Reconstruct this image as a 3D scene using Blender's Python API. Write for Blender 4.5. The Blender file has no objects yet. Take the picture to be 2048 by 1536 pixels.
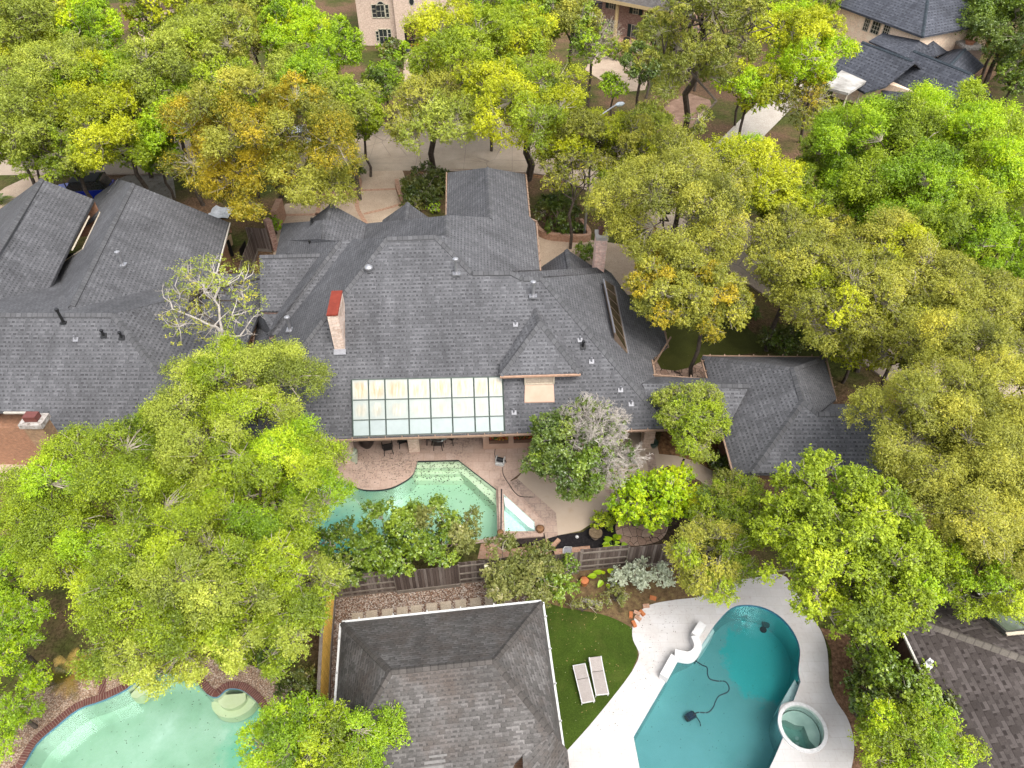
import bpy, bmesh, math, random
import numpy as np
from mathutils import Vector
from mathutils.geometry import tessellate_polygon
D = bpy.data
COL = bpy.context.scene.collection
R = math.radians
# ------------------------------------------------------------ camera, sky, sun
FPX, TILT, CAMH = 1400., R(43.4), 30.
SUN_AZ, SUN_EL = R(148), R(58)          # azimuth clockwise from +Y
sc = bpy.context.scene
cam = D.cameras.new('camera'); camo = D.objects.new('camera', cam); COL.objects.link(camo)
cam.sensor_fit = 'HORIZONTAL'; cam.sensor_width = 36; cam.lens = 36*FPX/2048
cam.clip_start = .5; cam.clip_end = 3000
camo.location = (0, 0, CAMH); camo.rotation_euler = (R(90)-TILT, 0, 0)
sc.camera = camo
w = D.worlds.new('World'); sc.world = w; w.use_nodes = True
nt = w.node_tree; nt.nodes.clear()
sky = nt.nodes.new('ShaderNodeTexSky'); sky.sky_type = 'NISHITA'; sky.sun_disc = False
sky.sun_elevation = SUN_EL; sky.sun_rotation = SUN_AZ; sky.dust_density = 4; sky.air_density = 1.0; sky.ozone_density = .5
hs = nt.nodes.new('ShaderNodeHueSaturation'); hs.inputs['Saturation'].default_value = .3
bg = nt.nodes.new('ShaderNodeBackground'); bg.inputs[1].default_value = .15
ow = nt.nodes.new('ShaderNodeOutputWorld')
nt.links.new(sky.outputs[0], hs.inputs['Color']); nt.links.new(hs.outputs[0], bg.inputs[0]); nt.links.new(bg.outputs[0], ow.inputs[0])
sl = D.lights.new('sun', 'SUN'); so = D.objects.new('sun', sl); COL.objects.link(so)
sl.energy = .65; sl.angle = R(42); sl.color = (1, .95, .87)
so.rotation_euler = (R(90)-SUN_EL, 0, R(180)-SUN_AZ)
so.location = (0, 0, 60)
sc.view_settings.view_transform = 'Standard'; sc.view_settings.look = 'None'
sc.view_settings.gamma = 1; sc.view_settings.exposure = 1.56
sc.cycles.max_bounces = 8; sc.cycles.transparent_max_bounces = 12; sc.cycles.diffuse_bounces = 3
# ------------------------------------------------------------ pixel -> world helpers (2048x1536 survey of the photo)
ct, st = math.cos(TILT), math.sin(TILT)
O = np.array([0, 0, CAMH])
def ray(px, py):
    x = (px-1024)/FPX; y = (768-py)/FPX
    return np.array([x, ct+y*st, -st+y*ct])
def P(px, py, z=0.):
    r = ray(px, py); return O+r*(z-CAMH)/r[2]
def onY(px, py, Y):
    r = ray(px, py); return O+r*Y/r[1]
def pl(pt, up, slope):
    u = np.array([up[0], up[1], 0.]); u /= np.linalg.norm(u)
    n = np.array([-u[0]*slope, -u[1]*slope, 1.]); return (np.array(pt, float), n/np.linalg.norm(n))
def on(p, px, py):
    r = ray(px, py); return O+r*(np.dot(p[0]-O, p[1])/np.dot(r, p[1]))
def mpp(p):                              # metres per survey pixel at a point
    d = np.array(p)-O; return (d[1]*ct-d[2]*st)/FPX
V = lambda *a: np.array(a, float)
# ------------------------------------------------------------ mesh builder
class MB:
    def __init__(s): s.v = []; s.f = []; s.m = []; s.uv = []
    def poly(s, pts, m=0, uv=None):
        pts = [np.array(p, float) for p in pts]; i = len(s.v)
        if uv is None:
            n = np.zeros(3)
            for k in range(len(pts)):
                a, b = pts[k], pts[(k+1) % len(pts)]; n += np.cross(a, b)
            L = np.linalg.norm(n); n = n/L if L > 1e-12 else V(0, 0, 1)
            if abs(n[2]) > .999: h, w2 = V(1, 0, 0), V(0, 1, 0)
            else:
                h = np.cross(V(0, 0, 1), n); h /= np.linalg.norm(h); w2 = np.cross(n, h)
            uv = [(float(p@h), float(p@w2)) for p in pts]
        s.v += [tuple(p) for p in pts]; s.f.append(tuple(range(i, i+len(pts)))); s.m.append(m); s.uv.append(uv)
    def box(s, c, d, rz=0, m=0, rx=0):
        c = V(*c); hx, hy, hz = d[0]/2, d[1]/2, d[2]/2
        cz, sz = math.cos(rz), math.sin(rz); cx, sx = math.cos(rx), math.sin(rx)
        def T(x, y, z):
            y, z = y*cx-z*sx, y*sx+z*cx
            return c+V(x*cz-y*sz, x*sz+y*cz, z)
        q = [T(x*hx, y*hy, z*hz) for x in (-1, 1) for y in (-1, 1) for z in (-1, 1)]
        for f in ((0, 1, 3, 2), (4, 6, 7, 5), (0, 4, 5, 1), (2, 3, 7, 6), (0, 2, 6, 4), (1, 5, 7, 3)): s.poly([q[i] for i in f], m)
    def prism(s, pts, z0, z1, m=0, mside=None, bottom=True):
        pts = ccw(pts); ms = m if mside is None else mside
        s.tess([[(p[0], p[1], z1) for p in pts]], m)
        if bottom: s.tess([[(p[0], p[1], z0) for p in pts]], ms, flip=True)
        n = len(pts)
        for k in range(n):
            a, b = pts[k], pts[(k+1) % n]
            s.poly([(a[0], a[1], z0), (b[0], b[1], z0), (b[0], b[1], z1), (a[0], a[1], z1)], ms)
    def tess(s, loops, m=0, flip=False):
        loops = [[Vector(p) for p in l] for l in loops]; flat = [p for l in loops for p in l]
        for t in tessellate_polygon(loops):
            a, b, c = [np.array(flat[i]) for i in t]
            n = np.cross(b-a, c-a)
            if (n[2] < 0) != flip: b, c = c, b
            s.poly([a, b, c], m)
    def tube(s, path, r, m=0, k=8, cap=True):
        path = [V(*p) for p in path]; n = len(path)
        rr = r if hasattr(r, '__len__') else [r]*n; rings = []; ref = None
        for i in range(n):
            t = path[min(i+1, n-1)]-path[max(i-1, 0)]; t = t/(np.linalg.norm(t)+1e-9)
            if ref is None: ref = V(1, 0, 0) if abs(t[0]) < .8 else V(0, 1, 0)
            a = np.cross(t, ref); a /= np.linalg.norm(a)+1e-9; b = np.cross(t, a); ref = np.cross(a, t)*-1 if False else ref
            rings.append([path[i]+rr[i]*(math.cos(2*math.pi*j/k)*a+math.sin(2*math.pi*j/k)*b) for j in range(k)])
        for i in range(n-1):
            for j in range(k):
                s.poly([rings[i][j], rings[i][(j+1) % k], rings[i+1][(j+1) % k], rings[i+1][j]], m)
        if cap: s.poly(rings[0][::-1], m); s.poly(rings[-1], m)
    def lathe(s, c, prof, m=0, k=20, sx=1, sy=1):
        c = V(*c)
        R_ = [[c+V(r*sx*math.cos(2*math.pi*j/k), r*sy*math.sin(2*math.pi*j/k), z) for j in range(k)] for r, z in prof]
        for i in range(len(R_)-1):
            for j in range(k):
                s.poly([R_[i][j], R_[i][(j+1) % k], R_[i+1][(j+1) % k], R_[i+1][j]], m)
        if prof[-1][0] > 1e-4: s.poly(R_[-1], m)
    def slab(s, pts, th=.2, m=0, ms=0):      # roof plane with a real thickness
        pts = [np.array(p) for p in pts]
        n = np.zeros(3)
        for k in range(len(pts)): n += np.cross(pts[k], pts[(k+1) % len(pts)])
        if n[2] < 0: pts = pts[::-1]
        s.poly(pts, m); lo = [p-V(0, 0, th) for p in pts]
        s.poly(lo[::-1], ms)
        for k in range(len(pts)):
            j = (k+1) % len(pts); s.poly([lo[k], lo[j], pts[j], pts[k]], ms)
    def cap(s, a, b, w=.17, m=0):            # shingle cap along a ridge or hip
        a, b = V(*a), V(*b); t = b-a; L = np.linalg.norm(t); t /= L
        h = np.cross(t, V(0, 0, 1)); h /= np.linalg.norm(h); k = np.linalg.norm(t[:2])
        dr = w*.62; up = V(0, 0, .05)
        A = [a-h*w+up-V(0, 0, dr), a+up+V(0, 0, .02), a+h*w+up-V(0, 0, dr)]; B = [p+t*L for p in A]
        for i in (0, 1): s.poly([A[i], A[i+1], B[i+1], B[i]][::-1], m, [(i*w, 0), (i*w+w, 0), (i*w+w, L), (i*w, L)][::-1])
        for q in (A, B): s.poly([q[0], q[1], q[2]], m)
        for i in (0, 2): s.poly([A[i], B[i], B[i]-up*2, A[i]-up*2], m)
    def build(s, name, mats, parent=None, smooth=False, label=None):
        me = D.meshes.new(name); me.from_pydata(s.v, [], s.f)
        for m in (mats if isinstance(mats, (list, tuple)) else [mats]): me.materials.append(m)
        me.polygons.foreach_set('material_index', s.m)
        uv = me.uv_layers.new(name='UVMap'); uv.data.foreach_set('uv', [c for f in s.uv for q in f for c in q])
        if smooth:
            b = bmesh.new(); b.from_mesh(me); bmesh.ops.remove_doubles(b, verts=b.verts, dist=1e-5); b.to_mesh(me); b.free()
            me.polygons.foreach_set('use_smooth', [True]*len(me.polygons))
        me.update()
        o = D.objects.new(name, me); COL.objects.link(o)
        if parent is not None:
            o.parent = parent; o.location = -V(*parent.location) if parent.rotation_euler.z == 0 and parent.parent is None else (0, 0, 0)
        if label: o['label'] = label
        return o
def ccw(pts):
    a = sum(pts[i][0]*pts[(i+1) % len(pts)][1]-pts[(i+1) % len(pts)][0]*pts[i][1] for i in range(len(pts)))
    return list(pts) if a > 0 else list(pts)[::-1]
def thing(name, label, cat, loc=(0, 0, 0), group=None, rz=0):
    o = D.objects.new(name, None); COL.objects.link(o); o.location = loc; o.rotation_euler = (0, 0, rz); o.empty_display_size = .3
    return tag(o, label, cat, group)
def tag(o, label, cat, group=None):
    o['label'] = label; o['category'] = cat
    if group: o['group'] = group
    return o
def struct(o, kind='structure'): o['kind'] = kind; return o
def copytree(o, loc, rz, label, group=None):
    c = o.copy(); COL.objects.link(c); c.location = loc; c.rotation_euler = (0, 0, rz); c['label'] = label
    if group: c['group'] = group
    for ch in list(o.children):
        k = ch.copy(); COL.objects.link(k); k.parent = c
        for g in list(ch.children):
            q = g.copy(); COL.objects.link(q); q.parent = k
    return c
def smooth(pts, n=6, closed=True):           # Catmull-Rom; a point with a third entry is a corner
    out = []; N = len(pts); p2 = [V(p[0], p[1]) for p in pts]; co = [len(p) > 2 for p in pts]
    for i in range(N if closed else N-1):
        a, b = p2[i], p2[(i+1) % N]; pa, nb = p2[i-1], p2[(i+2) % N]
        if not closed and i == 0: pa = a
        if not closed and i == N-2: nb = b
        ta = V(0, 0) if co[i] else (b-pa)/2; tb = V(0, 0) if co[(i+1) % N] else (nb-a)/2
        if co[i] and co[(i+1) % N]: out.append(tuple(a)); continue
        if co[i]: ta = (b-a)/2
        if co[(i+1) % N]: tb = (b-a)/2
        for k in range(n):
            t = k/n; h = (2*t**3-3*t**2+1, t**3-2*t**2+t, -2*t**3+3*t**2, t**3-t**2)
            out.append(tuple(h[0]*a+h[1]*ta+h[2]*b+h[3]*tb))
    if not closed: out.append(tuple(p2[-1]))
    return out
def px2(pts, z=0., n=0, closed=True):
    if n: pts = smooth(pts, n, closed)
    return [tuple(P(p[0], p[1], z)[:2]) for p in pts]
def offset(pts, d):                          # outward for a ccw loop
    pts = [V(*p[:2]) for p in ccw(pts)]; out = []; N = len(pts)
    for i in range(N):
        t = pts[(i+1) % N]-pts[i-1]; t /= np.linalg.norm(t)+1e-9; out.append(tuple(pts[i]+d*V(t[1], -t[0])))
    return out
# ------------------------------------------------------------ materials
def mat(name, rough=.7, spec=.3):
    m = D.materials.new(name); m.use_nodes = True; n = m.node_tree; b = n.nodes['Principled BSDF']
    b.inputs['Roughness'].default_value = rough; b.inputs['Specular IOR Level'].default_value = spec
    return m, n, b
class G:
    """small node-graph helper"""
    def __init__(s, n): s.n = n; s.uv = None; s.ob = None
    def N(s, t, **k):
        d = s.n.nodes.new(t)
        for a, v in k.items(): setattr(d, a, v)
        return d
    def L(s, a, b): s.n.links.new(a, b)
    def UV(s):
        if s.uv is None: s.uv = s.N('ShaderNodeTexCoord').outputs['UV']
        return s.uv
    def OB(s):
        if s.ob is None: s.ob = s.N('ShaderNodeNewGeometry').outputs['Position']
        return s.ob
    def val(s, x, sock):
        if isinstance(x, (int, float)): sock.default_value = x
        elif isinstance(x, (tuple, list)): sock.default_value = tuple(x)+((1,) if len(x) == 3 and len(sock.default_value) == 4 else ())
        else: s.L(x, sock)
    def M(s, op, a, b=0., c=None):
        d = s.N('ShaderNodeMath', operation=op); s.val(a, d.inputs[0]); s.val(b, d.inputs[1])
        if c is not None: s.val(c, d.inputs[2])
        return d.outputs[0]
    def mix(s, f, a, b, mode='MIX'):
        d = s.N('ShaderNodeMix', data_type='RGBA', blend_type=mode); s.val(f, d.inputs[0]); s.val(a, d.inputs[6]); s.val(b, d.inputs[7]); return d.outputs[2]
    def noise(s, scale, vec=None, detail=4, rough=.6, out='Fac'):
        d = s.N('ShaderNodeTexNoise'); d.inputs['Scale'].default_value = scale; d.inputs['Detail'].default_value = detail; d.inputs['Roughness'].default_value = rough
        s.L(vec if vec is not None else s.OB(), d.inputs['Vector']); return d.outputs[out]
    def vor(s, scale, vec=None, feat='F1', out='Distance', rnd=1.):
        d = s.N('ShaderNodeTexVoronoi', feature=feat); d.inputs['Scale'].default_value = scale; d.inputs['Randomness'].default_value = rnd
        s.L(vec if vec is not None else s.OB(), d.inputs['Vector']); return d.outputs[out]
    def ramp(s, f, stops):
        d = s.N('ShaderNodeValToRGB'); e = d.color_ramp.elements
        while len(e) < len(stops): e.new(.5)
        for x, (p, c) in zip(e, stops): x.position = p; x.color = (c if hasattr(c, '__len__') else (c, c, c))+((1,) if not hasattr(c, '__len__') or len(c) == 3 else ())
        s.L(f, d.inputs[0]); return d.outputs[0]
    def sep(s, v):
        d = s.N('ShaderNodeSeparateXYZ'); s.L(v, d.inputs[0]); return d.outputs
    def comb(s, x, y, z=0.):
        d = s.N('ShaderNodeCombineXYZ'); s.val(x, d.inputs[0]); s.val(y, d.inputs[1]); s.val(z, d.inputs[2]); return d.outputs[0]
    def bump(s, h, b, strength=.4, dist=.02):
        d = s.N('ShaderNodeBump'); d.inputs['Strength'].default_value = strength; d.inputs['Distance'].default_value = dist
        s.L(h, d.inputs['Height']); s.L(d.outputs[0], b.inputs['Normal'])
def shingle(name, dark, mid, light, row=.3, tab=.36, warm=None, dash=.75):
    m, n, b = mat(name, .9, .15); g = G(n); u, v, _ = g.sep(g.UV())
    r = g.M('FLOOR', g.M('DIVIDE', v, row)); fv = g.M('FRACT', g.M('DIVIDE', v, row))
    wn = g.N('ShaderNodeTexWhiteNoise', noise_dimensions='1D'); g.L(r, wn.inputs['W'])
    uu = g.M('ADD', g.M('DIVIDE', u, tab), g.M('ADD', g.M('MULTIPLY', r, .5), g.M('MULTIPLY', wn.outputs[0], .35)))
    cu = g.M('FLOOR', uu); fu = g.M('FRACT', uu)
    w2 = g.N('ShaderNodeTexWhiteNoise', noise_dimensions='2D'); g.L(g.comb(cu, r), w2.inputs['Vector']); t = w2.outputs[0]
    d = g.M('MULTIPLY', g.M('LESS_THAN', fu, g.M('ADD', .12, g.M('MULTIPLY', t, .72))), g.M('LESS_THAN', g.M('ABSOLUTE', g.M('SUBTRACT', fv, .3)), .2))
    big = g.noise(.35, None, 3); fine = g.noise(22, g.UV(), 2)
    base = g.ramp(t, [(0, mid), (.55, tuple((x+y)/2 for x, y in zip(mid, light))), (1, light)])
    if warm: base = g.mix(g.ramp(g.noise(.8, None, 5), [(.45, 0.), (.7, 1.)]), base, warm)
    w3 = g.N('ShaderNodeTexWhiteNoise', noise_dimensions='2D'); g.L(g.comb(g.M('ADD', cu, 31.7), r), w3.inputs['Vector'])
    c = g.mix(g.M('MULTIPLY', d, g.M('ADD', dash*.45, g.M('MULTIPLY', w3.outputs[0], dash*.65))), base, dark)
    line = g.M('LESS_THAN', fv, .1)
    c = g.mix(g.M('MULTIPLY', line, .45), c, dark)
    c = g.mix(1., c, g.ramp(big, [(.3, .8), (.7, 1.18)]), 'MULTIPLY')
    c = g.mix(1., c, g.ramp(fine, [(.2, .75), (.8, 1.25)]), 'MULTIPLY')
    streak = g.noise(1., g.comb(g.M('MULTIPLY', u, 1.6), g.M('MULTIPLY', v, .16)), 4)
    c = g.mix(1., c, g.ramp(streak, [(.28, .82), (.72, 1.16)]), 'MULTIPLY')
    g.L(c, b.inputs['Base Color']); g.bump(g.M('SUBTRACT', fv, g.M('MULTIPLY', d, .5)), b, .35, .02)
    return m
def capmat(name, dark, light):
    m, n, b = mat(name, .9, .15); g = G(n); u, v, _ = g.sep(g.UV())
    k = g.M('DIVIDE', v, .28); wn = g.N('ShaderNodeTexWhiteNoise', noise_dimensions='1D'); g.L(g.M('FLOOR', k), wn.inputs['W'])
    c = g.mix(wn.outputs[0], light, tuple(x*.7 for x in light))
    e = g.M('LESS_THAN', g.M('FRACT', k), .16)
    c = g.mix(g.M('MULTIPLY', e, .45), c, dark)
    c = g.mix(1., c, g.ramp(g.noise(20), [(.2, .75), (.8, 1.25)]), 'MULTIPLY')
    g.L(c, b.inputs['Base Color']); return m
def brickmat(name, c1, c2, mortar, bw=.22, bh=.075, stain=None):
    m, n, b = mat(name, .85, .2); g = G(n)
    t = g.N('ShaderNodeTexBrick'); g.L(g.UV(), t.inputs['Vector']); t.inputs['Scale'].default_value = 1
    t.inputs['Brick Width'].default_value = bw; t.inputs['Row Height'].default_value = bh; t.inputs['Mortar Size'].default_value = .008
    g.val(c1, t.inputs['Color1']); g.val(c2, t.inputs['Color2']); g.val(mortar, t.inputs['Mortar'])
    c = g.mix(1., t.outputs[0], g.ramp(g.noise(6, g.UV(), 5), [(.25, .7), (.75, 1.25)]), 'MULTIPLY')
    if stain: c = g.mix(g.ramp(g.noise(1.3, None, 6), [(.5, 0.), (.68, .8)]), c, stain)
    g.L(c, b.inputs['Base Color']); g.bump(t.outputs[1], b, -.4, .01); return m
def noisemat(name, stops, scale=3, detail=6, rough=.85, fine=0, bump=.3, spec=.2, mask2=None):
    m, n, b = mat(name, rough, spec); g = G(n)
    c = g.ramp(g.noise(scale, None, detail, .65), stops)
    if fine: c = g.mix(1., c, g.ramp(g.noise(fine, None, 3, .7), [(.25, .6), (.75, 1.4)]), 'MULTIPLY')
    if mask2: c = g.mix(g.ramp(g.noise(mask2[0], None, 5), [(mask2[1], 0.), (mask2[2], 1.)]), c, mask2[3])
    g.L(c, b.inputs['Base Color'])
    if bump: g.bump(g.noise(fine or scale*6, None, 4), b, bump, .03)
    return m
def plain(name, c, rough=.5, spec=.4, metal=0, var=.15, scale=8):
    m, n, b = mat(name, rough, spec); g = G(n); b.inputs['Metallic'].default_value = metal
    g.L(g.mix(1., c, g.ramp(g.noise(scale, None, 4), [(.3, 1-var), (.7, 1+var)]), 'MULTIPLY'), b.inputs['Base Color']); return m
def plankmat(name, c1, c2, c3, w=.14, along='v'):
    m, n, b = mat(name, .85, .2); g = G(n); u, v, _ = g.sep(g.UV())
    k = g.M('DIVIDE', u if along == 'v' else v, w); o = v if along == 'v' else u
    wn = g.N('ShaderNodeTexWhiteNoise', noise_dimensions='1D'); g.L(g.M('FLOOR', k), wn.inputs['W'])
    c = g.ramp(wn.outputs[0], [(0, c1), (.5, c2), (1, c3)])
    c = g.mix(1., c, g.ramp(g.noise(1, g.comb(g.M('MULTIPLY', k, 6), g.M('MULTIPLY', o, 1.5)), 5), [(.25, .55), (.75, 1.4)]), 'MULTIPLY')
    c = g.mix(g.M('MULTIPLY', g.M('LESS_THAN', g.M('FRACT', k), .08), .8), c, (.01, .008, .006))
    g.L(c, b.inputs['Base Color']); return m
def pavemat(name, cols, bw, bh, gap=.012, joint=(.1, .07, .05), stain=(.06, .05, .045), st_lo=.56, st_hi=.72, off=.5):
    m, n, b = mat(name, .75, .25); g = G(n)
    t = g.N('ShaderNodeTexBrick'); t.offset = off; g.L(g.OB(), t.inputs['Vector']); t.inputs['Scale'].default_value = 1
    t.inputs['Brick Width'].default_value = bw; t.inputs['Row Height'].default_value = bh; t.inputs['Mortar Size'].default_value = gap
    g.val(cols[0], t.inputs['Color1']); g.val(cols[1], t.inputs['Color2']); g.val(joint, t.inputs['Mortar'])
    c = g.mix(g.ramp(g.noise(.9, None, 6), [(.35, 0.), (.65, 1.)]), t.outputs[0], cols[2])
    c = g.mix(g.M('MULTIPLY', g.M('SUBTRACT', 1., t.outputs[1]), 0.), c, joint)
    c = g.mix(g.M('MULTIPLY', t.outputs[1], .7), c, joint)
    c = g.mix(1., c, g.ramp(g.noise(9, None, 5, .7), [(.25, .84 if gap > .006 else .95), (.75, 1.14 if gap > .006 else 1.04)]), 'MULTIPLY')
    s = g.M('MULTIPLY', g.ramp(g.noise(.45, None, 3), [(.45, .1), (.62, 1.)]), g.ramp(g.noise(7, None, 5, .75), [(st_lo, 0.), (st_hi, .8)]))
    c = g.mix(s, c, stain)
    g.L(c, b.inputs['Base Color']); return m
def leafmat(name, stops, transl=.3):
    m = D.materials.new(name); m.use_nodes = True; n = m.node_tree; n.nodes.clear(); g = G(n)
    at = g.N('ShaderNodeAttribute'); at.attribute_name = 'tint'
    c = g.ramp(at.outputs['Fac'], stops)
    d = g.N('ShaderNodeBsdfDiffuse'); t = g.N('ShaderNodeBsdfTranslucent'); gl = g.N('ShaderNodeBsdfGlossy'); gl.inputs['Roughness'].default_value = .45
    g.L(c, d.inputs[0]); g.L(g.mix(1., c, (1.15, 1.1, .5), 'MULTIPLY'), t.inputs[0]); gl.inputs[0].default_value = (.9, .95, .85, 1); gl.inputs['Roughness'].default_value = .35 if transl < .25 else .5
    a = g.N('ShaderNodeMixShader'); a.inputs[0].default_value = transl; g.L(d.outputs[0], a.inputs[1]); g.L(t.outputs[0], a.inputs[2])
    e = g.N('ShaderNodeMixShader'); e.inputs[0].default_value = .045 if transl < .25 else .03; g.L(a.outputs[0], e.inputs[1]); g.L(gl.outputs[0], e.inputs[2])
    o = g.N('ShaderNodeOutputMaterial'); g.L(e.outputs[0], o.inputs[0]); return m
def watermat(name, tint, absorb, density):
    m = D.materials.new(name); m.use_nodes = True; n = m.node_tree; n.nodes.clear(); g = G(n)
    tr = g.N('ShaderNodeBsdfTransparent'); g.val(tint, tr.inputs[0])
    gl = g.N('ShaderNodeBsdfGlossy'); gl.inputs['Roughness'].default_value = .03
    bp = g.N('ShaderNodeBump'); bp.inputs['Strength'].default_value = .35; bp.inputs['Distance'].default_value = .03
    g.L(g.noise(2.2, None, 3), bp.inputs['Height']); g.L(bp.outputs[0], gl.inputs['Normal'])
    fr = g.N('ShaderNodeFresnel'); fr.inputs[0].default_value = 1.33; g.L(bp.outputs[0], fr.inputs['Normal'])
    mx = g.N('ShaderNodeMixShader'); g.L(g.M('MULTIPLY', fr.outputs[0], .8), mx.inputs[0]); g.L(tr.outputs[0], mx.inputs[1]); g.L(gl.outputs[0], mx.inputs[2])
    va = g.N('ShaderNodeVolumeAbsorption'); g.val(absorb, va.inputs[0]); va.inputs[1].default_value = density
    o = g.N('ShaderNodeOutputMaterial'); g.L(mx.outputs[0], o.inputs[0]); g.L(va.outputs[0], o.inputs[1]); return m
def glassmat(name, c, rough=.08):
    m, n, b = mat(name, rough, .8); g = G(n)
    g.L(g.mix(1., c, g.ramp(g.noise(3), [(.3, .8), (.7, 1.2)]), 'MULTIPLY'), b.inputs['Base Color']); return m
SH = shingle('grey_shingle', (.04, .04, .043), (.12, .12, .127), (.18, .18, .19), row=.215, tab=.235, dash=.7)
SHC = capmat('grey_shingle_cap', (.03, .03, .032), (.165, .165, .172))
SH2 = shingle('weathered_shingle', (.05, .047, .045), (.115, .107, .1), (.23, .215, .205), row=.15, tab=.24, warm=(.14, .115, .1), dash=.6)
SHC2 = capmat('weathered_shingle_cap', (.05, .045, .042), (.2, .18, .165))
SH3 = shingle('brown_shingle', (.03, .022, .02), (.095, .078, .072), (.2, .17, .16), row=.26, tab=.3, dash=.7)
SHC3 = capmat('brown_shingle_cap', (.06, .05, .045), (.24, .21, .18))
SH4 = shingle('blue_grey_shingle', (.022, .024, .03), (.06, .064, .078), (.1, .106, .125), row=.36, tab=.45)
FAS = plain('fascia', (.24, .17, .12), .6)
COPPER = plain('copper_gutter', (.4, .27, .19), .55, .4, .2)
WHITE = plain('white_paint', (.75, .75, .72), .45)
PALE = plain('pale_trim', (.6, .52, .4), .6)
TANW = brickmat('cream_brick', (.62, .46, .34), (.55, .4, .29), (.6, .48, .37), stain=(.62, .52, .4))
BRICK = brickmat('washed_brick', (.42, .2, .15), (.55, .36, .28), (.55, .48, .42), stain=(.6, .52, .45))
BRICKO = brickmat('orange_brick', (.42, .2, .11), (.34, .16, .09), (.4, .28, .2))
BRICKB = brickmat('brown_brick', (.3, .16, .1), (.22, .11, .07), (.3, .22, .16))
BRICKP = brickmat('tan_pink_brick', (.5, .36, .28), (.62, .47, .37), (.6, .5, .42))
BRICKR = brickmat('mottled_red_brick', (.3, .13, .1), (.5, .32, .25), (.45, .36, .3))
BRPAVE = brickmat('paving_brick', (.45, .24, .15), (.55, .33, .22), (.45, .34, .26), .2, .1)
COPEB = brickmat('coping_brick', (.12, .045, .035), (.17, .07, .055), (.3, .22, .18), .1, 5.)
STUC = noisemat('pink_stucco', [(.3, (.46, .3, .22)), (.7, (.56, .38, .28))], 2, bump=.1)
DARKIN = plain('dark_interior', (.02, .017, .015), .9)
WIN = glassmat('window_glass', (.03, .035, .04))
RED = noisemat('red_cap_paint', [(.3, (.2, .033, .018)), (.6, (.27, .045, .025)), (.75, (.3, .09, .06))], 3, rough=.55, bump=0)
STEEL = plain('galvanised_steel', (.5, .5, .52), .35, .5, .7)
BLACK = plain('black_metal', (.015, .015, .016), .5)
LEADM = plain('lead_flashing', (.28, .28, .3), .5, .4, .2)
FEN = plankmat('grey_fence_wood', (.065, .047, .04), (.11, .083, .07), (.18, .15, .132))
FENY = plankmat('new_cedar_wood', (.5, .3, .06), (.56, .35, .08), (.45, .26, .05), .14)
FENC = plankmat('red_cedar_wood', (.3, .13, .06), (.36, .17, .08), (.24, .1, .05), .15)
RAIL = noisemat('rail_wood', [(.3, (.17, .14, .115)), (.7, (.28, .24, .2))], 4, bump=.2)
SOIL = noisemat('mulch', [(.35, (.018, .013, .012)), (.6, (.045, .032, .028)), (.75, (.11, .08, .065))], 7, 7, fine=30)
# ------------------------------------------------------------ outlines measured from the photo
pool_main = px2([(835, 922, 1), (917, 920, 1), (992, 978, 1), (995, 1072, 1), (962, 1079, 1), (880, 1090), (780, 1105), (680, 1108), (620, 1075), (596, 1020), (615, 985), (650, 968), (680, 962), (697, 968), (722, 978), (750, 980), (780, 976), (808, 963), (826, 948)], 0, 5)
spa_tri = px2([(1007, 988), (1069, 1044), (1070, 1062), (1010, 1062)], .38)
spa_ring = px2([(996, 974), (1012, 968), (1086, 1044), (1087, 1072), (1000, 1079)], .38)
pool_left = px2([(20, 1560), (44, 1536), (72, 1489), (113, 1452), (157, 1418), (205, 1401), (253, 1378), (284, 1352), (330, 1340), (380, 1352), (413, 1387), (434, 1394), (451, 1380), (468, 1377), (489, 1383), (516, 1407), (533, 1438), (537, 1462), (525, 1510), (490, 1575), (300, 1650), (60, 1640)], 0, 3)
pool_right = px2([(1267, 1474, 1), (1334, 1359), (1356, 1320), (1395, 1300), (1429, 1251), (1462, 1217), (1493, 1210), (1529, 1216), (1562, 1235), (1588, 1266), (1600, 1300), (1597, 1341), (1601, 1364, 1), (1587, 1402, 1), (1562, 1411), (1556, 1440), (1566, 1475, 1), (1539, 1536), (1490, 1620, 1), (1300, 1620, 1), (1279, 1536, 1)], 0, 4)
spc = P(1606, 1453, .12)
spa_round = [(spc[0]+.84*math.cos(a), spc[1]+.86*math.sin(a)) for a in np.linspace(0, 2*math.pi, 40)[:-1]]
Z0 = lambda pts, z=0: [(p[0], p[1], z) for p in pts]
def sheet(name, pts, z, m, holes=(), kind='structure'):
    b = MB(); b.tess([Z0(pts, z)]+[Z0(h, z) for h in holes]); o = b.build(name, m); return struct(o, kind)
# ------------------------------------------------------------ ground, roads, paths
def ground_mat():
    m, n, b = mat('leafy_lawn', .95, .1); g = G(n)
    grass = g.ramp(g.noise(3, None, 7, .7), [(.3, (.03, .032, .008)), (.55, (.07, .08, .018)), (.75, (.13, .13, .04))])
    lit = g.ramp(g.noise(5, None, 8, .75), [(.3, (.05, .03, .018)), (.5, (.14, .085, .05)), (.7, (.27, .17, .1))])
    c = g.mix(g.ramp(g.noise(.16, None, 5, .6), [(.42, 0.), (.58, 1.)]), grass, lit)
    c = g.mix(1., c, g.ramp(g.vor(9), [(0, .6), (.6, 1.3)]), 'MULTIPLY')
    g.L(c, b.inputs['Base Color']); g.bump(g.noise(14, None, 5), b, .5, .05); return m
sheet('ground', [(-400, -60), (400, -60), (400, 700), (-400, 700)], 0, ground_mat(), [pool_main, spa_tri, pool_left, pool_right, spa_round])
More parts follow.
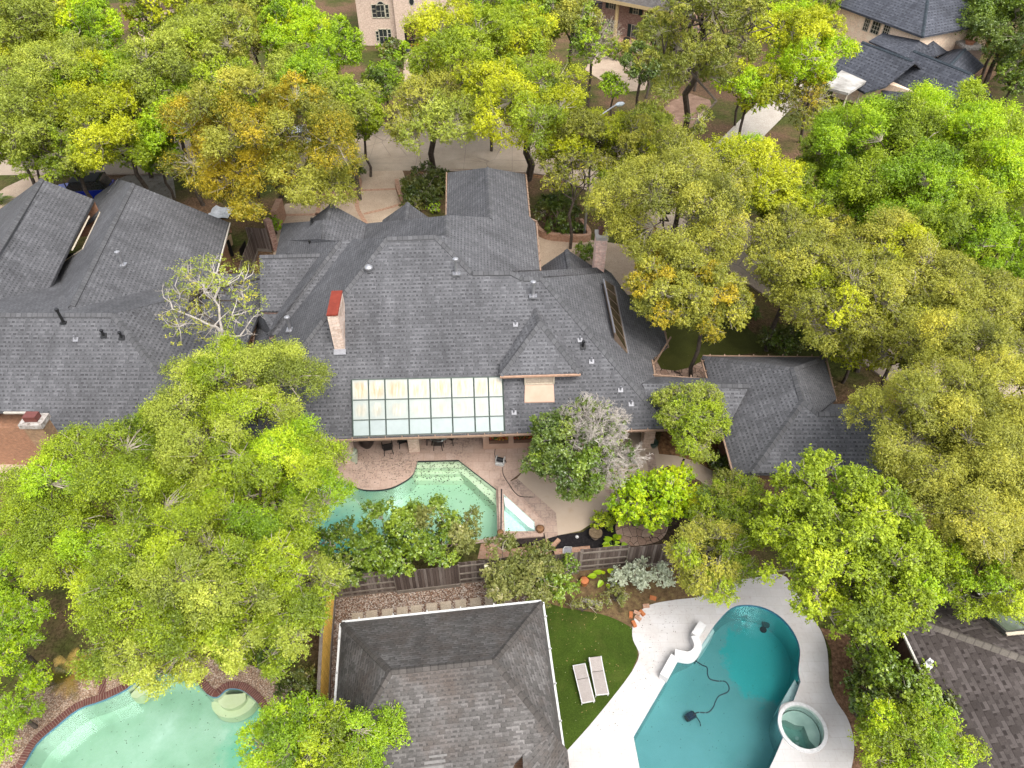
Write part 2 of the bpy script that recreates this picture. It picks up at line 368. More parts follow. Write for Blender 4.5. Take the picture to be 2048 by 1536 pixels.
def road_mat(name, c1, c2, joint=4.5):
    m, n, b = mat(name, .85, .2); g = G(n); x, y, _ = g.sep(g.OB())
    c = g.ramp(g.noise(.5, None, 6, .65), [(.3, c1), (.7, c2)])
    c = g.mix(1., c, g.ramp(g.noise(12, None, 5, .7), [(.25, .75), (.75, 1.25)]), 'MULTIPLY')
    j = g.M('MAXIMUM', g.M('LESS_THAN', g.M('FRACT', g.M('DIVIDE', x, joint)), .008), g.M('LESS_THAN', g.M('FRACT', g.M('DIVIDE', g.M('ADD', y, 1.2), joint)), .008))
    ck = g.M('LESS_THAN', g.vor(.35, g.mix(.08, g.OB(), g.noise(1.5, None, 4, .6, 'Color')), 'DISTANCE_TO_EDGE'), .012)
    c = g.mix(g.M('MULTIPLY', g.M('MAXIMUM', j, g.M('MULTIPLY', ck, g.ramp(g.noise(.12, None, 2), [(.45, 0.), (.6, 1.)]))), .5), c, (.09, .07, .055))
    c = g.mix(g.ramp(g.noise(2.3, None, 7, .8), [(.56, 0.), (.75, .55)]), c, (.16, .1, .06))
    g.L(c, b.inputs['Base Color']); return m
ROAD = road_mat('road_concrete', (.24, .19, .14), (.33, .27, .21))
up = [(-2500, 262), (-300, 258), (0, 256), (300, 254), (660, 252), (970, 246), (1090, 262), (1250, 305), (1420, 400), (1600, 500), (1800, 600), (2048, 690), (2500, 860)]
lo = [(2400, 1150), (2048, 930), (1900, 860), (1760, 750), (1640, 670), (1500, 570), (1340, 470), (1200, 395), (1120, 358), (1060, 346), (800, 341), (690, 344), (350, 348), (60, 350), (-400, 352), (-2500, 365)]
sheet('road', px2(up+lo), .004, ROAD)
def strip(name, pts, w, h, m, z=0., kind='structure', n=5):
    q = smooth([tuple(P(x, y)[:2]) for x, y in pts], n, False); b = MB()
    for i in range(len(q)-1):
        a, c = V(*q[i], z), V(*q[i+1], z); t = (c-a)/np.linalg.norm(c-a); s = V(-t[1], t[0], 0)*w/2; a = a-t*.01; c = c+t*.01; H = V(0, 0, h+.0006*(i % 3))
        b.poly([a-s+H, c-s+H, c+s+H, a+s+H]); b.poly([a-s, c-s, c-s+H, a-s+H]); b.poly([c+s, a+s, a+s+H, c+s+H])
    o = b.build(name, m)
    return struct(o, kind) if kind else o
KERB = noisemat('kerb_concrete', [(.3, (.3, .23, .18)), (.7, (.42, .34, .27))], 2, fine=20)
strip('kerb', up[2:], .3, .13, KERB); strip('kerb', [(60, 350), (350, 348), (660, 345)], .3, .13, KERB); strip('kerb', lo[1:-6], .3, .13, KERB); strip('kerb', [(830, 341), (1060, 346)], .3, .13, KERB)
LIT = noisemat('leaf_litter_mix', [(.35, (.09, .045, .022)), (.55, (.25, .13, .06)), (.7, (.38, .23, .11))], 4, 8, fine=25)
for q in ([(690, 250), (850, 246), (970, 244), (1090, 258)], [(820, 344), (950, 343), (1060, 349), (1130, 365)], [(1180, 390), (1300, 455), (1480, 560)]):
    strip('leaf_litter', q, .9, .006, LIT, .006, 'stuff')
DRV = noisemat('drive_concrete', [(.3, (.44, .33, .24)), (.6, (.54, .42, .31)), (.8, (.6, .48, .37))], .8, 7, fine=14, mask2=(4, .58, .75, (.3, .22, .15)))
sheet('driveway', px2([(690, 344), (805, 341), (812, 360), (800, 380), (806, 408), (830, 436), (900, 470), (900, 520), (545, 520), (556, 445), (570, 408), (640, 398), (702, 388), (718, 366)]), .008, DRV)
for q in ([(718, 381), (795, 378)], [(716, 384), (714, 412), (724, 434), (735, 450)], [(728, 428), (770, 418), (806, 407)], [(572, 430), (640, 429)], [(640, 400), (634, 430)]):
    strip('paving_strip', q, .35, .004, BRPAVE, .012)
sheet('side_patio', px2([(1068, 470), (1100, 478), (1180, 480), (1330, 500), (1300, 590), (1060, 590)]), .006, DRV)
sheet('driveway', px2([(1380, 360), (1440, 345), (1500, 338), (1530, 270), (1610, 190), (1660, 150), (1690, 90), (1660, 75), (1600, 130), (1540, 180), (1470, 250), (1400, 320)]), .009, noisemat('pale_concrete', [(.3, (.5, .44, .37)), (.7, (.62, .56, .48))], 1, fine=10))
sheet('driveway', px2([(1270, 262), (1300, 240), (1340, 205), (1372, 185), (1420, 200), (1424, 215), (1390, 250), (1330, 290)]), .008, noisemat('leafy_paving', [(.35, (.2, .12, .08)), (.6, (.33, .21, .15)), (.75, (.42, .3, .22))], 1.2, 8, fine=18))
sheet('driveway', px2([(1180, 118), (1215, 112), (1300, 150), (1290, 180), (1240, 185), (1170, 140)]), .0085, DRV)
sheet('path', px2([(812, 92), (842, 92), (846, 140), (842, 240), (818, 240), (806, 150)]), .006, DRV)
sheet('driveway', px2([(-60, 430), (10, 375), (60, 352), (90, 352), (75, 420), (40, 440)]), .008, DRV)
sheet('driveway', px2([(255, 350), (345, 345), (352, 395), (330, 420), (240, 420), (140, 400)]), .008, noisemat('grey_concrete', [(.35, (.2, .18, .15)), (.65, (.33, .29, .25))], 1, 7, fine=14, mask2=(3, .55, .7, (.12, .09, .06))))
TRAV = pavemat('pink_travertine', [(.54, .385, .305), (.63, .48, .395), (.5, .36, .285)], .62, .62, .01, (.4, .26, .2), (.12, .09, .075), .46, .66)
sheet('patio', px2([(540, 830), (1075, 830), (1082, 925), (1047, 942), (1020, 962), (1110, 1028), (1114, 1072), (1088, 1079), (962, 1086), (640, 1125), (520, 1100)]), .012, TRAV, [pool_main, spa_tri])
STN = pavemat('stained_travertine', [(.46, .33, .26), (.5, .38, .3), (.42, .31, .25)], .6, .45, .012, (.3, .22, .18), (.07, .06, .055), .42, .58)
sheet('paving_strip', px2([(1020, 964), (1034, 957), (1112, 1026), (1116, 1071), (1089, 1077), (1088, 1044)]), .018, STN)
CONC = noisemat('deck_concrete', [(.25, (.4, .315, .235)), (.55, (.455, .365, .28)), (.8, (.5, .41, .32))], .5, 9, mask2=(1.1, .56, .8, (.37, .27, .18)), bump=.08)
sheet('pool_deck', px2([(1075, 830), (1082, 925), (1047, 942), (1034, 957), (1112, 1026), (1116, 1071), (1160, 1062), (1195, 1040), (1222, 1018), (1250, 990), (1285, 965), (1315, 943), (1335, 932), (1370, 945), (1400, 962), (1425, 985), (1450, 975), (1430, 945), (1395, 925), (1355, 912), (1318, 908), (1310, 870), (1320, 830)]), .009, CONC)
for q, w_ in (([(1217, 978), (1243, 1000)], .5), ([(1300, 905), (1306, 948)], .5), ([(1368, 918), (1360, 940)], .12), ([(1047, 942), (1022, 962)], .022)):
    strip('paving_strip', q, w_, .003, STN if w_ > .2 else SOIL, .0145, n=2)
sheet('mulch_bed', px2([(1095, 1076), (1120, 1070), (1165, 1064), (1196, 1043), (1222, 1022), (1240, 1040), (1236, 1075), (1250, 1105), (1195, 1112), (1098, 1106)]), .0065, noisemat('black_mulch', [(.35, (.008, .007, .008)), (.6, (.022, .019, .02)), (.78, (.1, .08, .065))], 9, 7, fine=34))
sheet('garden_bed', px2([(1312, 910), (1360, 918), (1430, 950), (1470, 985), (1480, 900), (1440, 830), (1330, 840)]), .0062, LIT)
sheet('garden_bed', px2([(955, 1125), (1330, 1125), (1420, 1130), (1500, 1155), (1390, 1192), (1300, 1206), (1268, 1236), (1262, 1262), (1200, 1228), (1130, 1216), (1080, 1203), (1000, 1180)]), .0055, noisemat('dry_bed', [(.3, (.06, .045, .018)), (.5, (.16, .1, .05)), (.62, (.2, .15, .06)), (.75, (.35, .24, .15))], 3.5, 8, fine=26))
sheet('garden_bed', px2([(1640, 1255), (1700, 1270), (1725, 1420), (1740, 1600), (1690, 1600), (1712, 1490), (1668, 1395), (1662, 1300)]), .0055, noisemat('bark_bed', [(.3, (.07, .035, .02)), (.5, (.2, .11, .06)), (.68, (.34, .2, .12)), (.8, (.6, .5, .4))], 6, 8, fine=30))
def flag_mat():
    m, n, b = mat('flagstone', .8, .2); g = G(n)
    e = g.vor(2.5, None, 'DISTANCE_TO_EDGE'); cc = g.vor(2.5, None, 'F1', 'Color')
    c = g.mix(g.sep(cc)[0], (.42, .27, .2), (.6, .43, .34))
    c = g.mix(1., c, g.ramp(g.noise(8, None, 6), [(.25, .7), (.75, 1.25)]), 'MULTIPLY')
    c = g.mix(g.M('LESS_THAN', e, .022), c, (.05, .035, .028)); g.L(c, b.inputs['Base Color']); return m
FLAG = flag_mat()
sheet('flagstone_path', px2([(1232, 1048), (1262, 1030), (1312, 1022), (1336, 1050), (1318, 1082), (1262, 1092), (1238, 1080)], 0, 4), .012, FLAG)
sheet('flagstone_path', px2([(1300, 770), (1310, 715), (1322, 738), (1350, 742), (1380, 735), (1405, 722), (1440, 735), (1440, 775)]), .011, FLAG)
sheet('brick_path', px2([(962, 1088), (1094, 1078), (1097, 1108), (1000, 1118), (955, 1118)]), .0125, BRPAVE)
def turf_mat(name, a, b2, c3):
    m, n, b = mat(name, .9, .15); g = G(n)
    c = g.ramp(g.noise(24, None, 5, .75), [(.3, a), (.55, b2), (.75, c3)])
    c = g.mix(1., c, g.ramp(g.noise(.8, None, 5), [(.3, .75), (.7, 1.2)]), 'MULTIPLY')
    c = g.mix(g.ramp(g.noise(.55, None, 6, .65), [(.52, 0.), (.72, .45)]), c, (.11, .105, .025))
    c = g.mix(g.M('LESS_THAN', g.vor(3.2), .045), c, (.4, .38, .25))
    g.L(c, b.inputs['Base Color']); g.bump(g.noise(60, None, 3), b, .7, .03); return m
sheet('artificial_turf', px2([(1060, 1198, 1), (1095, 1206), (1130, 1216), (1200, 1228), (1240, 1243), (1268, 1262), (1272, 1290), (1275, 1312), (1262, 1345, 1), (1240, 1376), (1180, 1450), (1128, 1508, 1), (1080, 1508, 1)], 0, 3), .014, turf_mat('turf_green', (.025, .045, .004), (.05, .085, .008), (.085, .13, .015)))
sheet('lawn', px2([(1300, 660), (1330, 620), (1450, 615), (1500, 660), (1530, 700), (1420, 715), (1405, 722), (1380, 735), (1350, 742), (1322, 738), (1308, 715)], 0, 3), .007, turf_mat('lawn_green', (.045, .05, .01), (.09, .1, .02), (.15, .145, .04)))
DECKW = pavemat('white_deck', [(.7, .68, .66), (.76, .74, .73), (.66, .62, .59)], .7, .45, .005, (.55, .5, .46), (.45, .36, .3), .54, .74)
sheet('white_pool_deck', px2([(1124, 1512, 1), (1180, 1450), (1240, 1376), (1264, 1343, 1), (1278, 1310), (1266, 1280), (1265, 1255), (1272, 1232), (1300, 1210), (1350, 1200), (1400, 1193), (1425, 1172), (1450, 1163), (1495, 1158), (1530, 1152), (1565, 1150), (1592, 1180), (1620, 1230), (1642, 1262), (1654, 1300), (1657, 1340), (1659, 1372), (1672, 1402), (1692, 1432), (1703, 1460), (1708, 1490), (1704, 1530), (1680, 1620, 1), (1110, 1620, 1)], 0, 4), .02, DECKW, [pool_right, spa_round])
def pebble(name, stops, sc_, base=None):
    m, n, b = mat(name, .85, .2); g = G(n)
    cc = g.vor(sc_, None, 'F1', 'Color'); c = g.ramp(g.sep(cc)[0], stops)
    c = g.mix(1., c, g.ramp(g.vor(sc_), [(0, 1.25), (.7, .45)]), 'MULTIPLY')
    c = g.mix(1., c, g.ramp(g.noise(.8, None, 5), [(.3, .8), (.7, 1.15)]), 'MULTIPLY')
    g.L(c, b.inputs['Base Color']); g.bump(g.vor(sc_), b, -.5, .03); return m
sheet('gravel_strip', px2([(655, 1185), (960, 1130), (1040, 1175), (1090, 1215), (1090, 1260), (680, 1300), (672, 1480), (640, 1480)]), .008, pebble('gravel', [(.1, (.2, .1, .06)), (.4, (.4, .26, .18)), (.7, (.5, .39, .32)), (.9, (.66, .58, .5))], 19), (), 'structure')
AGG = pebble('pebble_aggregate', [(.1, (.34, .2, .13)), (.5, (.5, .34, .23)), (.9, (.66, .52, .4))], 22)
sheet('pool_deck', px2([(-60, 1470), (10, 1415), (70, 1385), (140, 1360), (205, 1340), (290, 1322), (370, 1310), (440, 1318), (500, 1330), (545, 1352), (572, 1380), (566, 1430), (550, 1500), (520, 1640), (-60, 1700)], 0, 3), .012, AGG, [pool_left])
sheet('pool_deck', px2([(-80, 905), (52, 905), (52, 930), (70, 960), (-80, 970)]), .012, noisemat('cream_concrete', [(.3, (.5, .37, .27)), (.7, (.6, .46, .35))], 1, fine=10))
sheet('garden_bed', px2([(1215, 1028), (1300, 960), (1345, 945), (1420, 985), (1440, 1060), (1400, 1100), (1245, 1108), (1232, 1075), (1238, 1042)]), .0058, noisemat('brown_mulch', [(.35, (.045, .03, .02)), (.6, (.11, .075, .05)), (.78, (.2, .15, .1))], 6, 8, fine=26))
# pavers between the fence and the hip roof house
PAV = noisemat('paver_concrete', [(.3, (.46, .38, .28)), (.7, (.58, .49, .38))], 4, fine=20)
tl = ['half hidden by the white gutter', 'second from the yellow fence', 'third from the yellow fence', 'fourth from the yellow fence', 'fifth from the yellow fence', 'in the middle of the row', 'fifth from the shrub end', 'fourth from the shrub end', 'third from the shrub end', 'second from the shrub end', 'partly under the flowering shrub']
for k, (x, y) in enumerate([(120, 655), (203, 641), (295, 631), (382, 620), (465, 609), (555, 597), (637, 588), (724, 577), (811, 567), (897, 558), (990, 546)]):
    c = P(674+x/2.926, 1011+y/2.926); b = MB(); b.box((c[0], c[1], .02), (.5, .42, .05), R(7)); o = b.build('stepping_stone', PAV)
    tag(o, 'square tan stepping stone on gravel, '+tl[k], 'stepping stone', 'stepping stones along the gravel strip')
# ------------------------------------------------------------ swimming pools
def plaster(name, stops, sc_=1.2, stain=None, specks=None):
    m, n, b = mat(name, .8, .2); g = G(n)
    c = g.ramp(g.noise(sc_, None, 6, .6), stops)
    if stain:
        (sx, sy), rad, scol, sharp = stain
        x, y, z = g.sep(g.OB()); dx = g.M('SUBTRACT', x, sx); dy = g.M('SUBTRACT', y, sy)
        d = g.M('SQRT', g.M('ADD', g.M('MULTIPLY', dx, dx), g.M('MULTIPLY', dy, dy)))
        d = g.M('ADD', d, g.M('MULTIPLY', g.M('SUBTRACT', g.noise(2.2, None, 8, .75), .5), 2.2))
        c = g.mix(g.ramp(g.M('DIVIDE', d, rad*2), [(.5-sharp, 1.), (.5, 0.)]), c, scol)
        c = g.mix(g.M('MULTIPLY', g.ramp(g.noise(9, None, 6, .8), [(.6, 0.), (.7, .5)]), g.M('LESS_THAN', d, rad)), c, tuple(min(1, x*2.2) for x in scol))
    if specks: c = g.mix(g.M('LESS_THAN', g.M('ADD', g.vor(specks), g.M('MULTIPLY', g.noise(.7), .5)), .27), c, (.05, .06, .03))
    g.L(c, b.inputs['Base Color']); return m
def pool(label, outline, depth, wl, pm, tile, water, group='swimming pools', top=0.):
    c = np.mean(np.array(outline), 0); t = thing('swimming_pool', label, 'swimming pool', (c[0], c[1], 0), group)
    pts = ccw(outline); b = MB(); b.tess([Z0(pts, -depth)], 0)
    n = len(pts)
    for k in range(n):
        a, q = pts[k], pts[(k+1) % n]
        b.poly([(q[0], q[1], -depth), (a[0], a[1], -depth), (a[0], a[1], wl-.08), (q[0], q[1], wl-.08)], 0)
        b.poly([(q[0], q[1], wl-.08), (a[0], a[1], wl-.08), (a[0], a[1], top), (q[0], q[1], top)], 1)
    b.build('basin', [pm, tile], t)
    ins = offset(pts, -.004); b = MB(); b.prism(ins, -depth+.01, wl); b.build('water', water, t)
    return t
TILED = plain('dark_pool_tile', (.02, .022, .03), .3)
TILEB = plain('blue_pool_tile', (.06, .2, .32), .3)
W1 = watermat('mint_water', (.97, 1, .98), (.56, .94, .87), .26)
W2 = watermat('pale_green_water', (.97, 1, .98), (.56, .95, .89), .24)
W3 = watermat('teal_water', (.95, 1, 1), (.35, .84, .86), .42)
p1 = pool('mint green swimming pool with steps on the travertine patio', pool_main, 1.25, -.12, plaster('mint_plaster', [(.3, (.46, .57, .43)), (.6, (.54, .63, .49)), (.8, (.58, .66, .53))], .8, ((-9.2, 20.2), 3.3, (.25, .62, .62), .3)), TILED, W1)
PLA1 = plaster('step_plaster', [(.3, (.58, .66, .46)), (.7, (.66, .73, .55))], 1.5)
def step_poly(pts, z, t, name='step', th=1.2, m=None):
    b = MB(); b.prism(pts, z-th, z, bottom=False); return b.build(name, m or PLA1, t)
A_, B_, C_, D_ = [P(*q)[:2] for q in ((835, 922), (917, 920), (992, 978), (995, 1050))]
dn = V(0, -1); al = (D_-C_)
def inset_step(d, e):
    return [A_+V(.02, -.02), B_+V(0, -.02), C_+V(-.02, 0), C_+V(-.02, -1.0), C_+V(-e*.72, -.75-e*.3), B_+V(-.35-.15*d, -d-.35*d), A_+V(-.12*d, -d)]
for q_, z in (([(830, 961), (926, 961), (928, 948), (917, 920.4), (835.3, 922.4)], -.85), ([(829, 949), (925, 948), (917, 920.4), (835.3, 922.4)], -.6), ([(917, 920.4), (991.6, 978.3), (993, 1001), (937, 958), (921, 946), (912, 933)], -.452), ([(833, 936.5), (928, 935.5), (917, 920.4), (835.3, 922.4)], -.3)):
    step_poly([P(x, y, z if y > 925 and not (x > 991) else 0)[:2] for x, y in q_], z, p1, th=1.25+z-.005)
p2 = pool('cloudy pale green pool with dark brick coping, overhung by oak', pool_left, 1.15, -.1, plaster('green_plaster', [(.25, (.34, .47, .34)), (.45, (.46, .59, .46)), (.6, (.56, .66, .55)), (.75, (.74, .8, .73))], .55, (tuple(P(505, 1470)[:2]), 1.9, (.2, .6, .45), .4), None), TILEB, W2)
co = offset(pool_left, .3); b = MB(); n_ = len(co); inn = ccw(pool_left); L_ = 0
for k in range(n_):
    a, q, a2, q2 = inn[k], inn[(k+1) % n_], co[k], co[(k+1) % n_]; l = math.dist(a2, q2)
    b.poly([(*a, .05), (*a2, .05), (*q2, .05), (*q, .05)][::-1], 0, [(L_, .01), (L_, .31), (L_+l, .31), (L_+l, .01)][::-1]); L_ += l
    b.poly([(*a2, 0), (*q2, 0), (*q2, .05), (*a2, .05)], 0); b.poly([(*q, 0), (*a, 0), (*a, .05), (*q, .05)], 0)
b.build('coping', COPEB, p2)
strip('paving_strip', [(206, 1352), (204, 1392)], .28, .004, COPEB, .014, n=2)
PLA2 = plaster('pale_step_plaster', [(.3, (.66, .7, .42)), (.7, (.75, .78, .52))], 2)
sp = P(462, 1386)
for rr, z in ((.95, -.55), (.6, -.3)):
    step_poly([(sp[0]+rr*math.cos(a), sp[1]-.05+rr*math.sin(a)*.8) for a in np.linspace(math.pi*1.05, math.pi*1.95, 14)]+[(sp[0]+.5, sp[1]+.12), (sp[0]-.35, sp[1]+.05)], z, p2, th=.5, m=PLA2)
step_poly(px2([(255, 1380), (284, 1354), (300, 1350), (296, 1366), (276, 1384), (262, 1388)], 0, 3), -.4, p2, th=.6, m=PLA2)
p3 = pool('teal swimming pool with curved white wall on the white deck', pool_right, 1.5, -.12, plaster('teal_plaster', [(.25, (.27, .39, .4)), (.55, (.32, .445, .455)), (.8, (.37, .49, .49))], .5, (tuple(P(1530, 1325, -1.5)[:2]), 2.05, (.13, .5, .5), .08), 0), TILEB, W3)
PLA3 = plaster('pale_teal_plaster', [(.3, (.5, .6, .6)), (.7, (.6, .68, .68))], 2)
step_poly(px2([(1601, 1365), (1587, 1401), (1563, 1410), (1566, 1400), (1594, 1352)]), -.35, p3, 'step', 1.1, PLA3)
step_poly(px2([(1429, 1250), (1398, 1290), (1403, 1300), (1420, 1275), (1432, 1256)]), -.35, p3, 'step', 1.1, PLA3)
b = MB(); dr = P(1541, 1231, -.12); b.lathe((dr[0], dr[1], -1.495), [(.16, 0), (.16, .03), (.12, .035)], 0); b.build('drain', BLACK, p3)
# raised triangular spa joined to the patio
t = thing('hot_tub', 'triangular white spa with raised pink coping beside the mint pool', 'spa', (*np.mean(np.array(spa_tri), 0), 0))
b = MB(); ring = [Z0(ccw(spa_ring), .38), Z0(ccw(spa_tri), .38)]; b.tess(ring, 0)
for lp, s_, z0 in ((ccw(spa_ring), 1, 0.), (ccw(spa_tri), -1, -.35)):
    for k in range(len(lp)):
        a, q = lp[k], lp[(k+1) % len(lp)]
        if s_ < 0: a, q = q, a
        b.poly([(*a, z0), (*q, z0), (*q, .38), (*a, .38)], 0 if s_ > 0 else 2)
b.build('coping', [TRAV, TILED, plain('white_plaster', (.72, .78, .74), .6)], t)
b = MB(); b.tess([Z0(ccw(spa_tri), -.35)]); b.build('basin', plain('spa_floor_plaster', (.68, .78, .72), .6), t)
q = ccw(spa_tri); c_ = np.mean(np.array(q), 0); b = MB()
sq = px2([(1007, 988), (1069, 1044), (1070, 1062), (1058, 1055), (1010, 1012)], .1); b.prism(sq, -.345, .15, bottom=False); b.build('seat', plain('white_seat_plaster', (.84, .87, .83), .6), t)
b = MB(); b.prism(offset(q, -.004), -.34, .31); b.build('water', watermat('clear_spa_water', (1, 1, 1), (.4, .92, .84), .5), t)
b = MB(); e0, e1_ = P(1001, 978, .385), P(1004, 1070, .385); b.box(((e0+e1_)/2), (.07, np.linalg.norm(e1_-e0), .012), 0, 0); b.build('spillway', TILED, t)
# round spa on the white deck
t = thing('hot_tub', 'round grey spa with broad white rim on the white deck', 'spa', (spc[0], spc[1], 0))
b = MB(); N_ = len(spa_round); ro = [(spc[0]+.98*math.cos(a), spc[1]+1.0*math.sin(a)) for a in np.linspace(0, 2*math.pi, 40)[:-1]]
b.tess([Z0(ro, .1), Z0(spa_round, .1)], 0)
for k in range(N_):
    a, q = spa_round[k], spa_round[(k+1) % N_]; c, d = ro[k], ro[(k+1) % N_]
    b.poly([(*q, -.9), (*a, -.9), (*a, .1), (*q, .1)], 1); b.poly([(*c, 0), (*d, 0), (*d, .1), (*c, .1)], 0)
GPL = plaster('grey_spa_plaster', [(.3, (.3, .36, .32)), (.7, (.42, .47, .42))], 2)
b.build('rim', [plain('white_rim', (.78, .77, .76), .6), GPL], t)
b = MB(); b.tess([Z0(spa_round, -.9)]); b.build('basin', plaster('spa_floor', [(.3, (.2, .28, .25)), (.7, (.28, .36, .32))], 2), t)
b = MB(); arc = [(spc[0]+.82*math.cos(a), spc[1]+.84*math.sin(a)) for a in np.linspace(-.9, 2.6, 20)]
b.prism(arc+[(spc[0]-.45, spc[1]+.45), (spc[0]-.1, spc[1]+.25), (spc[0]+.25, spc[1]+.2), (spc[0]+.3, spc[1]-.35)], -.89, -.4, bottom=False); b.build('seat', GPL, t)
b = MB(); b.prism(offset(spa_round, -.004), -.88, -.05); b.build('water', watermat('spa_water', (1, 1, 1), (.42, .86, .84), .75), t)
b = MB()
for dx, dy in ((0, -.1), (-.06, -.33)): b.lathe((spc[0]+dx, spc[1]+dy, -.895), [(.08, 0), (.08, .04), (.05, .06)])
b.build('drain', WHITE, t, smooth=True)
# white fountain wall at the edge of the teal pool
t = thing('fountain_wall', 'white S-curved low wall at the teal pool edge', 'wall', tuple(P(1375, 1300)))
def wallseg(pts, w_, z1, n):
    q = smooth([tuple(P(x, y, z1)[:2]) for x, y in pts], n, False); le, ri = [], []
    for i in range(len(q)):
        d = V(*q[min(i+1, len(q)-1)])-V(*q[max(i-1, 0)]); d /= np.linalg.norm(d); s_ = V(-d[1], d[0])*w_/2; le.append(tuple(V(*q[i])+s_)); ri.append(tuple(V(*q[i])-s_))
    b = MB(); b.prism(le+ri[::-1], 0, z1); return b
WW = noisemat('white_wall_plaster', [(.3, (.74, .73, .72)), (.7, (.82, .81, .8))], 3, bump=.1)
wallseg([(1406, 1246), (1390, 1270)], .34, .45, 1).build('straight_wall', WW, t)
wallseg([(1389, 1271), (1396, 1290), (1392, 1302), (1378, 1310), (1350, 1305)], .32, .5, 5).build('curved_wall', WW, t)
wallseg([(1350, 1312), (1328, 1352)], .36, .42, 1).build('straight_wall', WW, t)
b = MB(); a = P(1366, 1322, -.1); b.box((a[0]+.05, a[1]+.12, -.02), (.75, .06, .28), R(-8)); b.build('tile_panel', plain('blue_tile', (.02, .2, .42), .3), t)
# ------------------------------------------------------------ houses
E_Z = 3.2
_a, _b = P(600, 880, E_Z), P(1318, 857, E_Z)
e1 = (_b-_a)/np.linalg.norm(_b-_a); e2 = V(-e1[1], e1[0], 0); UP = V(0, 0, 1)
HA = math.atan2(e1[1], e1[0])
def H(u, v, z=0.): return _a*V(1, 1, 0)+e1*u+e2*v+UP*z          # main house frame
class Caps:
    def __init__(s): s.l = []
    def cap(s, a, b, w=.17): s.l.append((a, b, w))
    def flush(s, m, par):
        for a, b, w in s.l: q = MB(); q.cap(a, b, w); q.build('ridge_cap', m, par)
class Gut:
    def __init__(s): s.l = []
    def flush(s, m, par):
        for a in s.l: q = MB(); gutter(q, *a); q.build('gutter', m, par)
def drop(b, pts, z, m=0):
    for k in range(len(pts)-1):
        p, q = pts[k], pts[k+1]; zq = z if not callable(z) else None
        b.poly([(p[0], p[1], z), (q[0], q[1], z), q, p], m)
def gutter(b, p, q, m=0, out=(0, -1), ticks=.85):
    if isinstance(b, Gut): b.l.append((p, q, m, out, ticks)); return
    p, q = V(*p), V(*q); t = q-p; L = np.linalg.norm(t); t /= L; o = V(out[0], out[1], 0); c = (p+q)/2+o*.07-UP*.06
    b.box(c, (L, .085, .1), math.atan2(t[1], t[0]), 0, 0)
    for k in range(int(L/ticks)):
        s = p+t*(k+.5)*ticks+o*.07+UP*.012; b.box(s, (.05, .2, .03), math.atan2(t[1], t[0]), 0, 1)
def vent(par, p, kind):
    b = MB(); p = V(*p)
    if kind == 'flue':
        b.box(p+UP*.04, (.42, .42, .1), HA); b.lathe(p, [(.09, 0), (.09, .85)]); b.lathe(p+UP*.85, [(.15, 0), (.15, .12), (.05, .17)]); b.build('roof_vent', STEEL, par)
    elif kind == 'white':
        b.box(p+UP*.03, (.26, .24, .05), HA, 0, .6); b.lathe(p, [(.045, 0), (.04, .3)]); b.build('roof_vent', LEADM, par)
    elif kind == 'dark':
        b.box(p+UP*.03, (.3, .3, .05), HA, 0, .4); b.lathe(p, [(.06, 0), (.06, .32), (.09, .33), (.09, .4)]); b.build('roof_vent', BLACK, par)
    elif kind == 'pipe':
        b.box(p+UP*.05, (.3, .3, .05), HA); b.lathe(p, [(.07, 0), (.07, .8), (.1, .81), (.1, .92)]); b.build('roof_vent', BLACK, par)
    else:
        b.lathe(p, [(.2, -.05), (.2, .1), (.27, .12), (.2, .25), (.05, .33)]); b.build('roof_vent', STEEL, par, True)
def window(par, c, wd, ht, rz, fm=None, gm=None, nx=2, nz=2, name='window', out=-1):
    """window facing local -y; frame with its pane as a sub-part"""
    fm = fm or PALE; b = MB(); cz, sz = math.cos(rz), math.sin(rz)
    T = lambda x, y, z: V(*c)+V(x*cz-y*sz, x*sz+y*cz, z)
    f = .07
    for x in (-wd/2, wd/2): b.box(T(x, out*.03, 0), (f, .1, ht+f), rz)
    for z in (-ht/2, ht/2): b.box(T(0, out*.03, z), (wd-f, .1, f), rz)
    for i in range(1, nx): b.box(T(-wd/2+wd*i/nx, out*.02, 0), (.035, .06, ht-f), rz)
    for i in range(1, nz): b.box(T(0, out*.021, -ht/2+ht*i/nz), (wd-f, .055, .035), rz)
    o = b.build(name, fm, par); p = MB(); p.box(T(0, out*.005, 0), (wd-.01, .02, ht-.01), rz); p.build('pane', gm or WIN, o); return o
# ---- main house
mh = thing('brick_house', 'large grey shingled house with red capped chimney and glass patio roof', 'house', tuple(H(9, 6)))
S = pl(_a, e2, .78)
A = on(S, 773, 476); Bp = on(S, 543, 771); mw = (A-Bp)[2]/np.dot(A-Bp, e1); W = pl(A, e1, mw)
A2 = on(S, 871, 472); B2 = on(S, 945, 545); F = pl(A2, -e1, (A2-B2)[2]/np.dot(B2-A2, e1))
A3 = on(S, 1084, 556); B3 = on(S, 1310, 820); E = pl(A3, -e1, (A3-B3)[2]/np.dot(B3-A3, e1))
Mp = pl(on(S, 1024, 545), -e1, .79)
Bs = pl(on(W, 705, 478), e2, .78); Wu = pl(on(Bs, 680, 482), e1, mw); Ap = pl(on(Wu, 640, 510), e2, .78)
G1 = pl(on(F, 893, 432), e1, .78); G2 = pl(on(F, 975, 335), e1, .78); G3e = pl(on(G1, 731, 447), -e1, .78); G3w = pl(on(G3e, 648, 440), e1, .78)
hipend = lambda p, q, z: p+(q-p)*((p[2]-z)/(p[2]-q[2]))
CL = hipend(A, Bp, E_Z); CR = hipend(A3, B3, E_Z)
o_ = lambda p, *q: [on(p, *x) for x in q]
rf = MB()
rf.slab([CL, CR, A3]+o_(S, (1045, 555), (1022, 544), (945, 545))+[A2, A])
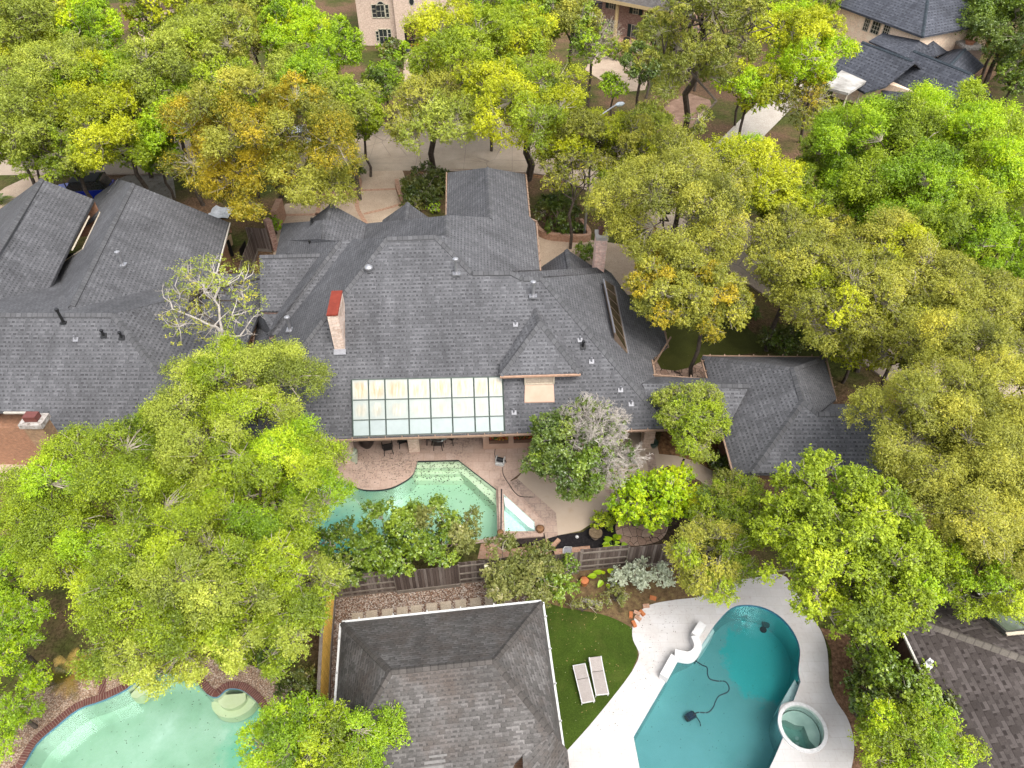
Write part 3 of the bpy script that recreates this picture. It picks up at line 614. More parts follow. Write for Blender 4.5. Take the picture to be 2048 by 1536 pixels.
rf.slab([CL]+o_(W, (504, 703), (516, 643), (497, 632), (500, 600), (560, 590), (690, 490), (705, 478))+[A])
rf.slab(o_(Bs, (705, 478), (575, 672), (536, 669), (680, 482)))
rf.slab(o_(Wu, (680, 482), (536, 669), (557, 622), (640, 510)))
rf.slab([on(Wu, 680, 482), on(Wu, 640, 510)]+[p+UP*.12 for p in o_(G3w, (572, 510), (577, 484), (641, 481.5))])
rf.slab(o_(Ap, (519, 512), (640, 509), (557, 622), (521, 622)))
rf.slab(o_(F, (893, 430), (980, 435), (975, 335), (1050, 348), (1058, 432), (1071, 445), (1079, 539))+[B2, A2]+o_(F, (893, 471)))
rf.slab(o_(G2, (895, 345), (975, 335), (980, 437), (893, 434)))
rf.slab(o_(G1, (893, 431), (893, 472), (790, 474), (729, 478), (731, 447)))
rf.slab(o_(G3e, (647, 440), (731, 447), (729, 478), (640, 484)))
rf.slab(o_(G3w, (565, 447), (647, 440), (641, 482), (577, 486), (571, 510), (551, 510)))
rf.slab(o_(Mp, (1024, 545), (1050, 556), (1085, 553), (1222, 546), (1205, 534)))
rf.slab([A3]+o_(E, (1222, 545), (1255, 590), (1327, 660), (1335, 692), (1302, 720), (1310, 757), (1284, 768))+[CR])
q_ = o_(Ap, (521, 622), (557, 622)); rf.slab([q_[0]-UP*.22, q_[1]-UP*.22]+o_(W, (548, 674), (508, 652)), .1)
# small porch gables to the north and east
def gable(ap, l, r, ze, back, zr):
    a = P(*ap, zr); bk = a+back; L, R_ = P(*l, ze), P(*r, ze); L2, R2 = L+back, R_+back
    rf.slab([a, bk, L2, L], .12); rf.slab([a, R_, R2, bk], .12); return a, bk
cp = Caps()
for g_ in (gable((662, 408), (620, 440), (735, 448), 3.4, e2*-3.4, 5.4), gable((815, 405), (765, 440), (865, 440), 4.0, e2*-3.2, 6.2), gable((1134, 499), (1078, 537), (1188, 534), 3.0, e2*-3.5, 5.0)): cp.cap(*g_)
# dormer over the patio
dz = on(S, 1071, 618); de = P(1080, 643, dz[2]); dS = pl(de, e2, .78)
d1, d2 = on(dS, 1000, 751), on(dS, 1161, 746)
rf.slab([de, d1, d2], .14); dw = pl(de, e1, .95); dE = pl(de, -e1, .95)
rf.poly([dz+UP*.02, d1+V(-.05, .75, .02), d1, de]); rf.poly([dz+UP*.02, de, d2, d2+V(.05, .75, .02)])
roof = rf.build('roof', [SH, FAS], mh)
for p, q in ((A, CL), (A3, CR), (A, A2), (A2, B2), (B2, on(S, 1022, 544)), (on(S, 1022, 544), on(S, 1046, 556)), (on(S, 1046, 556), A3), (on(Bs, 680, 482), on(Bs, 536, 669)), (on(Ap, 519, 512), on(Ap, 640, 509)),
             (on(F, 980, 437), on(F, 975, 335)), (on(F, 893, 431), on(F, 893, 471)), (on(G3e, 647, 440), on(G3e, 641, 478)), (de, d1), (de, d2), (dz, de), (on(E, 1284, 768), P(1497, 770, 4.26))): cp.cap(p, q)
cp.flush(SHC, roof)
wl = MB()
def wblock(u0, u1, v0, v1, z1, m=0): wl.prism([H(u0, v0)[:2], H(u1, v0)[:2], H(u1, v1)[:2], H(u0, v1)[:2]], 0, z1, m, bottom=False)
uL = np.dot(CL-_a, e1); uR = np.dot(CR-_a, e1)
wblock(uL+.7, 9.35, 3.9, 9, 3.3); wblock(9.35, 15.9, 1.75, 9, 3.3, 1); wblock(15.9, 18.3, 3.2, 9, 3.3, 1); wblock(uL+.7, 15.5, 9, 12, 3.2)
gq = lambda p: (np.dot(p-_a, e1), np.dot(p-_a, e2))
u0, v0 = gq(on(G2, 895, 345)); u1, v1 = gq(on(F, 1050, 348)); wblock(u0+.5, u1-.35, 11, v0-.4, 5.1)
wblock(-4.5, u0+.4, 11.5, 17.3, 3.1); wblock(15.4, 17.6, 9, 12.2, 3.1)
for pts, z in ((o_(Ap, (521, 622), (557, 622)), 3.2), (o_(Bs, (536, 669), (575, 672)), 3.0), (o_(Ap, (519, 512), (521, 622)), 2.5), (o_(F, (893, 431), (980, 435)), 4), (o_(G1, (731, 447), (893, 431)), 3), (o_(G3w, (565, 447), (647, 440)), 2.5),
               (o_(G3e, (647, 440), (731, 447)), 2.5), (o_(F, (975, 335), (1050, 348)), 4), (o_(G2, (895, 345), (975, 335)), 4), (o_(Mp, (1024, 545), (1205, 534)), 3), (o_(Wu, (576, 484), (680, 482)), 3), (o_(E, (1084, 556), (1222, 545)), 3)):
    drop(wl, [p-UP*.1 for p in pts], z, 0)
wl.build('wall', [BRICK, STUC], mh)
# dormer wall, window and pan
dm = MB(); dm.prism([H(*gq(q)[:2])[:2] for q in (on(S, 1050, 769), on(S, 1107, 767), on(S, 1107, 767)+e2*2, on(S, 1050, 769)+e2*2)], 4, d1[2]-.12, 0); dm.build('dormer_wall', STUC, mh)
wc = (on(S, 1050, 769)+on(S, 1107, 767))/2; wz = (wc[2]+d1[2]-.12)/2
window(mh, (wc[0], wc[1], wz), 1.5, (d1[2]-wc[2])*.72, HA, PALE, plain('blind', (.5, .42, .33), .7), 2, 1)
pn = MB(); pn.slab([on(S, 1049, 806)+UP*.06, on(S, 1109, 805)+UP*.06, on(S, 1107, 768)+UP*.06, on(S, 1050, 770)+UP*.06], .07, 0, 0)
pn.build('roof_pan', noisemat('pink_metal', [(.3, (.55, .34, .24)), (.7, (.64, .42, .31))], 1.5, rough=.45, bump=0), mh)
ft = MB(); gutter(ft, d1, d2, 0, (-e2)[:2], 90); ft.build('fascia_board', [plain('pink_fascia', (.5, .31, .21), .6), WHITE], mh)
# milky glass roof over the patio: frame with panes
TL, TR, BR, BL = [on(S, *q)+UP*.1 for q in ((704, 763), (1005, 757), (1009, 866), (707, 876))]
cx_ = [(x-325)/(1873-325) for x in (325, 495, 663, 900, 1125, 1345, 1575, 1725, 1873)]; ry_ = [0, .365, .72, 1]
bl = lambda s, t_: (TL*(1-s)+TR*s)*(1-t_)+(BL*(1-s)+BR*s)*t_
fr = MB()
for s in cx_: fr.tube([bl(s, 0)+UP*.03, bl(s, 1)+UP*.03], .035, 0, 4)
for t_ in ry_: fr.tube([bl(0, t_)+UP*.03, bl(1, t_)+UP*.03], .035, 0, 4)
pr = fr.build('patio_roof', plain('oxidised_frame', (.06, .085, .07), .5), mh, label='milky glass patio roof in a dark grid frame')
def pane_mat(nm, base, stain, thr):
    m, n, b = mat(nm, .35, .4); g = G(n); u, v, _ = g.sep(g.UV())
    f = g.M('MULTIPLY', g.M('MULTIPLY', u, g.M('SUBTRACT', 1., u)), g.M('MULTIPLY', v, g.M('SUBTRACT', 1., v)))
    streak = g.noise(1, g.comb(g.M('MULTIPLY', g.sep(g.OB())[0], 7), g.M('MULTIPLY', v, .8)), 5, .7)
    k = g.ramp(g.M('ADD', g.M('MULTIPLY', g.M('POWER', g.M('MULTIPLY', f, 16.), .5), .5), g.M('MULTIPLY', streak, .5)), [(thr, 0.), (thr+.25, 1.)])
    c = g.mix(k, base, g.mix(g.ramp(streak, [(.36, 0.), (.62, 1.)]), stain, (.74, .7, .58)))
    c = g.mix(g.ramp(g.noise(5, None, 7, .8), [(.6, 0.), (.78, .55)]), c, (.2, .2, .17)); c = g.mix(1., c, g.ramp(g.noise(2, None, 5), [(.3, .9), (.7, 1.06)]), 'MULTIPLY')  # grey blotches: dirt, with leaf shadow painted into the pane colour
    g.L(c, b.inputs['Base Color']); return m
PM = [pane_mat('stained_pane', (.5, .53, .48), (.5, .36, .16), .42), pane_mat('milky_pane', (.45, .5, .46), (.47, .36, .2), .58), pane_mat('clean_pane', (.4, .47, .46), (.5, .54, .5), .85)]
for i in range(3):
    for j in range(8):
        q = [bl(cx_[j], ry_[i+1]), bl(cx_[j+1], ry_[i+1]), bl(cx_[j+1], ry_[i]), bl(cx_[j], ry_[i])]
        b = MB(); b.poly(q, 0, [(0, 0), (1, 0), (1, 1), (0, 1)]); lo_ = [p-UP*.03 for p in q]; b.poly(lo_[::-1], 0)
        for k in range(4): b.poly([lo_[k], lo_[(k+1) % 4], q[(k+1) % 4], q[k]], 0)
        b.build('pane', PM[i], pr)
# chimneys
def chimney(par, base, top_l, top_r, wd, dp, rz, z0, z1, m, capm, ch=.12, over=.0):
    pass
x0 = on(S, 670, 702); x1 = on(S, 690.5, 701)
ztop = onY(652.7, 629, x0[1])[2]; back = P(656, 582, ztop)[1]-x0[1]
cw = np.linalg.norm((x1-x0)[:2]); b = MB()
c0 = V(*x0[:2], 0); ax = (x1-x0)*V(1, 1, 0)/cw; ay = V(-ax[1], ax[0], 0)
bp = [c0, c0+ax*cw, c0+ax*cw+ay*back, c0+ay*back]
b.prism([p[:2] for p in bp], x0[2]-1, ztop-.18, 0); ch = b.build('chimney', brickmat('whitewashed_brick', (.62, .5, .42), (.55, .38, .3), (.68, .6, .53), stain=(.3, .22, .17)), mh, label='tall whitewashed brick chimney under a flat red cap')
b = MB(); ce = (bp[0]+bp[2])/2; b.box((ce[0], ce[1], ztop-.04), (cw+.03, back+.05, .08), math.atan2(ax[1], ax[0])); b.build('chimney_cap', RED, ch)
b = MB()
for k in (.2, .5, .8): b.box(bp[0]+ax*cw*k+ay*back/2+UP*(ztop-.13), (.12, back-.1, .12), math.atan2(ax[1], ax[0]))
b.build('cap_leg', BRICK, ch)
b = MB(); b.box(x0+ax*cw/2-ay*.12+UP*.02, (cw+.1, .3, .05), HA, 0, .6); b.build('flashing', LEADM, ch)
yb = 38.8; tl_, tr_ = onY(1192.5, 476, yb), onY(1217, 475.5, yb); w_ = (tr_-tl_)[0]; zt = tl_[2]; dp = P(1194, 459, zt)[1]-yb
b = MB(); cxx, cyy = (tl_[0]+tr_[0])/2, yb+dp/2
b.box((cxx, cyy, zt/2-.1), (w_-.08, dp-.08, zt-.2)); ch = b.build('chimney', brickmat('pale_red_brick', (.6, .36, .29), (.7, .5, .42), (.66, .56, .5)), mh, label='slim brick chimney with white crown behind the east roof')
b = MB(); b.box((cxx, cyy, zt-.1), (w_, dp, .2)); b.build('chimney_crown', noisemat('white_crown', [(.3, (.6, .55, .5)), (.7, (.72, .68, .62))], 3), ch)
b = MB(); b.lathe((cxx, cyy, zt), [(.2, 0), (.2, .3)]); b.lathe((cxx, cyy+.12, zt+.3), [(.26, 0), (.26, .06), (.05, .16)]); b.build('flue', plain('rusty_flue', (.16, .07, .05), .6), ch)
# roof vents
for p, k in (((913, 548), 'flue'), ((1066, 593), 'flue'), ((738, 540), 'turtle'), ((1031, 650), 'white'), ((1160, 681), 'white'), ((1166, 694), 'dark'), ((1183, 724), 'white'), ((1241, 781), 'white'), ((1262, 809), 'white'), ((1028, 826), 'white')):
    vent(mh, on(S, *p), k)
vent(mh, on(W, 581, 661), 'flue'); vent(mh, on(W, 552, 692), 'dark'); vent(mh, on(Wu, 621, 492), 'dark'); vent(mh, on(G3w, 625, 447), 'dark')
# clerestory strip in the east slope
q = [on(E, *x) for x in ((1206, 572), (1229, 574), (1256, 709), (1228, 679))]; b = MB(); nE = UP
lift = [.5, .06, .06, .5]; qt = [p+UP*l for p, l in zip(q, lift)]
b.poly([q[0], q[3], qt[3], qt[0]]); b.poly([q[3], q[2], qt[2], qt[3]]); b.poly([qt[0], qt[3], qt[2], qt[1]]); b.poly([q[0]-UP*.1, q[1]-UP*.1, qt[1], qt[0]])
for s in (0, 1): b.tube([qt[0] if s == 0 else qt[1], qt[3] if s == 0 else qt[2]], .05, 1, 4)
ck = b.build('skylight_strip', [FAS, LEADM], mh, label='long bronze skylight strip in the east slope')
for k in range(6):
    s0, s1 = k/6+.012, (k+1)/6-.012; L_, R_ = (lambda s: qt[0]*(1-s)+qt[3]*s), (lambda s: qt[1]*(1-s)+qt[2]*s)
    b = MB(); m_ = .12; f_ = [L_(s0)*(1-m_)+R_(s0)*m_, L_(s1)*(1-m_)+R_(s1)*m_, L_(s1)*m_+R_(s1)*(1-m_), L_(s0)*m_+R_(s0)*(1-m_)]
    b.poly([p+UP*.03 for p in f_]); b.build('pane', glassmat('bronze_glass', (.045, .035, .02), .15), ck)
# gutters
gb = Gut(); s2 = (-e2)[:2]; gutter(gb, CL, CR, 0, s2)
for pa, q1, q2, out in ((F, (1050, 348), (1058, 432), e1), (F, (1058, 432), (1071, 445), e1), (F, (1071, 445), (1079, 539), e1), (G2, (895, 345), (894, 434), -e1), (W, (504, 703), (516, 643), -e1), (E, (1335, 692), (1302, 720), e1*.7-e2*.7), (E, (1302, 720), (1310, 757), e1), (E, (1327, 660), (1335, 692), e1), (W, (516, 643), (497, 632), -e1), (W, (497, 632), (500, 600), -e1)):
    gutter(gb, on(pa, *q1), on(pa, *q2), 0, out[:2])
gb.flush([COPPER, WHITE], mh)
# patio posts and wall details
def post(px, py, wd, z1=3.05, m=None, rz=HA, pm=None):
    c = P(px, py); b = MB(); b.box((c[0], c[1]+wd/2, z1/2), (wd, wd, z1), rz); return b.build('pillar', m or BRICKP, mh)
post(700, 930, .55); post(829, 905, .62); post(1294, 897, .6)
Yw = H(9.35, 1.75)[1]
for (l, r) in ((980, 1015), (1029, 1066)):
    a = onY(l, 875, Yw+.05); c = onY(r, 875, Yw+.05); cxm = (a+c)/2; wd = c[0]-a[0]
    window(mh, (cxm[0], Yw+.045+(cxm[0]-H(9.35, 1.75)[0])*math.tan(HA)-.02, 1.75), wd, 1.5, HA, plain('tan_window_frame', (.4, .28, .2), .6), WIN, 3, 3)
    bx = MB(); yy = Yw+(cxm[0]-H(9.35, 1.75)[0])*math.tan(HA)-.2; bx.box((cxm[0], yy, .98), (wd+.1, .3, .26), HA); fb = bx.build('flower_box', plain('brown_box', (.12, .06, .035), .6), mh)
    fl = MB(); rn = random.Random(int(l))
    for k in range(160):
        p = V(cxm[0]+rn.uniform(-wd/2, wd/2), yy+rn.uniform(-.13, .13), 1.12+rn.uniform(0, .16)); s = .035
        fl.poly([p+V(-s, -s, 0), p+V(s, -s, rn.uniform(-.03, .03)), p+V(s, s, 0), p+V(-s, s, rn.uniform(-.03, .03))], 0 if rn.random() < .3 else (1 if rn.random() < .6 else 2))
    fl.build('flowers', [plain('red_petal', (.5, .03, .02), .6), plain('flower_leaf', (.04, .09, .02), .7), plain('yellow_petal', (.5, .35, .05), .6)], fb)
pp = H(15.95, 1.7); b = MB(); b.box((pp[0]-.0, pp[1], 1.5), (.12, .12, 3), HA); b.build('downpipe', COPPER, mh)
pp = H(11.9, 1.66); b = MB(); b.box((pp[0], pp[1], 1.5), (.12, .1, 3), HA); b.build('downpipe', COPPER, mh)
dp_ = H(16.6, 3.15, 1.05); b = MB(); b.box(dp_, (.95, .08, 2.1), HA); dr = b.build('door', plain('dark_door', (.07, .05, .04), .6), mh)
b = MB(); b.lathe(dp_+V(.38, -.08, -.05), [(.03, 0), (.04, .03), (.02, .07)]); b.build('handle', STEEL, dr)
# ---- pool house with breezeway
ph = thing('pool_house', 'grey shingled pool house with hipped roof and breezeway', 'house', tuple(P(1560, 900)))
ez2 = 2.9; n0 = P(1406, 713, ez2); pw = pl(n0, (1, .02), .6); pN = pl(n0, (0, -1), .55)
rp, rq = on(pw, 1587, 737), on(pw, 1606, 802); sw = on(pw, 1502, 946); sdir = (0, 1)
pS = pl(rq, sdir, (rq[2]-sw[2])/(rq[1]-sw[1])); pE = pl(rq, (-1, 0), .6)
rf = MB(); rf.slab([n0, rp, rq, sw]+o_(pw, (1468, 948))); rf.slab([n0, on(pN, 1647, 714), rp])
wr = on(pS, 1636, 826); we = wr+V(7, 0, 0)
rf.slab([rq, wr, we, V(we[0], sw[1], sw[2]), sw]); rf.slab([rp, on(pE, 1647, 714), on(pE, 1673, 797), wr+V(.3, .2, 0), wr, rq])
rf.slab([wr, wr+V(.6, 1.6, -.95), we+V(0, 1.6, -.95), we])
bS = pl(P(1300, 768, 4.26), (0, 1), .6); b0, b1 = on(bS, 1284, 768), on(bS, 1500, 770)
rf.slab([b0, on(bS, 1322, 838), on(bS, 1326, 857), on(bS, 1452, 862), b1]); bN = pl(b0, (0, -1), .6); rf.slab([b0, b1, on(bN, 1412, 756), on(bN, 1305, 753)])
r2 = rf.build('roof', [SH, FAS], ph); cp = Caps()
for p, q in ((rp, rq), (rq, sw), (n0, rp), (rp, on(pN, 1647, 714)), (rq, wr), (wr, we)): cp.cap(p, q)
cp.flush(SHC, r2)
wl = MB(); wl.prism([(n0[0]+.5, sw[1]+.7), (17.6, sw[1]+.7), (17.2, n0[1]-.6), (n0[0]+.5, n0[1]-.6)], 0, 2.75, bottom=False); wl.prism([(17.6, sw[1]+.8), (we[0]-.5, sw[1]+.8), (we[0]-.5, wr[1]+.8), (17.6, wr[1]+.8)], 0, 2.75, bottom=False)
wl.build('wall', BRICKB, ph)
gb = Gut(); gutter(gb, n0, on(pw, 1468, 948), 0, (-1, 0)); gutter(gb, n0, on(pN, 1647, 714), 0, (0, 1)); gutter(gb, on(pE, 1647, 714), on(pE, 1673, 797), 0, (1, 0)); gutter(gb, on(bN, 1305, 753), on(bN, 1412, 756), 0, (0, 1)); gb.flush([COPPER, WHITE], ph)
# ---- neighbour on the left
lh = thing('brick_house', 'grey shingled house at the left edge with two front gables', 'house', tuple(P(150, 700)))
zr = 7.5; LS = pl(P(222, 628, zr), (0, 1), .78); l0, l1 = P(-160, 628, zr), P(226, 628, zr)
y_e = 24.2; cut = lambda px: on(LS, px, 0)
def LSy(x, y): z = zr-(l1[1]-y)*.78; return V(x, y, z)
xe = -15.6; se = LSy(xe, y_e)
r2a, r2b = P(265, 367, 7.2), P(142, 612, 7.2); rd = (r2b-r2a)/np.linalg.norm(r2b-r2a); rn_ = V(-rd[1], rd[0], 0); rn_ = rn_ if rn_[0] > 0 else -rn_
L2e = pl(r2a, -rn_, .74); L2w = pl(r2a, rn_, .74); r1a, r1b = P(82, 358, 7.2), P(-60, 590, 7.2)
L1e = pl(r1a, -rn_, .74); L1w = pl(r1a, rn_, .74); LN = pl(l1, (0, -1), .42); LE = pl(l1, (-1, 0), .78)
rf = MB(); ne = on(L2e, 458, 445)
g0, g1_ = on(LS, 8, 822), on(LS, 66, 822); g2 = on(LS, 72, 870)
rf.slab([l0, LSy(l0[0], g0[1]), g0, g1_, g2, V(g2[0]+.1, y_e, se[2]), se, l1])
rf.slab([l1, se, LSy(xe, y_e)+V(0, 0, 0), V(xe, l1[1]+9.4, LE[0][2]-(xe-l1[0])*.78)])
rf.slab([l0, l1, V(l1[0]+5.2, l1[1]+9.5, l1[2]-9.5*.42), V(l0[0], l1[1]+9.5, l1[2]-9.5*.42)])
ee = ne+rd*13.2; rf.slab([r2a, ne, ee, r2b+rd*1.2, r2b])
rf.slab([on(L2w, 237, 358), r2a, r2b+rd*1.2, on(L2w, 95, 566), on(L2w, 114, 533), on(L2w, 165, 499), on(L2w, 200, 427), on(L2w, 158, 456), on(L2w, 190, 392)])
rf.slab([r1a, on(L1e, 187, 398), on(L1e, 150, 470), on(L1e, 118, 535), on(L1e, 95, 585), on(L1e, 60, 640), on(L1e, -60, 650), r1b])
rf.slab([r1a, r1b, on(L1w, -120, 520), on(L1w, -30, 440)])
r2 = rf.build('roof', [SH, FAS], lh); cp = Caps()
for p, q in ((l0, l1), (l1, se), (r2a, r2b), (r1a, r1b), (on(L2w, 237, 358), on(L2w, 216, 387))): cp.cap(p, q)
cp.flush(SHC, r2)
wl = MB(); wl.prism([(l0[0], y_e+1), (xe-.5, y_e+1), (xe-.5, l1[1]+5), (l0[0], l1[1]+5)], 0, 3.0, bottom=False)
n3, e3 = ne-rn_*.5, ee-rn_*.5; q1 = on(L1w, -30, 440)+rd*.8
wl.prism([n3[:2]+rd[:2]*.6, e3[:2], (e3-rn_*7)[:2], (n3-rn_*7+rd*.6)[:2]], 0, 2.7, bottom=False)
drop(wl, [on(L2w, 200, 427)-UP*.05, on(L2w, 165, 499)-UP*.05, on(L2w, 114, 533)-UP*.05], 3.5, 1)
drop(wl, [r2a-UP*.1, ne-UP*.1], 2.5, 0); drop(wl, [r1a-UP*.1, on(L1e, 187, 398)-UP*.1], 2.5, 0)
b0_ = P(-90, 905); b1_ = P(52, 907); zz = onY(8, 797, b1_[1])[2]
wl.prism([(b0_[0], b0_[1]), (b1_[0], b1_[1]), (b1_[0]-1.3, b1_[1]+3.2), (b0_[0], b1_[1]+3.2)], 0, 4.1, 2, bottom=False)
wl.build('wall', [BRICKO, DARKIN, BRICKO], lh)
b = MB(); tq = [on(L2w, 200, 427), on(L2w, 165, 499), on(L2w, 148, 510)]
b.tube([on(L1e, 182, 440)+UP*.3, on(L1e, 148, 508)+UP*.3], .06, 0, 4); b.tube([on(L2w, 200, 425)+UP*.02, on(L2w, 165, 499)+UP*.02, on(L2w, 114, 533)+UP*.02, on(L2w, 95, 566)+UP*.02], .05, 0, 4); b.build('clerestory_trim', [PALE], lh)
gb = Gut(); gutter(gb, ne, ee, 0, rn_[:2], 99); gutter(gb, g0, g1_, 0, (0, -1), 99); gb.flush([plain('cream_gutter', (.6, .55, .48), .5), WHITE], lh)
yb = g2[1]-.35; a, c = onY(70, 902, yb), onY(113, 902, yb)
zt = onY(35, 852, yb)[2]
def chim(par, px_tl, px_tr, py, Y, back_py, m, crown, label=None, z0=0):
    a, c = onY(px_tl, py, Y), onY(px_tr, py, Y); z = a[2]; w_ = c[0]-a[0]; d = P(px_tl, back_py, z)[1]-Y; cx, cy = (a[0]+c[0])/2, Y+d/2
    b = MB(); b.box((cx, cy, (z0+z-.25)/2), (w_-.16, d-.16, z-.25-z0)); o = b.build('chimney', m, par, label=label)
    b = MB(); b.box((cx, cy, z-.125), (w_, d, .25)); b.build('chimney_crown', crown, o); return o, (cx, cy, z), w_, d
CROWN = noisemat('stained_crown', [(.35, (.22, .18, .15)), (.55, (.5, .46, .42)), (.7, (.6, .57, .53))], 5)
o, c_, w_, d_ = chim(lh, 35, 81, 851, 22.6, 826, brickmat('tan_brick', (.42, .26, .14), (.36, .2, .11), (.4, .3, .22), stain=(.2, .14, .09)), CROWN, 'tan brick chimney with a square rust red cap')
b = MB(); b.box((c_[0], c_[1], c_[2]+.17), (w_*.55, d_*.5, .3)); b.build('chimney_cap', plain('rust_cap', (.17, .05, .04), .5), o)
for p, k in (((128, 646), 'pipe'), ((152, 680), 'white'), ((208, 672), 'dark'), ((244, 676), 'dark')): vent(lh, on(LS, *p), k)
vent(lh, on(L2e, 246, 531), 'flue')
# ---- house at the bottom
bh = thing('house', 'weathered hip roofed house with white gutters at the bottom', 'house', tuple(P(900, 1450)))
z = 3.; c1, c2 = P(684, 1246, z), P(1083, 1204, z); f1 = (c2-c1)/np.linalg.norm(c2-c1); f2 = V(-f1[1], f1[0], 0)
bN = pl(c1, -f2, .7); k1, k2 = on(bN, 781, 1343), on(bN, 988, 1321)
wdir = f1; se_ = P(1131, 1536, z); nw_ = P(672, 1420, z)
w1 = (c2-c1)
LEN = 8.6; c3, c4 = c2-f2*LEN+f1*.25, c1-f2*LEN
half = np.dot(c1-k1, f2)
bS_ = pl(k1, f2, .42); bW = pl(c1, f1, .7); bE = pl(c2, -f1, .7)
s1, s2_ = on(bS_, 738, 1424), on(bS_, 1070, 1440)
rf = MB(); rf.slab([c1, c2, k2, k1], .15); sW = c1-f2*9.2; sE = c2-f2*9.2
south = lambda p: p
k1s, k2s = k1-f2*7.5-f1*1.6-UP*2.1, k2-f2*6.6+f1*2.0-UP*1.9
rf.slab([k1, k2, on(bS_, 1108, 1468), on(bS_, 1045, 1510), on(bS_, 1030, 1525), on(bS_, 1000, 1600), on(bS_, 640, 1600), on(bS_, 735, 1424)], .15)
rf.slab([c1, k1, on(bS_, 735, 1424), on(bS_, 700, 1540), c1+(nw_-c1)*1.62], .15); rf.slab([c2, V(se_[0]+.1, se_[1]-1.4, 3.), on(bE, 1125, 1490)-UP*.0, on(bS_, 1108, 1468), k2], .15)
rf.slab([on(bS_, 1108, 1468)+UP*.02, P(1135, 1500, 3.12), P(1150, 1640, 3.1), P(1050, 1640, 3.4), on(bS_, 1045, 1510)+UP*.02], .15)
r2 = rf.build('roof', [SH2, FAS], bh); cp = Caps()
for p, q in ((c1, k1), (c2, k2), (k1, k2), (k1, on(bS_, 735, 1424)), (k2, on(bS_, 1104, 1466))): cp.cap(p, q, .12)
cp.flush(SHC2, r2)
gb = Gut(); gutter(gb, c1, c2, 0, f2[:2], 1.4); gutter(gb, c2, V(se_[0]+.1, se_[1]-1.4, 3.), 0, (1, .1), 1.4); gutter(gb, c1, c1+(nw_-c1)*1.62, 0, (-1, 0), 1.4); gb.flush([plain('white_gutter', (.72, .72, .7), .45, var=.08), WHITE], bh)
wl = MB(); wl.prism([(c1-f2*.6+f1*.6)[:2], (c2-f2*.6-f1*.6)[:2], (c2-f2*9-f1*.2)[:2], (c1+(nw_-c1)*1.6+f1*.6)[:2]], 0, 2.85, bottom=False); wl.build('wall', BRICKB, bh)
vp = on(bS_, 876, 1512); b = MB()
for k in range(3): b.box(vp+V(-.1*k, -.17*k, .012-.07*k), (.62+.1*k, .07+.02*k, .03), math.atan2(f1[1], f1[0]), 0, .39)
b.build('roof_patch', plain('pale_shingle_patch', (.2, .19, .18), .8), bh)
# ---- house bottom right
rh = thing('house', 'brown shingled house with twin skylights at the bottom right corner', 'house', tuple(P(1950, 1400)))
z = 3.; n1, n2 = P(1826, 1203, z), P(2010, 1186, z); h1 = (n2-n1)/np.linalg.norm(n2-n1); h2 = V(-h1[1], h1[0], 0)
wN = pl(n1, -h2, .5); q1 = P(1800, 1243, z); 
hp = on(wN, 2060, 1314); w2 = P(1850, 1345, z); w3 = P(1940, 1540, z); ww = (w3-q1)/np.linalg.norm(w3-q1); wn = V(-ww[1], ww[0], 0); wn = wn if wn[0] > 0 else -wn
wW = pl(q1, wn, .5); r0 = on(wW, 1822, 1236); far = on(wW, 2130, 1345)
rf = MB(); rf.slab([q1, w3+ww*2.5, on(wW, 2350, 1700), far, r0], .15); rf.slab([r0, far, on(wN, 2300, 1290), n2+h1*5, n1], .15)
r2 = rf.build('roof', [SH3, FAS], rh); cp = Caps(); cp.cap(r0, far, .2); cp.flush(SHC3, r2)
gb = Gut(); gutter(gb, q1, w3+ww*2.5, 0, (-wn)[:2], 99); gutter(gb, n1, n2+h1*4, 0, h2[:2], 99); gb.flush([plain('white_gutter_b', (.7, .66, .6), .5), WHITE], rh)
wl = MB(); i1 = q1+wn*.5-h2*.5; wl.prism([i1[:2], (w3+ww*2.5+wn*.5)[:2], (w3+ww*2.5+wn*8)[:2], (n2+h1*4-h2*.5)[:2], (n1+wn*.3-h2*.5)[:2]], 0, 2.85, bottom=False); wl.build('wall', BRICKB, rh)
mp = q1+ww*1.9+wn*.42-UP*1.6; b = MB(); b.box(mp, (.12, .4, .6), math.atan2(ww[1], ww[0])+R(90)); mb = b.build('meter_box', plain('grey_meter', (.35, .38, .4), .5), rh)
b = MB(); b.tube([mp-UP*.3, V(mp[0], mp[1], .05)], .03, 0, 6); b.tube([mp+UP*.3, V(mp[0], mp[1], 2.8)], .025, 0, 6); b.build('conduit', BLACK, mb)
b = MB(); v_ = on(wW, 1857, 1330); b.box(v_+UP*.06, (.45, .3, .06), .6, 0, .3); b.lathe(v_, [(.06, 0), (.06, .35)]); b.build('roof_vent', WHITE, rh)
for l, r in ((1968, 2012), (2016, 2070)):
    b = MB(); q = [on(wN, l, 1231)+UP*.14, on(wN, r, 1225)+UP*.14, on(wN, r+42, 1262)+UP*.14, on(wN, l+42, 1268)+UP*.14]
    b.slab(q, .2, 0, 0); fr = b.build('skylight', plain('grey_skylight_frame', (.12, .12, .11), .5), rh)
    c_ = sum(q)/4; b = MB(); b.poly([c_+(p-c_)*.86+UP*.012 for p in q]); b.build('pane', glassmat('green_glass', (.16, .2, .14), .12), fr)
    b = MB(); b.box((q[2]+q[3])/2+UP*.02-h2*.1, (1.1, .12, .06), math.atan2(h1[1], h1[0])); b.build('sill', PALE, fr)
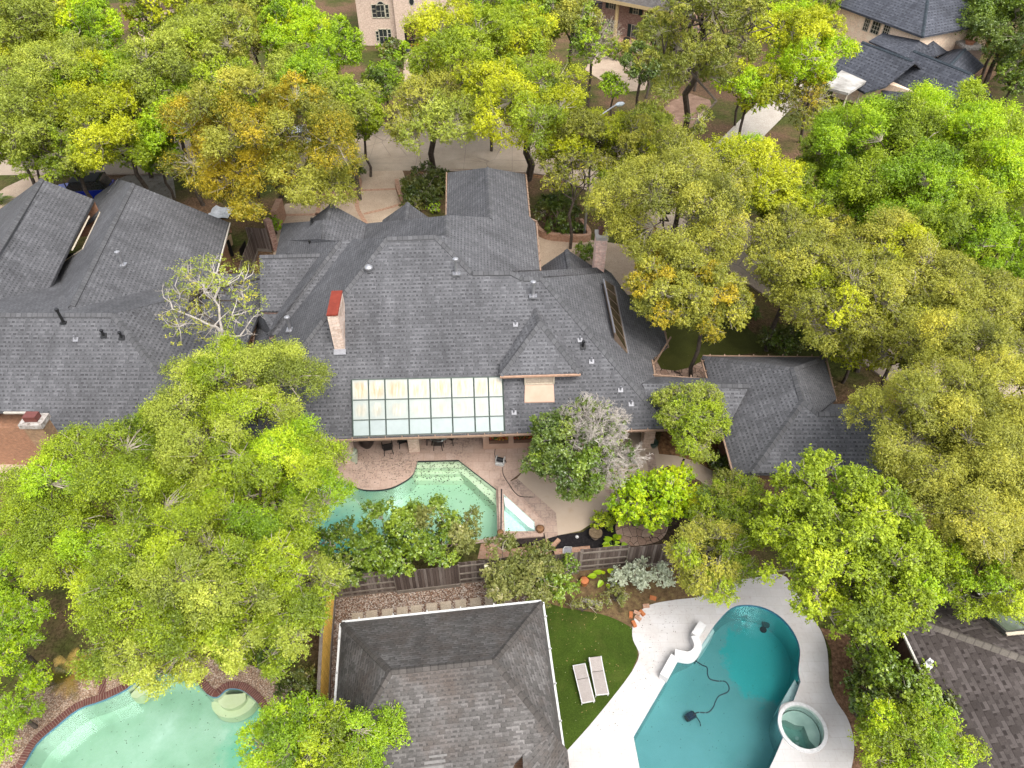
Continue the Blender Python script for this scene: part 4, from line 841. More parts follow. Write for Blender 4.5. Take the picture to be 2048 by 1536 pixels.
# ---- tan house top right
th = thing('house', 'tan two-storey house with dark roofs, balcony and broad chimney', 'house', tuple(P(1800, 80)))
zu = 6.2; t0, t1_, t2 = P(1672, 9, zu), P(1830, 67, zu), P(1918, 28, zu)
g1d = (t1_-t0)*V(1, 1, 0); g1d /= np.linalg.norm(g1d); g1n = V(-g1d[1], g1d[0], 0)
c_ne = t1_+g1d*1.6; tS = pl(t0, g1n, .55); tE = pl(c_ne, -g1d, .55); ap_ = on(tS, 1846, 55)
Tc = V(*t1_); hl = 14.; hipc = t1_+g1d*1.0; ridge = hipc-g1d*6+g1n*6+UP*3.3
rf = MB(); rf.slab([t0-g1d*.3, hipc, ridge, t0+g1n*6+g1d*4+UP*3.3]); rf.slab([hipc, hipc+g1n*12, ridge]); rf.slab([hipc+g1n*12, t0+g1n*12, t0+g1n*6+g1d*4+UP*3.3, ridge]); rf.slab([t0-g1d*.3, t0+g1n*6+g1d*4+UP*3.3, t0+g1n*12])
zl = 5.2
A1, A1b = P(1725, 83, zl), P(1808, 114, zl); lS = pl(A1, g1n, .75); lN = pl(A1, -g1n, .75)
rf.slab([A1, A1b+g1d*1.5, on(lS, 1772, 172), on(lS, 1730, 185), on(lS, 1650, 141)])
B1, B1b = P(1828, 101, zl), P(1925, 140, zl); mS = pl(B1, g1n, .75)
rf.slab([B1, B1b+g1d*1, on(mS, 1925, 230), on(mS, 1770, 200), on(mS, 1757, 160)])
mN = pl(B1, -g1n, .6); rf.slab([B1, B1b+g1d, B1b+g1d+g1n*5-UP*3, B1+g1n*5-UP*3]); rf.slab([A1, A1b+g1d*1.5, A1b+g1d*1.5+g1n*4-UP*2.4, A1+g1n*4-UP*2.4])
C0, C1, C2, C3 = P(1738, 82, 4.6), P(1775, 60, 5.2), P(1866, 48, 6.4), P(1908, 98, 3.6)
rf.slab([C0, P(1812, 114, 4.8), P(1870, 112, 4.4), C3, C2, C1], .15)
D0, D1 = P(1931, 97, 4.7), P(1898, 132, 4.7); rf.slab([D0, D1, P(1935, 158, 3.1), P(1969, 131, 3.1)], .15); rf.slab([D0, P(1893, 92, 3.2), P(1860, 122, 3.2), D1], .15)
r2 = rf.build('roof', [SH4, PALE], th); cp = Caps(); cm = capmat('blue_grey_cap', (.015, .02, .025), (.06, .075, .09))
for p, q in ((A1, A1b+g1d*1.2), (B1, B1b+g1d), (hipc, ridge), (D0, D1)): cp.cap(p, q)
cp.flush(cm, r2)
wl = MB(); i0 = t0+g1n*.5+g1d*.4; i1 = hipc+g1n*.5-g1d*.5; wl.prism([i0[:2], i1[:2], (i1+g1n*11)[:2], (i0+g1n*11)[:2]], 0, 6.1, bottom=False)
b_ = [A1+g1d*.5-g1n*2.6, B1b-g1n*2.6, B1b+g1n*3, A1+g1d*.5+g1n*2.2]; wl.prism([p[:2] for p in b_], 0, 2.9, bottom=False); wl.build('wall', TANW, th)
for l, r, y0, y1 in ((1728, 1741, 33, 60), (1743, 1763, 38, 66), (1767, 1782, 45, 68)):
    tt = (np.array(ray((l+r)/2, (y0+y1)/2))); n_ = np.array([-g1n[0], -g1n[1], 0]); k = np.dot(i0-O, n_)/np.dot(tt, n_); c_ = O+tt*k
    window(th, c_, (r-l)*mpp(c_)*1.05, (y1-y0)*mpp(c_)*1.05, math.atan2(g1d[1], g1d[0]), PALE, WIN, 3, 4)
o, c_, w_, d_ = chim(th, 1932, 1972, 96, P(1950, 131, 3)[1], 80, brickmat('grey_tan_brick', (.4, .29, .22), (.28, .2, .16), (.4, .33, .28), .3, .12), CROWN, 'broad stone topped chimney')
b = MB(); b.lathe((c_[0]-.1, c_[1], c_[2]), [(.4, 0), (.4, .2), (.5, .22), (.5, .3)]); b.build('flue', plain('clay_flue', (.45, .2, .11), .7), o)
bc = P(1905, 76, 3.0); b = MB()
b.box(bc+V(0, 0, 0), (2.6, 1.6, .18), math.atan2(g1d[1], g1d[0])); b.build('balcony_floor', PALE, th)
b = MB(); az = math.atan2(g1d[1], g1d[0])
for s in (-1, 1):
    for k in range(9): b.box(bc+g1n*s*.75+g1d*(k*.32-1.28)+UP*.55, (.05, .05, .95), az)
    b.box(bc+g1n*s*.75+UP*1.05, (2.7, .09, .09), az)
for k in range(5): b.box(bc+g1d*1.28+g1n*(k*.3-.6)+UP*.55, (.05, .05, .95), az)
b.box(bc+g1d*1.28+UP*1.05, (.09, 1.6, .09), az); b.build('balcony_railing', plain('cream_railing', (.66, .56, .4), .5), th)
b = MB(); b.slab([P(1684, 140, 3.0), P(1735, 161, 3.0), P(1697, 186, 3.0), P(1644, 172, 3.0)], .25, 0, 0); b.build('flat_roof', noisemat('white_flat_roof', [(.35, (.28, .26, .23)), (.55, (.55, .53, .49)), (.7, (.68, .66, .62))], .5, 6), th, label='weathered white flat roof')
b = MB()
for q in ((1690, 145), (1728, 160), (1697, 181), (1652, 170)):
    p = P(*q, 3.0); b.box((p[0], p[1], 1.37), (.15, .15, 2.74))
b.build('carport_post', PALE, th)
# ---- pale brick house at the top
bk = thing('brick_house', 'pale pink brick two-storey house with arched dark entry', 'house', (-13, 96, 0)); Yb = 94.6
b = MB(); X = lambda px, py: onY(px, py, Yb)
xl, xr = X(716, 40)[0], X(905, 40)[0]; b.prism([(xl, Yb), (X(792, 50)[0], Yb), (X(792, 50)[0], Yb+13), (xl, Yb+13)], 0, 8, bottom=False); Yf = Yb-.7; b.prism([(X(793, 50)[0], Yf), (xr, Yf), (xr, Yf+13), (X(793, 50)[0], Yf+13)], 0, 7.9, bottom=False)
b.build('wall', BRICKP, bk)
b = MB(); b.slab([V(xl-.5, Yb-1.1, 7.9), V(xr+.6, Yb-1.1, 7.9), V(xr-5, Yb+6, 12), V(xl+5, Yb+6, 12)]); b.slab([V(xl-.5, Yb+13, 7.9), V(xl-.5, Yb-1.1, 7.9), V(xl+5, Yb+6, 12)]); b.slab([V(xr+.6, Yb-1.1, 7.9), V(xr+.6, Yb+13, 7.9), V(xr-5, Yb+6, 12)]); b.build('roof', [SH, FAS], bk)
CREAM = plain('cream_window_frame', (.62, .58, .44), .6)
def fwin(l, r, y0, y1, Y, par, fm, nx, nz):
    a, c = onY(l, y1, Y), onY(r, y0, Y); return window(par, ((a[0]+c[0])/2, Y, (a[2]+c[2])/2), c[0]-a[0], c[2]-a[2], 0, fm, WIN, nx, nz)
fwin(754, 769.5, 9, 35, Yb, bk, CREAM, 2, 2); fwin(745.5, 751, 9, 35, Yb, bk, CREAM, 1, 3); fwin(771, 776.5, 9, 35, Yb, bk, CREAM, 1, 3)
fwin(760, 774.5, 58, 88, Yb, bk, CREAM, 2, 2); fwin(776.5, 781.5, 58, 85, Yb, bk, CREAM, 1, 3); fwin(753.5, 757.5, 62, 82, Yb, bk, CREAM, 1, 3)
b = MB(); a = X(761, 7); b.prism([(0, 0)], 0, 0) if False else None
arc = [(a[0]+.52*math.cos(t_), a[2]-.25+.55*math.sin(t_)) for t_ in np.linspace(0, math.pi, 14)]
b.poly([(x, Yb-.06, zz_) for x, zz_ in arc]); wf = b.build('window', CREAM, bk); b = MB(); b.poly([(a[0]+(x-a[0])*.82, Yb-.075, a[2]-.23+(zz_-a[2]+.25)*.82) for x, zz_ in arc]); b.build('pane', WIN, wf)
b = MB(); a = onY(823, 2.5, Yf); b.poly([(a[0]+.36*math.cos(t_), Yf-.04, a[2]+.5*math.sin(t_)) for t_ in np.linspace(0, 2*math.pi, 20)[:-1]]); wf = b.build('window', CREAM, bk, label='oval window'); b = MB(); b.poly([(a[0]+.28*math.cos(t_), Yf-.06, a[2]+.42*math.sin(t_)) for t_ in np.linspace(0, 2*math.pi, 20)[:-1]]); b.build('pane', WIN, wf)
a, c = onY(811, 87, Yf), onY(844, 52, Yf); b = MB(); cx, hw = (a[0]+c[0])/2, (c[0]-a[0])/2
pts = [(cx-hw, 0), (cx+hw, 0)]+[(cx+hw*math.cos(t_), c[2]+.38*math.sin(t_)) for t_ in np.linspace(0, math.pi, 12)]
b.poly([(x, Yf-.03, zz_) for x, zz_ in pts]); dr = b.build('doorway', plain('dark_entry', (.012, .008, .008), .5), bk)
b = MB(); b.box((cx-.55, Yf-.06, 1.6), (.6, .04, 1.4)); b.box((cx+.35, Yf-.06, 1.6), (.5, .04, 1.4)); b.build('glazing', plain('door_glass', (.12, .06, .05), .2), dr)
b = MB(); b.box((cx, Yf-.9, .12), (2.3, 1.7, .24)); b.build('step', plain('slate_step', (.07, .07, .1), .7), bk)
b = MB(); b.box((cx+.35, Yf-.5, .5), (1.5, .35, .08)); [b.box((cx+.35+s*.65, Yf-.5, .35), (.08, .3, .22)) for s in (-1, 1)]
tag(b.build('bench', plain('orange_wood', (.5, .2, .06), .6)), 'small orange wooden bench at the dark arched entry', 'bench')
# ---- colonnaded brick house at the top
kh = thing('brick_house', 'red brick house with tall cream columns and dark shutters', 'house', tuple(P(1260, 60)))
pA = P(1229, 78); zA = onY(1237.5, 2, pA[1])[2]; pB = P(1292, 13, zA); pB = V(pB[0], pB[1], 0)
fd = (pB-pA); fd /= np.linalg.norm(fd); fn = V(-fd[1], fd[0], 0); fa = math.atan2(fd[1], fd[0]); base = pA+fn*1.5
def onF(px, py, off=0.):
    r = ray(px, py); q = base+fn*off; k = np.dot(q-O, fn)/np.dot(r, fn); return O+r*k
ul = np.dot(onF(1203, 30)-base, fd); b = MB(); F_ = lambda u, v, z=0: base+fd*u+fn*v+UP*z
b.prism([F_(ul, 0)[:2], F_(ul+13, 0)[:2], F_(ul+13, 10)[:2], F_(ul, 10)[:2]], 0, zA+.1, bottom=False); b.build('wall', BRICKR, kh)
b = MB(); b.slab([F_(ul-.3, -2.2, zA+.2), F_(ul+13.5, -2.2, zA+.2), F_(ul+13.5, 5, zA+3.6), F_(ul-.3, 5, zA+3.6)], .4, 0, 1); b.slab([F_(ul-.3, 5, zA+3.6), F_(ul+13.5, 5, zA+3.6), F_(ul+13.5, 11, zA+.4), F_(ul-.3, 11, zA+.4)], .3, 0, 1)
b.build('roof', [SH2, plain('cream_cornice', (.6, .45, .24), .6)], kh)
COLM = plain('cream_column', (.62, .45, .22), .55)
for s in (0, np.dot(pB-pA, fd)):
    p = pA+fd*s; b = MB(); b.box(p+UP*.15, (.55, .55, .3), fa); b.lathe(p, [(.24, .3), (.24, zA-.25), (.3, zA-.2), (.3, zA)], 0, 14); b.build('column', COLM, kh)
SHUT = plain('dark_green_shutter', (.012, .03, .028), .6)
for l, r, y0, y1 in ((1219, 1229, -4, 16), (1267, 1278, 8, 27), (1222, 1228, 42, 64), (1262, 1272, 52, 83)):
    c_ = onF((l+r)/2, (y0+y1)/2, -.03); m_ = mpp(c_); wd, ht = (r-l)*m_*1.1, (y1-y0)*m_*1.05
    wf = window(kh, c_, wd, ht, fa, PALE, glassmat('grey_window', (.1, .11, .11)), 2, 3)
    for s in (-1, 1):
        b = MB(); b.box(c_+fd*s*(wd/2+.28)-fn*.04, (.5, .06, ht), fa); b.build('shutter', SHUT, kh)
b = MB(); pz = [F_(ul, -2.6)[:2], F_(ul+9, -2.6)[:2], F_(ul+9, -.01)[:2], F_(ul, -.01)[:2]]; b.prism(pz, 0, .16, bottom=False); b.build('porch', BRPAVE, kh)
b = MB(); b.slab([F_(ul-.1, 1, zA-1.2), F_(ul-.1, 8, zA+1), F_(ul-7, 8, zA-.2), F_(ul-7, 1, zA-2.6)], .2, 0, 0); b.build('wing_roof', plain('dark_brown_shingle', (.06, .045, .04), .85, var=.35, scale=4), kh)
b = MB(); b.prism([F_(ul-6.5, 1.6)[:2], F_(ul-.05, 1.6)[:2], F_(ul-.05, 8)[:2], F_(ul-6.5, 8)[:2]], 0, zA-2.8, bottom=False); b.build('wing_wall', BRICKR, kh)
# ---- brown roofed house glimpsed top left
fh = thing('house', 'brown roofed house glimpsed through trees at the top left', 'house', tuple(P(290, 8)))
b = MB(); a, c = P(246, 14, 4.5), P(352, 12, 4.5); b.slab([a, c, c+V(-2, 7, 4), a+V(2, 7, 4)], .3); b.build('roof', [plain('brown_roof', (.16, .1, .07), .8, var=.3, scale=3), FAS], fh)
b = MB(); b.prism([(a[0]+.5, a[1]+.5), (c[0]-.5, a[1]+.5), (c[0]-.5, a[1]+12), (a[0]+.5, a[1]+12)], 0, 4.3, bottom=False); b.build('wall', BRICKP, fh)
# ------------------------------------------------------------ trees and shrubs
LEAF = {
 'fresh': leafmat('fresh_oak_leaf', [(0, (0.073, 0.110, 0.006)), (.35, (0.191, 0.261, 0.010)), (.7, (0.338, 0.429, 0.014)), (1, (0.529, 0.603, 0.026))]),
 'pale': leafmat('pale_oak_leaf', [(0, (0.098, 0.122, 0.013)), (.35, (0.225, 0.274, 0.028)), (.7, (0.365, 0.415, 0.045)), (1, (0.547, 0.586, 0.085))]),
 'bright': leafmat('bright_green_leaf', [(0, (0.067, 0.128, 0.005)), (.35, (0.188, 0.306, 0.006)), (.7, (0.342, 0.495, 0.010)), (1, (0.536, 0.610, 0.014))]),
 'lime': leafmat('lime_leaf', [(0, (0.131, 0.235, 0.003)), (.35, (0.306, 0.470, 0.004)), (.7, (0.481, 0.588, 0.005)), (1, (0.597, 0.588, 0.010))]),
 'yellow': leafmat('yellow_green_leaf', [(0, (0.111, 0.137, 0.005)), (.35, (0.287, 0.330, 0.008)), (.7, (0.475, 0.498, 0.011)), (1, (0.628, 0.648, 0.020))]),
 'olive': leafmat('olive_oak_leaf', [(0, (0.106, 0.116, 0.014)), (.35, (0.239, 0.252, 0.028)), (.7, (0.397, 0.389, 0.047)), (1, (0.609, 0.548, 0.066))]),
 'khaki': leafmat('khaki_oak_leaf', [(0, (0.100, 0.114, 0.016)), (.35, (0.228, 0.242, 0.028)), (.7, (0.378, 0.374, 0.046)), (1, (0.577, 0.526, 0.054))]),
 'orange': leafmat('russet_oak_leaf', [(0, (0.066, 0.085, 0.007)), (.3, (0.186, 0.193, 0.012)), (.6, (0.437, 0.331, 0.015)), (1, (0.600, 0.468, 0.021))]),
 'dark': leafmat('dark_glossy_leaf', [(0, (0.031, 0.054, 0.008)), (.4, (0.080, 0.127, 0.014)), (.75, (0.159, 0.216, 0.026)), (1, (0.288, 0.329, 0.055))], .2),
 'magnolia': leafmat('deep_green_leaf', [(0, (0.044, 0.083, 0.007)), (.4, (0.110, 0.176, 0.011)), (.75, (0.211, 0.291, 0.022)), (1, (0.344, 0.419, 0.045))], .2),
 'pine': leafmat('pine_needle', [(0, (0.086, 0.109, 0.014)), (.4, (0.187, 0.211, 0.026)), (.75, (0.317, 0.320, 0.043)), (1, (0.490, 0.452, 0.072))]),
 'silver': leafmat('silver_leaf', [(0, (0.231, 0.257, 0.179)), (.4, (0.378, 0.415, 0.304)), (.75, (0.483, 0.520, 0.399)), (1, (0.588, 0.630, 0.504))]),
 'flower': leafmat('flowering_leaf', [(0, (0.066, 0.083, 0.013)), (.4, (0.154, 0.171, 0.033)), (.82, (0.275, 0.275, 0.077)), (.93, (0.396, 0.352, 0.154)), (1, (0.720, 0.720, 0.550))]),
 'hedge': leafmat('hedge_leaf', [(0, (0.033, 0.055, 0.009)), (.4, (0.088, 0.116, 0.018)), (.75, (0.165, 0.176, 0.031)), (1, (0.308, 0.209, 0.072))], .2),
}
BARK = noisemat('bark', [(.3, (.06, .045, .035)), (.7, (.15, .12, .095))], 5, 6, fine=30)
TWIG = noisemat('pale_twig', [(.3, (.36, .31, .23)), (.7, (.54, .48, .37))], 6, 4, bump=0)
TWIGW = noisemat('bleached_twig', [(.3, (.4, .35, .3)), (.7, (.58, .53, .47))], 6, 4, bump=0)
def quads(name, v, mi, mats, parent, tint=None):
    """v: (n,4,3) array of quads -> one mesh"""
    n = len(v); me = D.meshes.new(name); me.vertices.add(n*4); me.loops.add(n*4); me.polygons.add(n)
    me.vertices.foreach_set('co', v.reshape(-1).astype(np.float32)); me.loops.foreach_set('vertex_index', np.arange(n*4, dtype=np.int32))
    me.polygons.foreach_set('loop_start', np.arange(0, n*4, 4, dtype=np.int32))
    for m in mats: me.materials.append(m)
    if mi is not None: me.polygons.foreach_set('material_index', mi.astype(np.int32))
    if tint is not None:
        a = me.attributes.new('tint', 'FLOAT', 'FACE'); a.data.foreach_set('value', tint.astype(np.float32))
    me.update(calc_edges=True); o = D.objects.new(name, me); COL.objects.link(o); o.parent = parent
    if parent is not None: o.location = -parent.location
    return o
def nrm(a): return a/(np.linalg.norm(a, axis=-1, keepdims=True)+1e-9)
def segs(p0, p1, r0, r1, k=4):
    """tapered prisms along many segments -> (n*k,4,3)"""
    t = nrm(p1-p0); ref = np.where(np.abs(t[:, 2:3]) < .9, np.array([[0, 0, 1.]]), np.array([[1., 0, 0]]))
    a = nrm(np.cross(t, ref)); b = np.cross(t, a); out = []
    for j in range(k):
        c0, s0 = math.cos(2*math.pi*j/k), math.sin(2*math.pi*j/k); c1, s1 = math.cos(2*math.pi*(j+1)/k), math.sin(2*math.pi*(j+1)/k)
        d0, d1 = a*c0+b*s0, a*c1+b*s1
        out.append(np.stack([p0+d0*r0[:, None], p0+d1*r0[:, None], p1+d1*r1[:, None], p1+d0*r1[:, None]], 1))
    return np.concatenate(out)
class Wood:
    def __init__(s): s.a = []; s.m = []
    def path(s, pts, r0, r1, k=6, m=0):
        pts = np.array(pts); n = len(pts); r = np.linspace(r0, r1, n)
        q = segs(pts[:-1]-nrm(pts[1:]-pts[:-1])*r[:-1, None]*.4, pts[1:], r[:-1], r[1:], k); s.a.append(q); s.m.append(np.full(len(q), m))
    def many(s, p0, p1, r0, r1, m=1, k=3):
        if len(p0) == 0: return
        q = segs(p0, p1, np.full(len(p0), r0), np.full(len(p0), r1), k); s.a.append(q); s.m.append(np.full(len(q), m))
def bend(rng, a, b, n, amp):
    t = np.linspace(0, 1, n+1)[:, None]; p = a*(1-t)+b*t; L = np.linalg.norm(b-a)
    j = rng.normal(0, 1, (n+1, 3))*amp*L; j[0] = 0; j[-1] = 0; return p+j
def sprays(rng, c, r, nsp, per, leaf, out, flat=.55, tone=0., up=.45, sl=.5, shell=.5):
    """leaf quads: sprays around a handful of small clumps that cover one lobe"""
    ns = 7; sd = nrm(rng.normal(0, 1, (ns, 3))+out*.6+np.array([0, 0, up])); sc_ = c+sd*r*(.46+.52*rng.random((ns, 1))); sr = float(np.mean(r))*rng.uniform(.28, .5, ns); stn = rng.normal(0, .115, ns)
    pr_ = sr**2; k = rng.choice(ns, nsp, p=pr_/pr_.sum())
    d = nrm(rng.normal(0, 1, (nsp, 3))+sd[k]*.7+np.array([0, 0, up*.6]))
    base = sc_[k]+d*sr[k][:, None]*(shell+(1.1-shell)*rng.random((nsp, 1))**.6)*np.array([1, 1, .8])
    ax = nrm(d+rng.normal(0, .45, (nsp, 3))+np.array([0, 0, .12])); st_ = rng.normal(0, 1, nsp)
    t = rng.random((nsp, per, 1)); L = sl*(.6+.8*rng.random((nsp, 1, 1)))
    pos = base[:, None]+ax[:, None]*t*L+rng.normal(0, .2, (nsp, per, 3))*sl*.7
    tint = .48+tone+stn[k][:, None]+st_[:, None]*.075+rng.normal(0, .065, (nsp, per)); N = nsp*per; pos = pos.reshape(N, 3); tint = tint.reshape(N)
    n = nrm(rng.normal(0, .5, (N, 3))+np.array([0, 0, flat])+np.repeat(d, per, 0)*.6)
    a = nrm(np.cross(n, rng.normal(0, 1, (N, 3)))); b = np.cross(n, a); s = leaf*(.6+.8*rng.random((N, 1)))
    q = np.stack([pos-a*s*.55, pos+b*s*.32+n*s*.06, pos+a*s*.6, pos-b*s*.32+n*s*.06], 1)
    return q, np.clip(tint, 0, 1), base, d
def twigs(w, rng, c, bases, d, r, m=1):
    mid = c+(bases-c)*.55+rng.normal(0, .12, bases.shape)*r
    w.many(np.repeat(c[None], len(bases), 0), mid, r*.016+.014, r*.011+.009, m); w.many(mid, bases+d*(.12+.14*r), r*.011+.009, .006, m)
def bare(w, rng, c, rad, n=9, m=1, lv=3, out=None, thick=.03):
    p0 = [np.array(c)]*n; dirs = nrm(rng.normal(0, 1, (n, 3))+(np.array([0, 0, .6]) if out is None else out)); L = rad*.55; P0 = np.array(p0); r = thick
    for l in range(lv):
        mid = P0+dirs*L*.5+rng.normal(0, .08, P0.shape)*L; P1 = P0+dirs*L*(.75+.5*rng.random((len(P0), 1)))+rng.normal(0, .1, P0.shape)*L
        w.many(P0, mid, r, r*.85, m); w.many(mid, P1, r*.85, r*.6, m)
        kk = 4 if l < lv-1 else 0
        if kk == 0: break
        P0 = np.concatenate([np.repeat(P1, kk-1, 0), mid]); dirs = nrm(np.concatenate([np.repeat(dirs, kk-1, 0), dirs])+rng.normal(0, .62, (len(P0), 3))); L *= .6; r *= .55
NL = [0]
def tree(label, px, py, rx, ry, zc, kind, seed, cat='tree', name=None, group=None, trunk=None, nlobes=20, dens=1., leaf=None, bh=None, bare_at=(), flatten=.72, tw=1., lobe=(.26, .4), per=12, trunk_r=None, m2=None, mix=0., tone=0., wm=None, limbs=(), zmin=.75, gaps=1.):
    """crown centred at survey pixel (px,py), height zc; rx, ry its half-extent in pixels"""
    rng = np.random.default_rng(seed); C = P(px, py, zc); s = mpp(C); Rx = rx*s
    d = C-O; dep = math.asin(-d[2]/np.linalg.norm(d)); b = bh if bh else min(Rx*flatten, zc*.8)
    Ry = math.sqrt(max((ry*s)**2-(b*math.cos(dep))**2, (.35*ry*s)**2))/math.sin(dep) if not bh else max(.4*Rx, math.sqrt(max((ry*s)**2-(b*math.cos(dep))**2, (.3*ry*s)**2))/math.sin(dep))
    Ry = min(Ry, Rx*1.6); RR = np.array([Rx, Ry, b]); Rm = (Rx+Ry)/2
    leaf = (leaf*.8 if leaf else max(.06, s*2.85)); nlobes = int(nlobes*1.35); base = np.array([C[0], C[1], 0.]) if trunk is None else np.array([*P(*trunk)[:2], 0.])
    t = thing(name or cat.replace(' ', '_'), label, cat, tuple(base), group)
    lob = []
    for k in range(400):
        if len(lob) >= nlobes: break
        u = nrm(rng.normal(0, 1, 3)+np.array([0, 0, .35])); 
        if u[2] < -zmin: continue
        lr = Rm*rng.uniform(*lobe); rad = np.maximum(1-lr/RR*.85, .12); p = C+u*RR*rad*rng.uniform(.55, 1.12)
        if p[2]-lr*.5 < .25: p[2] = .25+lr*.5
        if all(np.linalg.norm((p-q)/(lr+r_)) > .56 for q, r_, _ in lob): lob.append((p, lr, u))
    w = Wood(); Q, T, MI = [], [], []
    fork = base*.75+C*.25; fork[2] = max(.9, C[2]-b*.95) if C[2] > 2.5 else C[2]*.35
    tr = trunk_r or .05+.033*Rm
    w.path(bend(rng, base-UP*.1, fork, 4, .025), tr, tr*.8, 8)
    K = max(3, min(7, len(lob)//3)); ang = np.array([math.atan2(p[1]-C[1], p[0]-C[0]) for p, _, _ in lob]); order = np.argsort(ang)
    for grp in np.array_split(order, K):
        gc = np.mean([lob[i][0] for i in grp], 0); mid = fork*.42+gc*.58; mid[2] = fork[2]*.4+gc[2]*.6-b*.12
        w.path(bend(rng, fork, mid, 4, .07), tr*.62, tr*.36, 6)
        for i in grp: w.path(bend(rng, mid, lob[i][0], 4, .09), tr*.34, tr*.13, 5)
    for i, (p, lr, u) in enumerate(lob):
        tn = rng.normal(0, .1)+tone
        isb = any(math.hypot((p[0]-P(x, y, zc)[0])/s, (p[1]-P(x, y, zc)[1])/s) < rr for x, y, rr in bare_at)
        n = int(dens*gaps*lr*lr*10.5/(leaf*leaf*.4)/per*(.22 if isb else 1)); n = max(n, 6)
        rr = lr*np.array([1, 1, .8]); q, ti, bs, dd = sprays(rng, p, rr, n, per, leaf, u, tone=tn, sl=max(.25, min(.55, lr*.3)))
        Q.append(q); T.append(ti); MI.append(np.full(len(q), 1 if (m2 and rng.random() < mix) else 0))
        nt_ = min(len(bs), int((24 if leaf < .15 else 14)*tw)); twigs(w, rng, p, bs[:nt_], dd[:nt_], lr)
        if isb: bare(w, rng, p+u*lr*.25, lr*1.45, 7, 1, 4, u*.9+np.array([0, 0, .8]), .026)
    for lp_ in limbs:
        q = [P(x, y, z_) for x, y, z_ in lp_]; pts = [q[0]]
        for a_, c_ in zip(q[:-1], q[1:]): pts += list(bend(rng, a_, c_, 3, .06)[1:])
        w.path(pts, .065, .02, 6, 1)
        for c_ in pts[2:]: bare(w, rng, c_, .8, 1, 1, 3, np.array([0, 0, .3]), .017)
    Qa = np.concatenate(Q); NL[0] += len(Qa)
    quads('crown', Qa, np.concatenate(MI), [LEAF[kind]]+([LEAF[m2]] if m2 else []), t, np.concatenate(T))
    quads('trunk', np.concatenate(w.a), np.concatenate(w.m), [BARK, wm or TWIG], t)
    return t
def shrub(label, px, py, rx, ry, zc, kind, seed, cat='shrub', **k):
    k.setdefault('nlobes', 9); k.setdefault('flatten', .7); k.setdefault('lobe', (.36, .55)); k.setdefault('tw', .4); k.setdefault('dens', 1.25); k.setdefault('zmin', .9)
    return tree(label, px, py, rx, ry, zc, kind, seed, cat, **k)
OK_ = 'street oaks along the road'; FG = 'oaks over the lower left gardens'
# foreground left mass of oaks
tree('large pale green oak overhanging the left corner of the grey house', 470, 830, 150, 150, 7.2, 'pale', 1, nlobes=24, group=FG, m2='fresh', mix=.45, trunk=(470, 930), tw=1.6)
tree('dense fresh green oak beside the tan chimney at the left edge', 215, 1000, 185, 150, 6.6, 'fresh', 2, nlobes=26, group=FG, m2='bright', mix=.15, tw=1.5)
tree('wide fresh green oak drooping over the cloudy pale green pool', 345, 1188, 195, 152, 7.2, 'fresh', 3, nlobes=30, group=FG, m2='pale', mix=.25, trunk=(330, 1270), tw=1.5)
tree('light green oak spreading over the left end of the mint pool', 560, 985, 135, 130, 6.4, 'fresh', 4, nlobes=20, group=FG, m2='bright', mix=.3, trunk=(590, 1090), tw=1.3)
tree('pale green oak leaning toward the new yellow cedar fence', 545, 1190, 120, 140, 6.6, 'pale', 5, nlobes=18, group=FG, m2='fresh', mix=.6, trunk=(550, 1200), tw=1.5)
tree('small bright green tree cut by the left edge beside the oak', 10, 1140, 70, 150, 4, 'bright', 6, nlobes=10)
tree('bright green shrub tree at the lower left corner by the pool', 20, 1410, 55, 75, 2.2, 'bright', 7, nlobes=10)
tree('bright green tree in front of the weathered hip roof', 655, 1490, 165, 90, 4.6, 'bright', 8, nlobes=20, m2='fresh', mix=.35, dens=.95)
tree('thin half bare tree with long pale limbs between two grey roofs', 430, 600, 105, 90, 8.2, 'pale', 9, nlobes=13, dens=.1, trunk=(440, 720), tw=.3, trunk_r=.13, m2='olive', mix=.5, wm=TWIGW, limbs=(((450, 690, 7), (432, 655, 8), (400, 640, 8.4), (345, 618, 8.8), (325, 585, 9)), ((445, 665, 7.5), (425, 595, 8.6), (400, 565, 9), (360, 540, 9.3)), ((445, 670, 7.5), (480, 672, 8), (502, 640, 8.5)), ((428, 600, 8.5), (440, 560, 9), (425, 535, 9.4))))
# around the patio
tree('round dark green tree with bleached bare twigs beside the patio', 1160, 900, 104, 92, 4.3, 'dark', 10, nlobes=44, dens=1.35, lobe=(.2, .32), bare_at=((1205, 895, 66),), trunk=(1160, 975), tw=.8, wm=TWIGW, m2='magnolia', mix=.2, leaf=.12)
tree('soft grey green tree between the brick pillar and pool house', 1386, 836, 72, 78, 4.6, 'pale', 11, nlobes=18, m2='fresh', mix=.3, tw=2., trunk=(1375, 905))
tree('low vivid lime green tree beside the curved path', 1318, 996, 94, 62, 2.6, 'lime', 12, nlobes=22, leaf=.13, dens=1.2)
tree('mid green tree between the lime tree and pool house', 1450, 1028, 60, 62, 3.8, 'fresh', 13, nlobes=12, m2='magnolia', mix=.4)
tree('olive green tree over the fence corner by the white deck', 1420, 1115, 82, 82, 4.6, 'olive', 14, nlobes=14, trunk=(1400, 1115), m2='fresh', mix=.5, tw=1.6, bare_at=((1352, 1080, 26),))
tree('dark leafy tree between the olive tree and large round tree', 1490, 1020, 60, 90, 4.2, 'fresh', 15, nlobes=12, m2='olive', mix=.4, tone=-.08)
tree('large round fresh green tree beside the white deck', 1684, 1088, 156, 164, 7., 'fresh', 16, nlobes=64, m2='bright', mix=.12, dens=1.25, lobe=(.2, .31), trunk=(1690, 1190), leaf=.105)
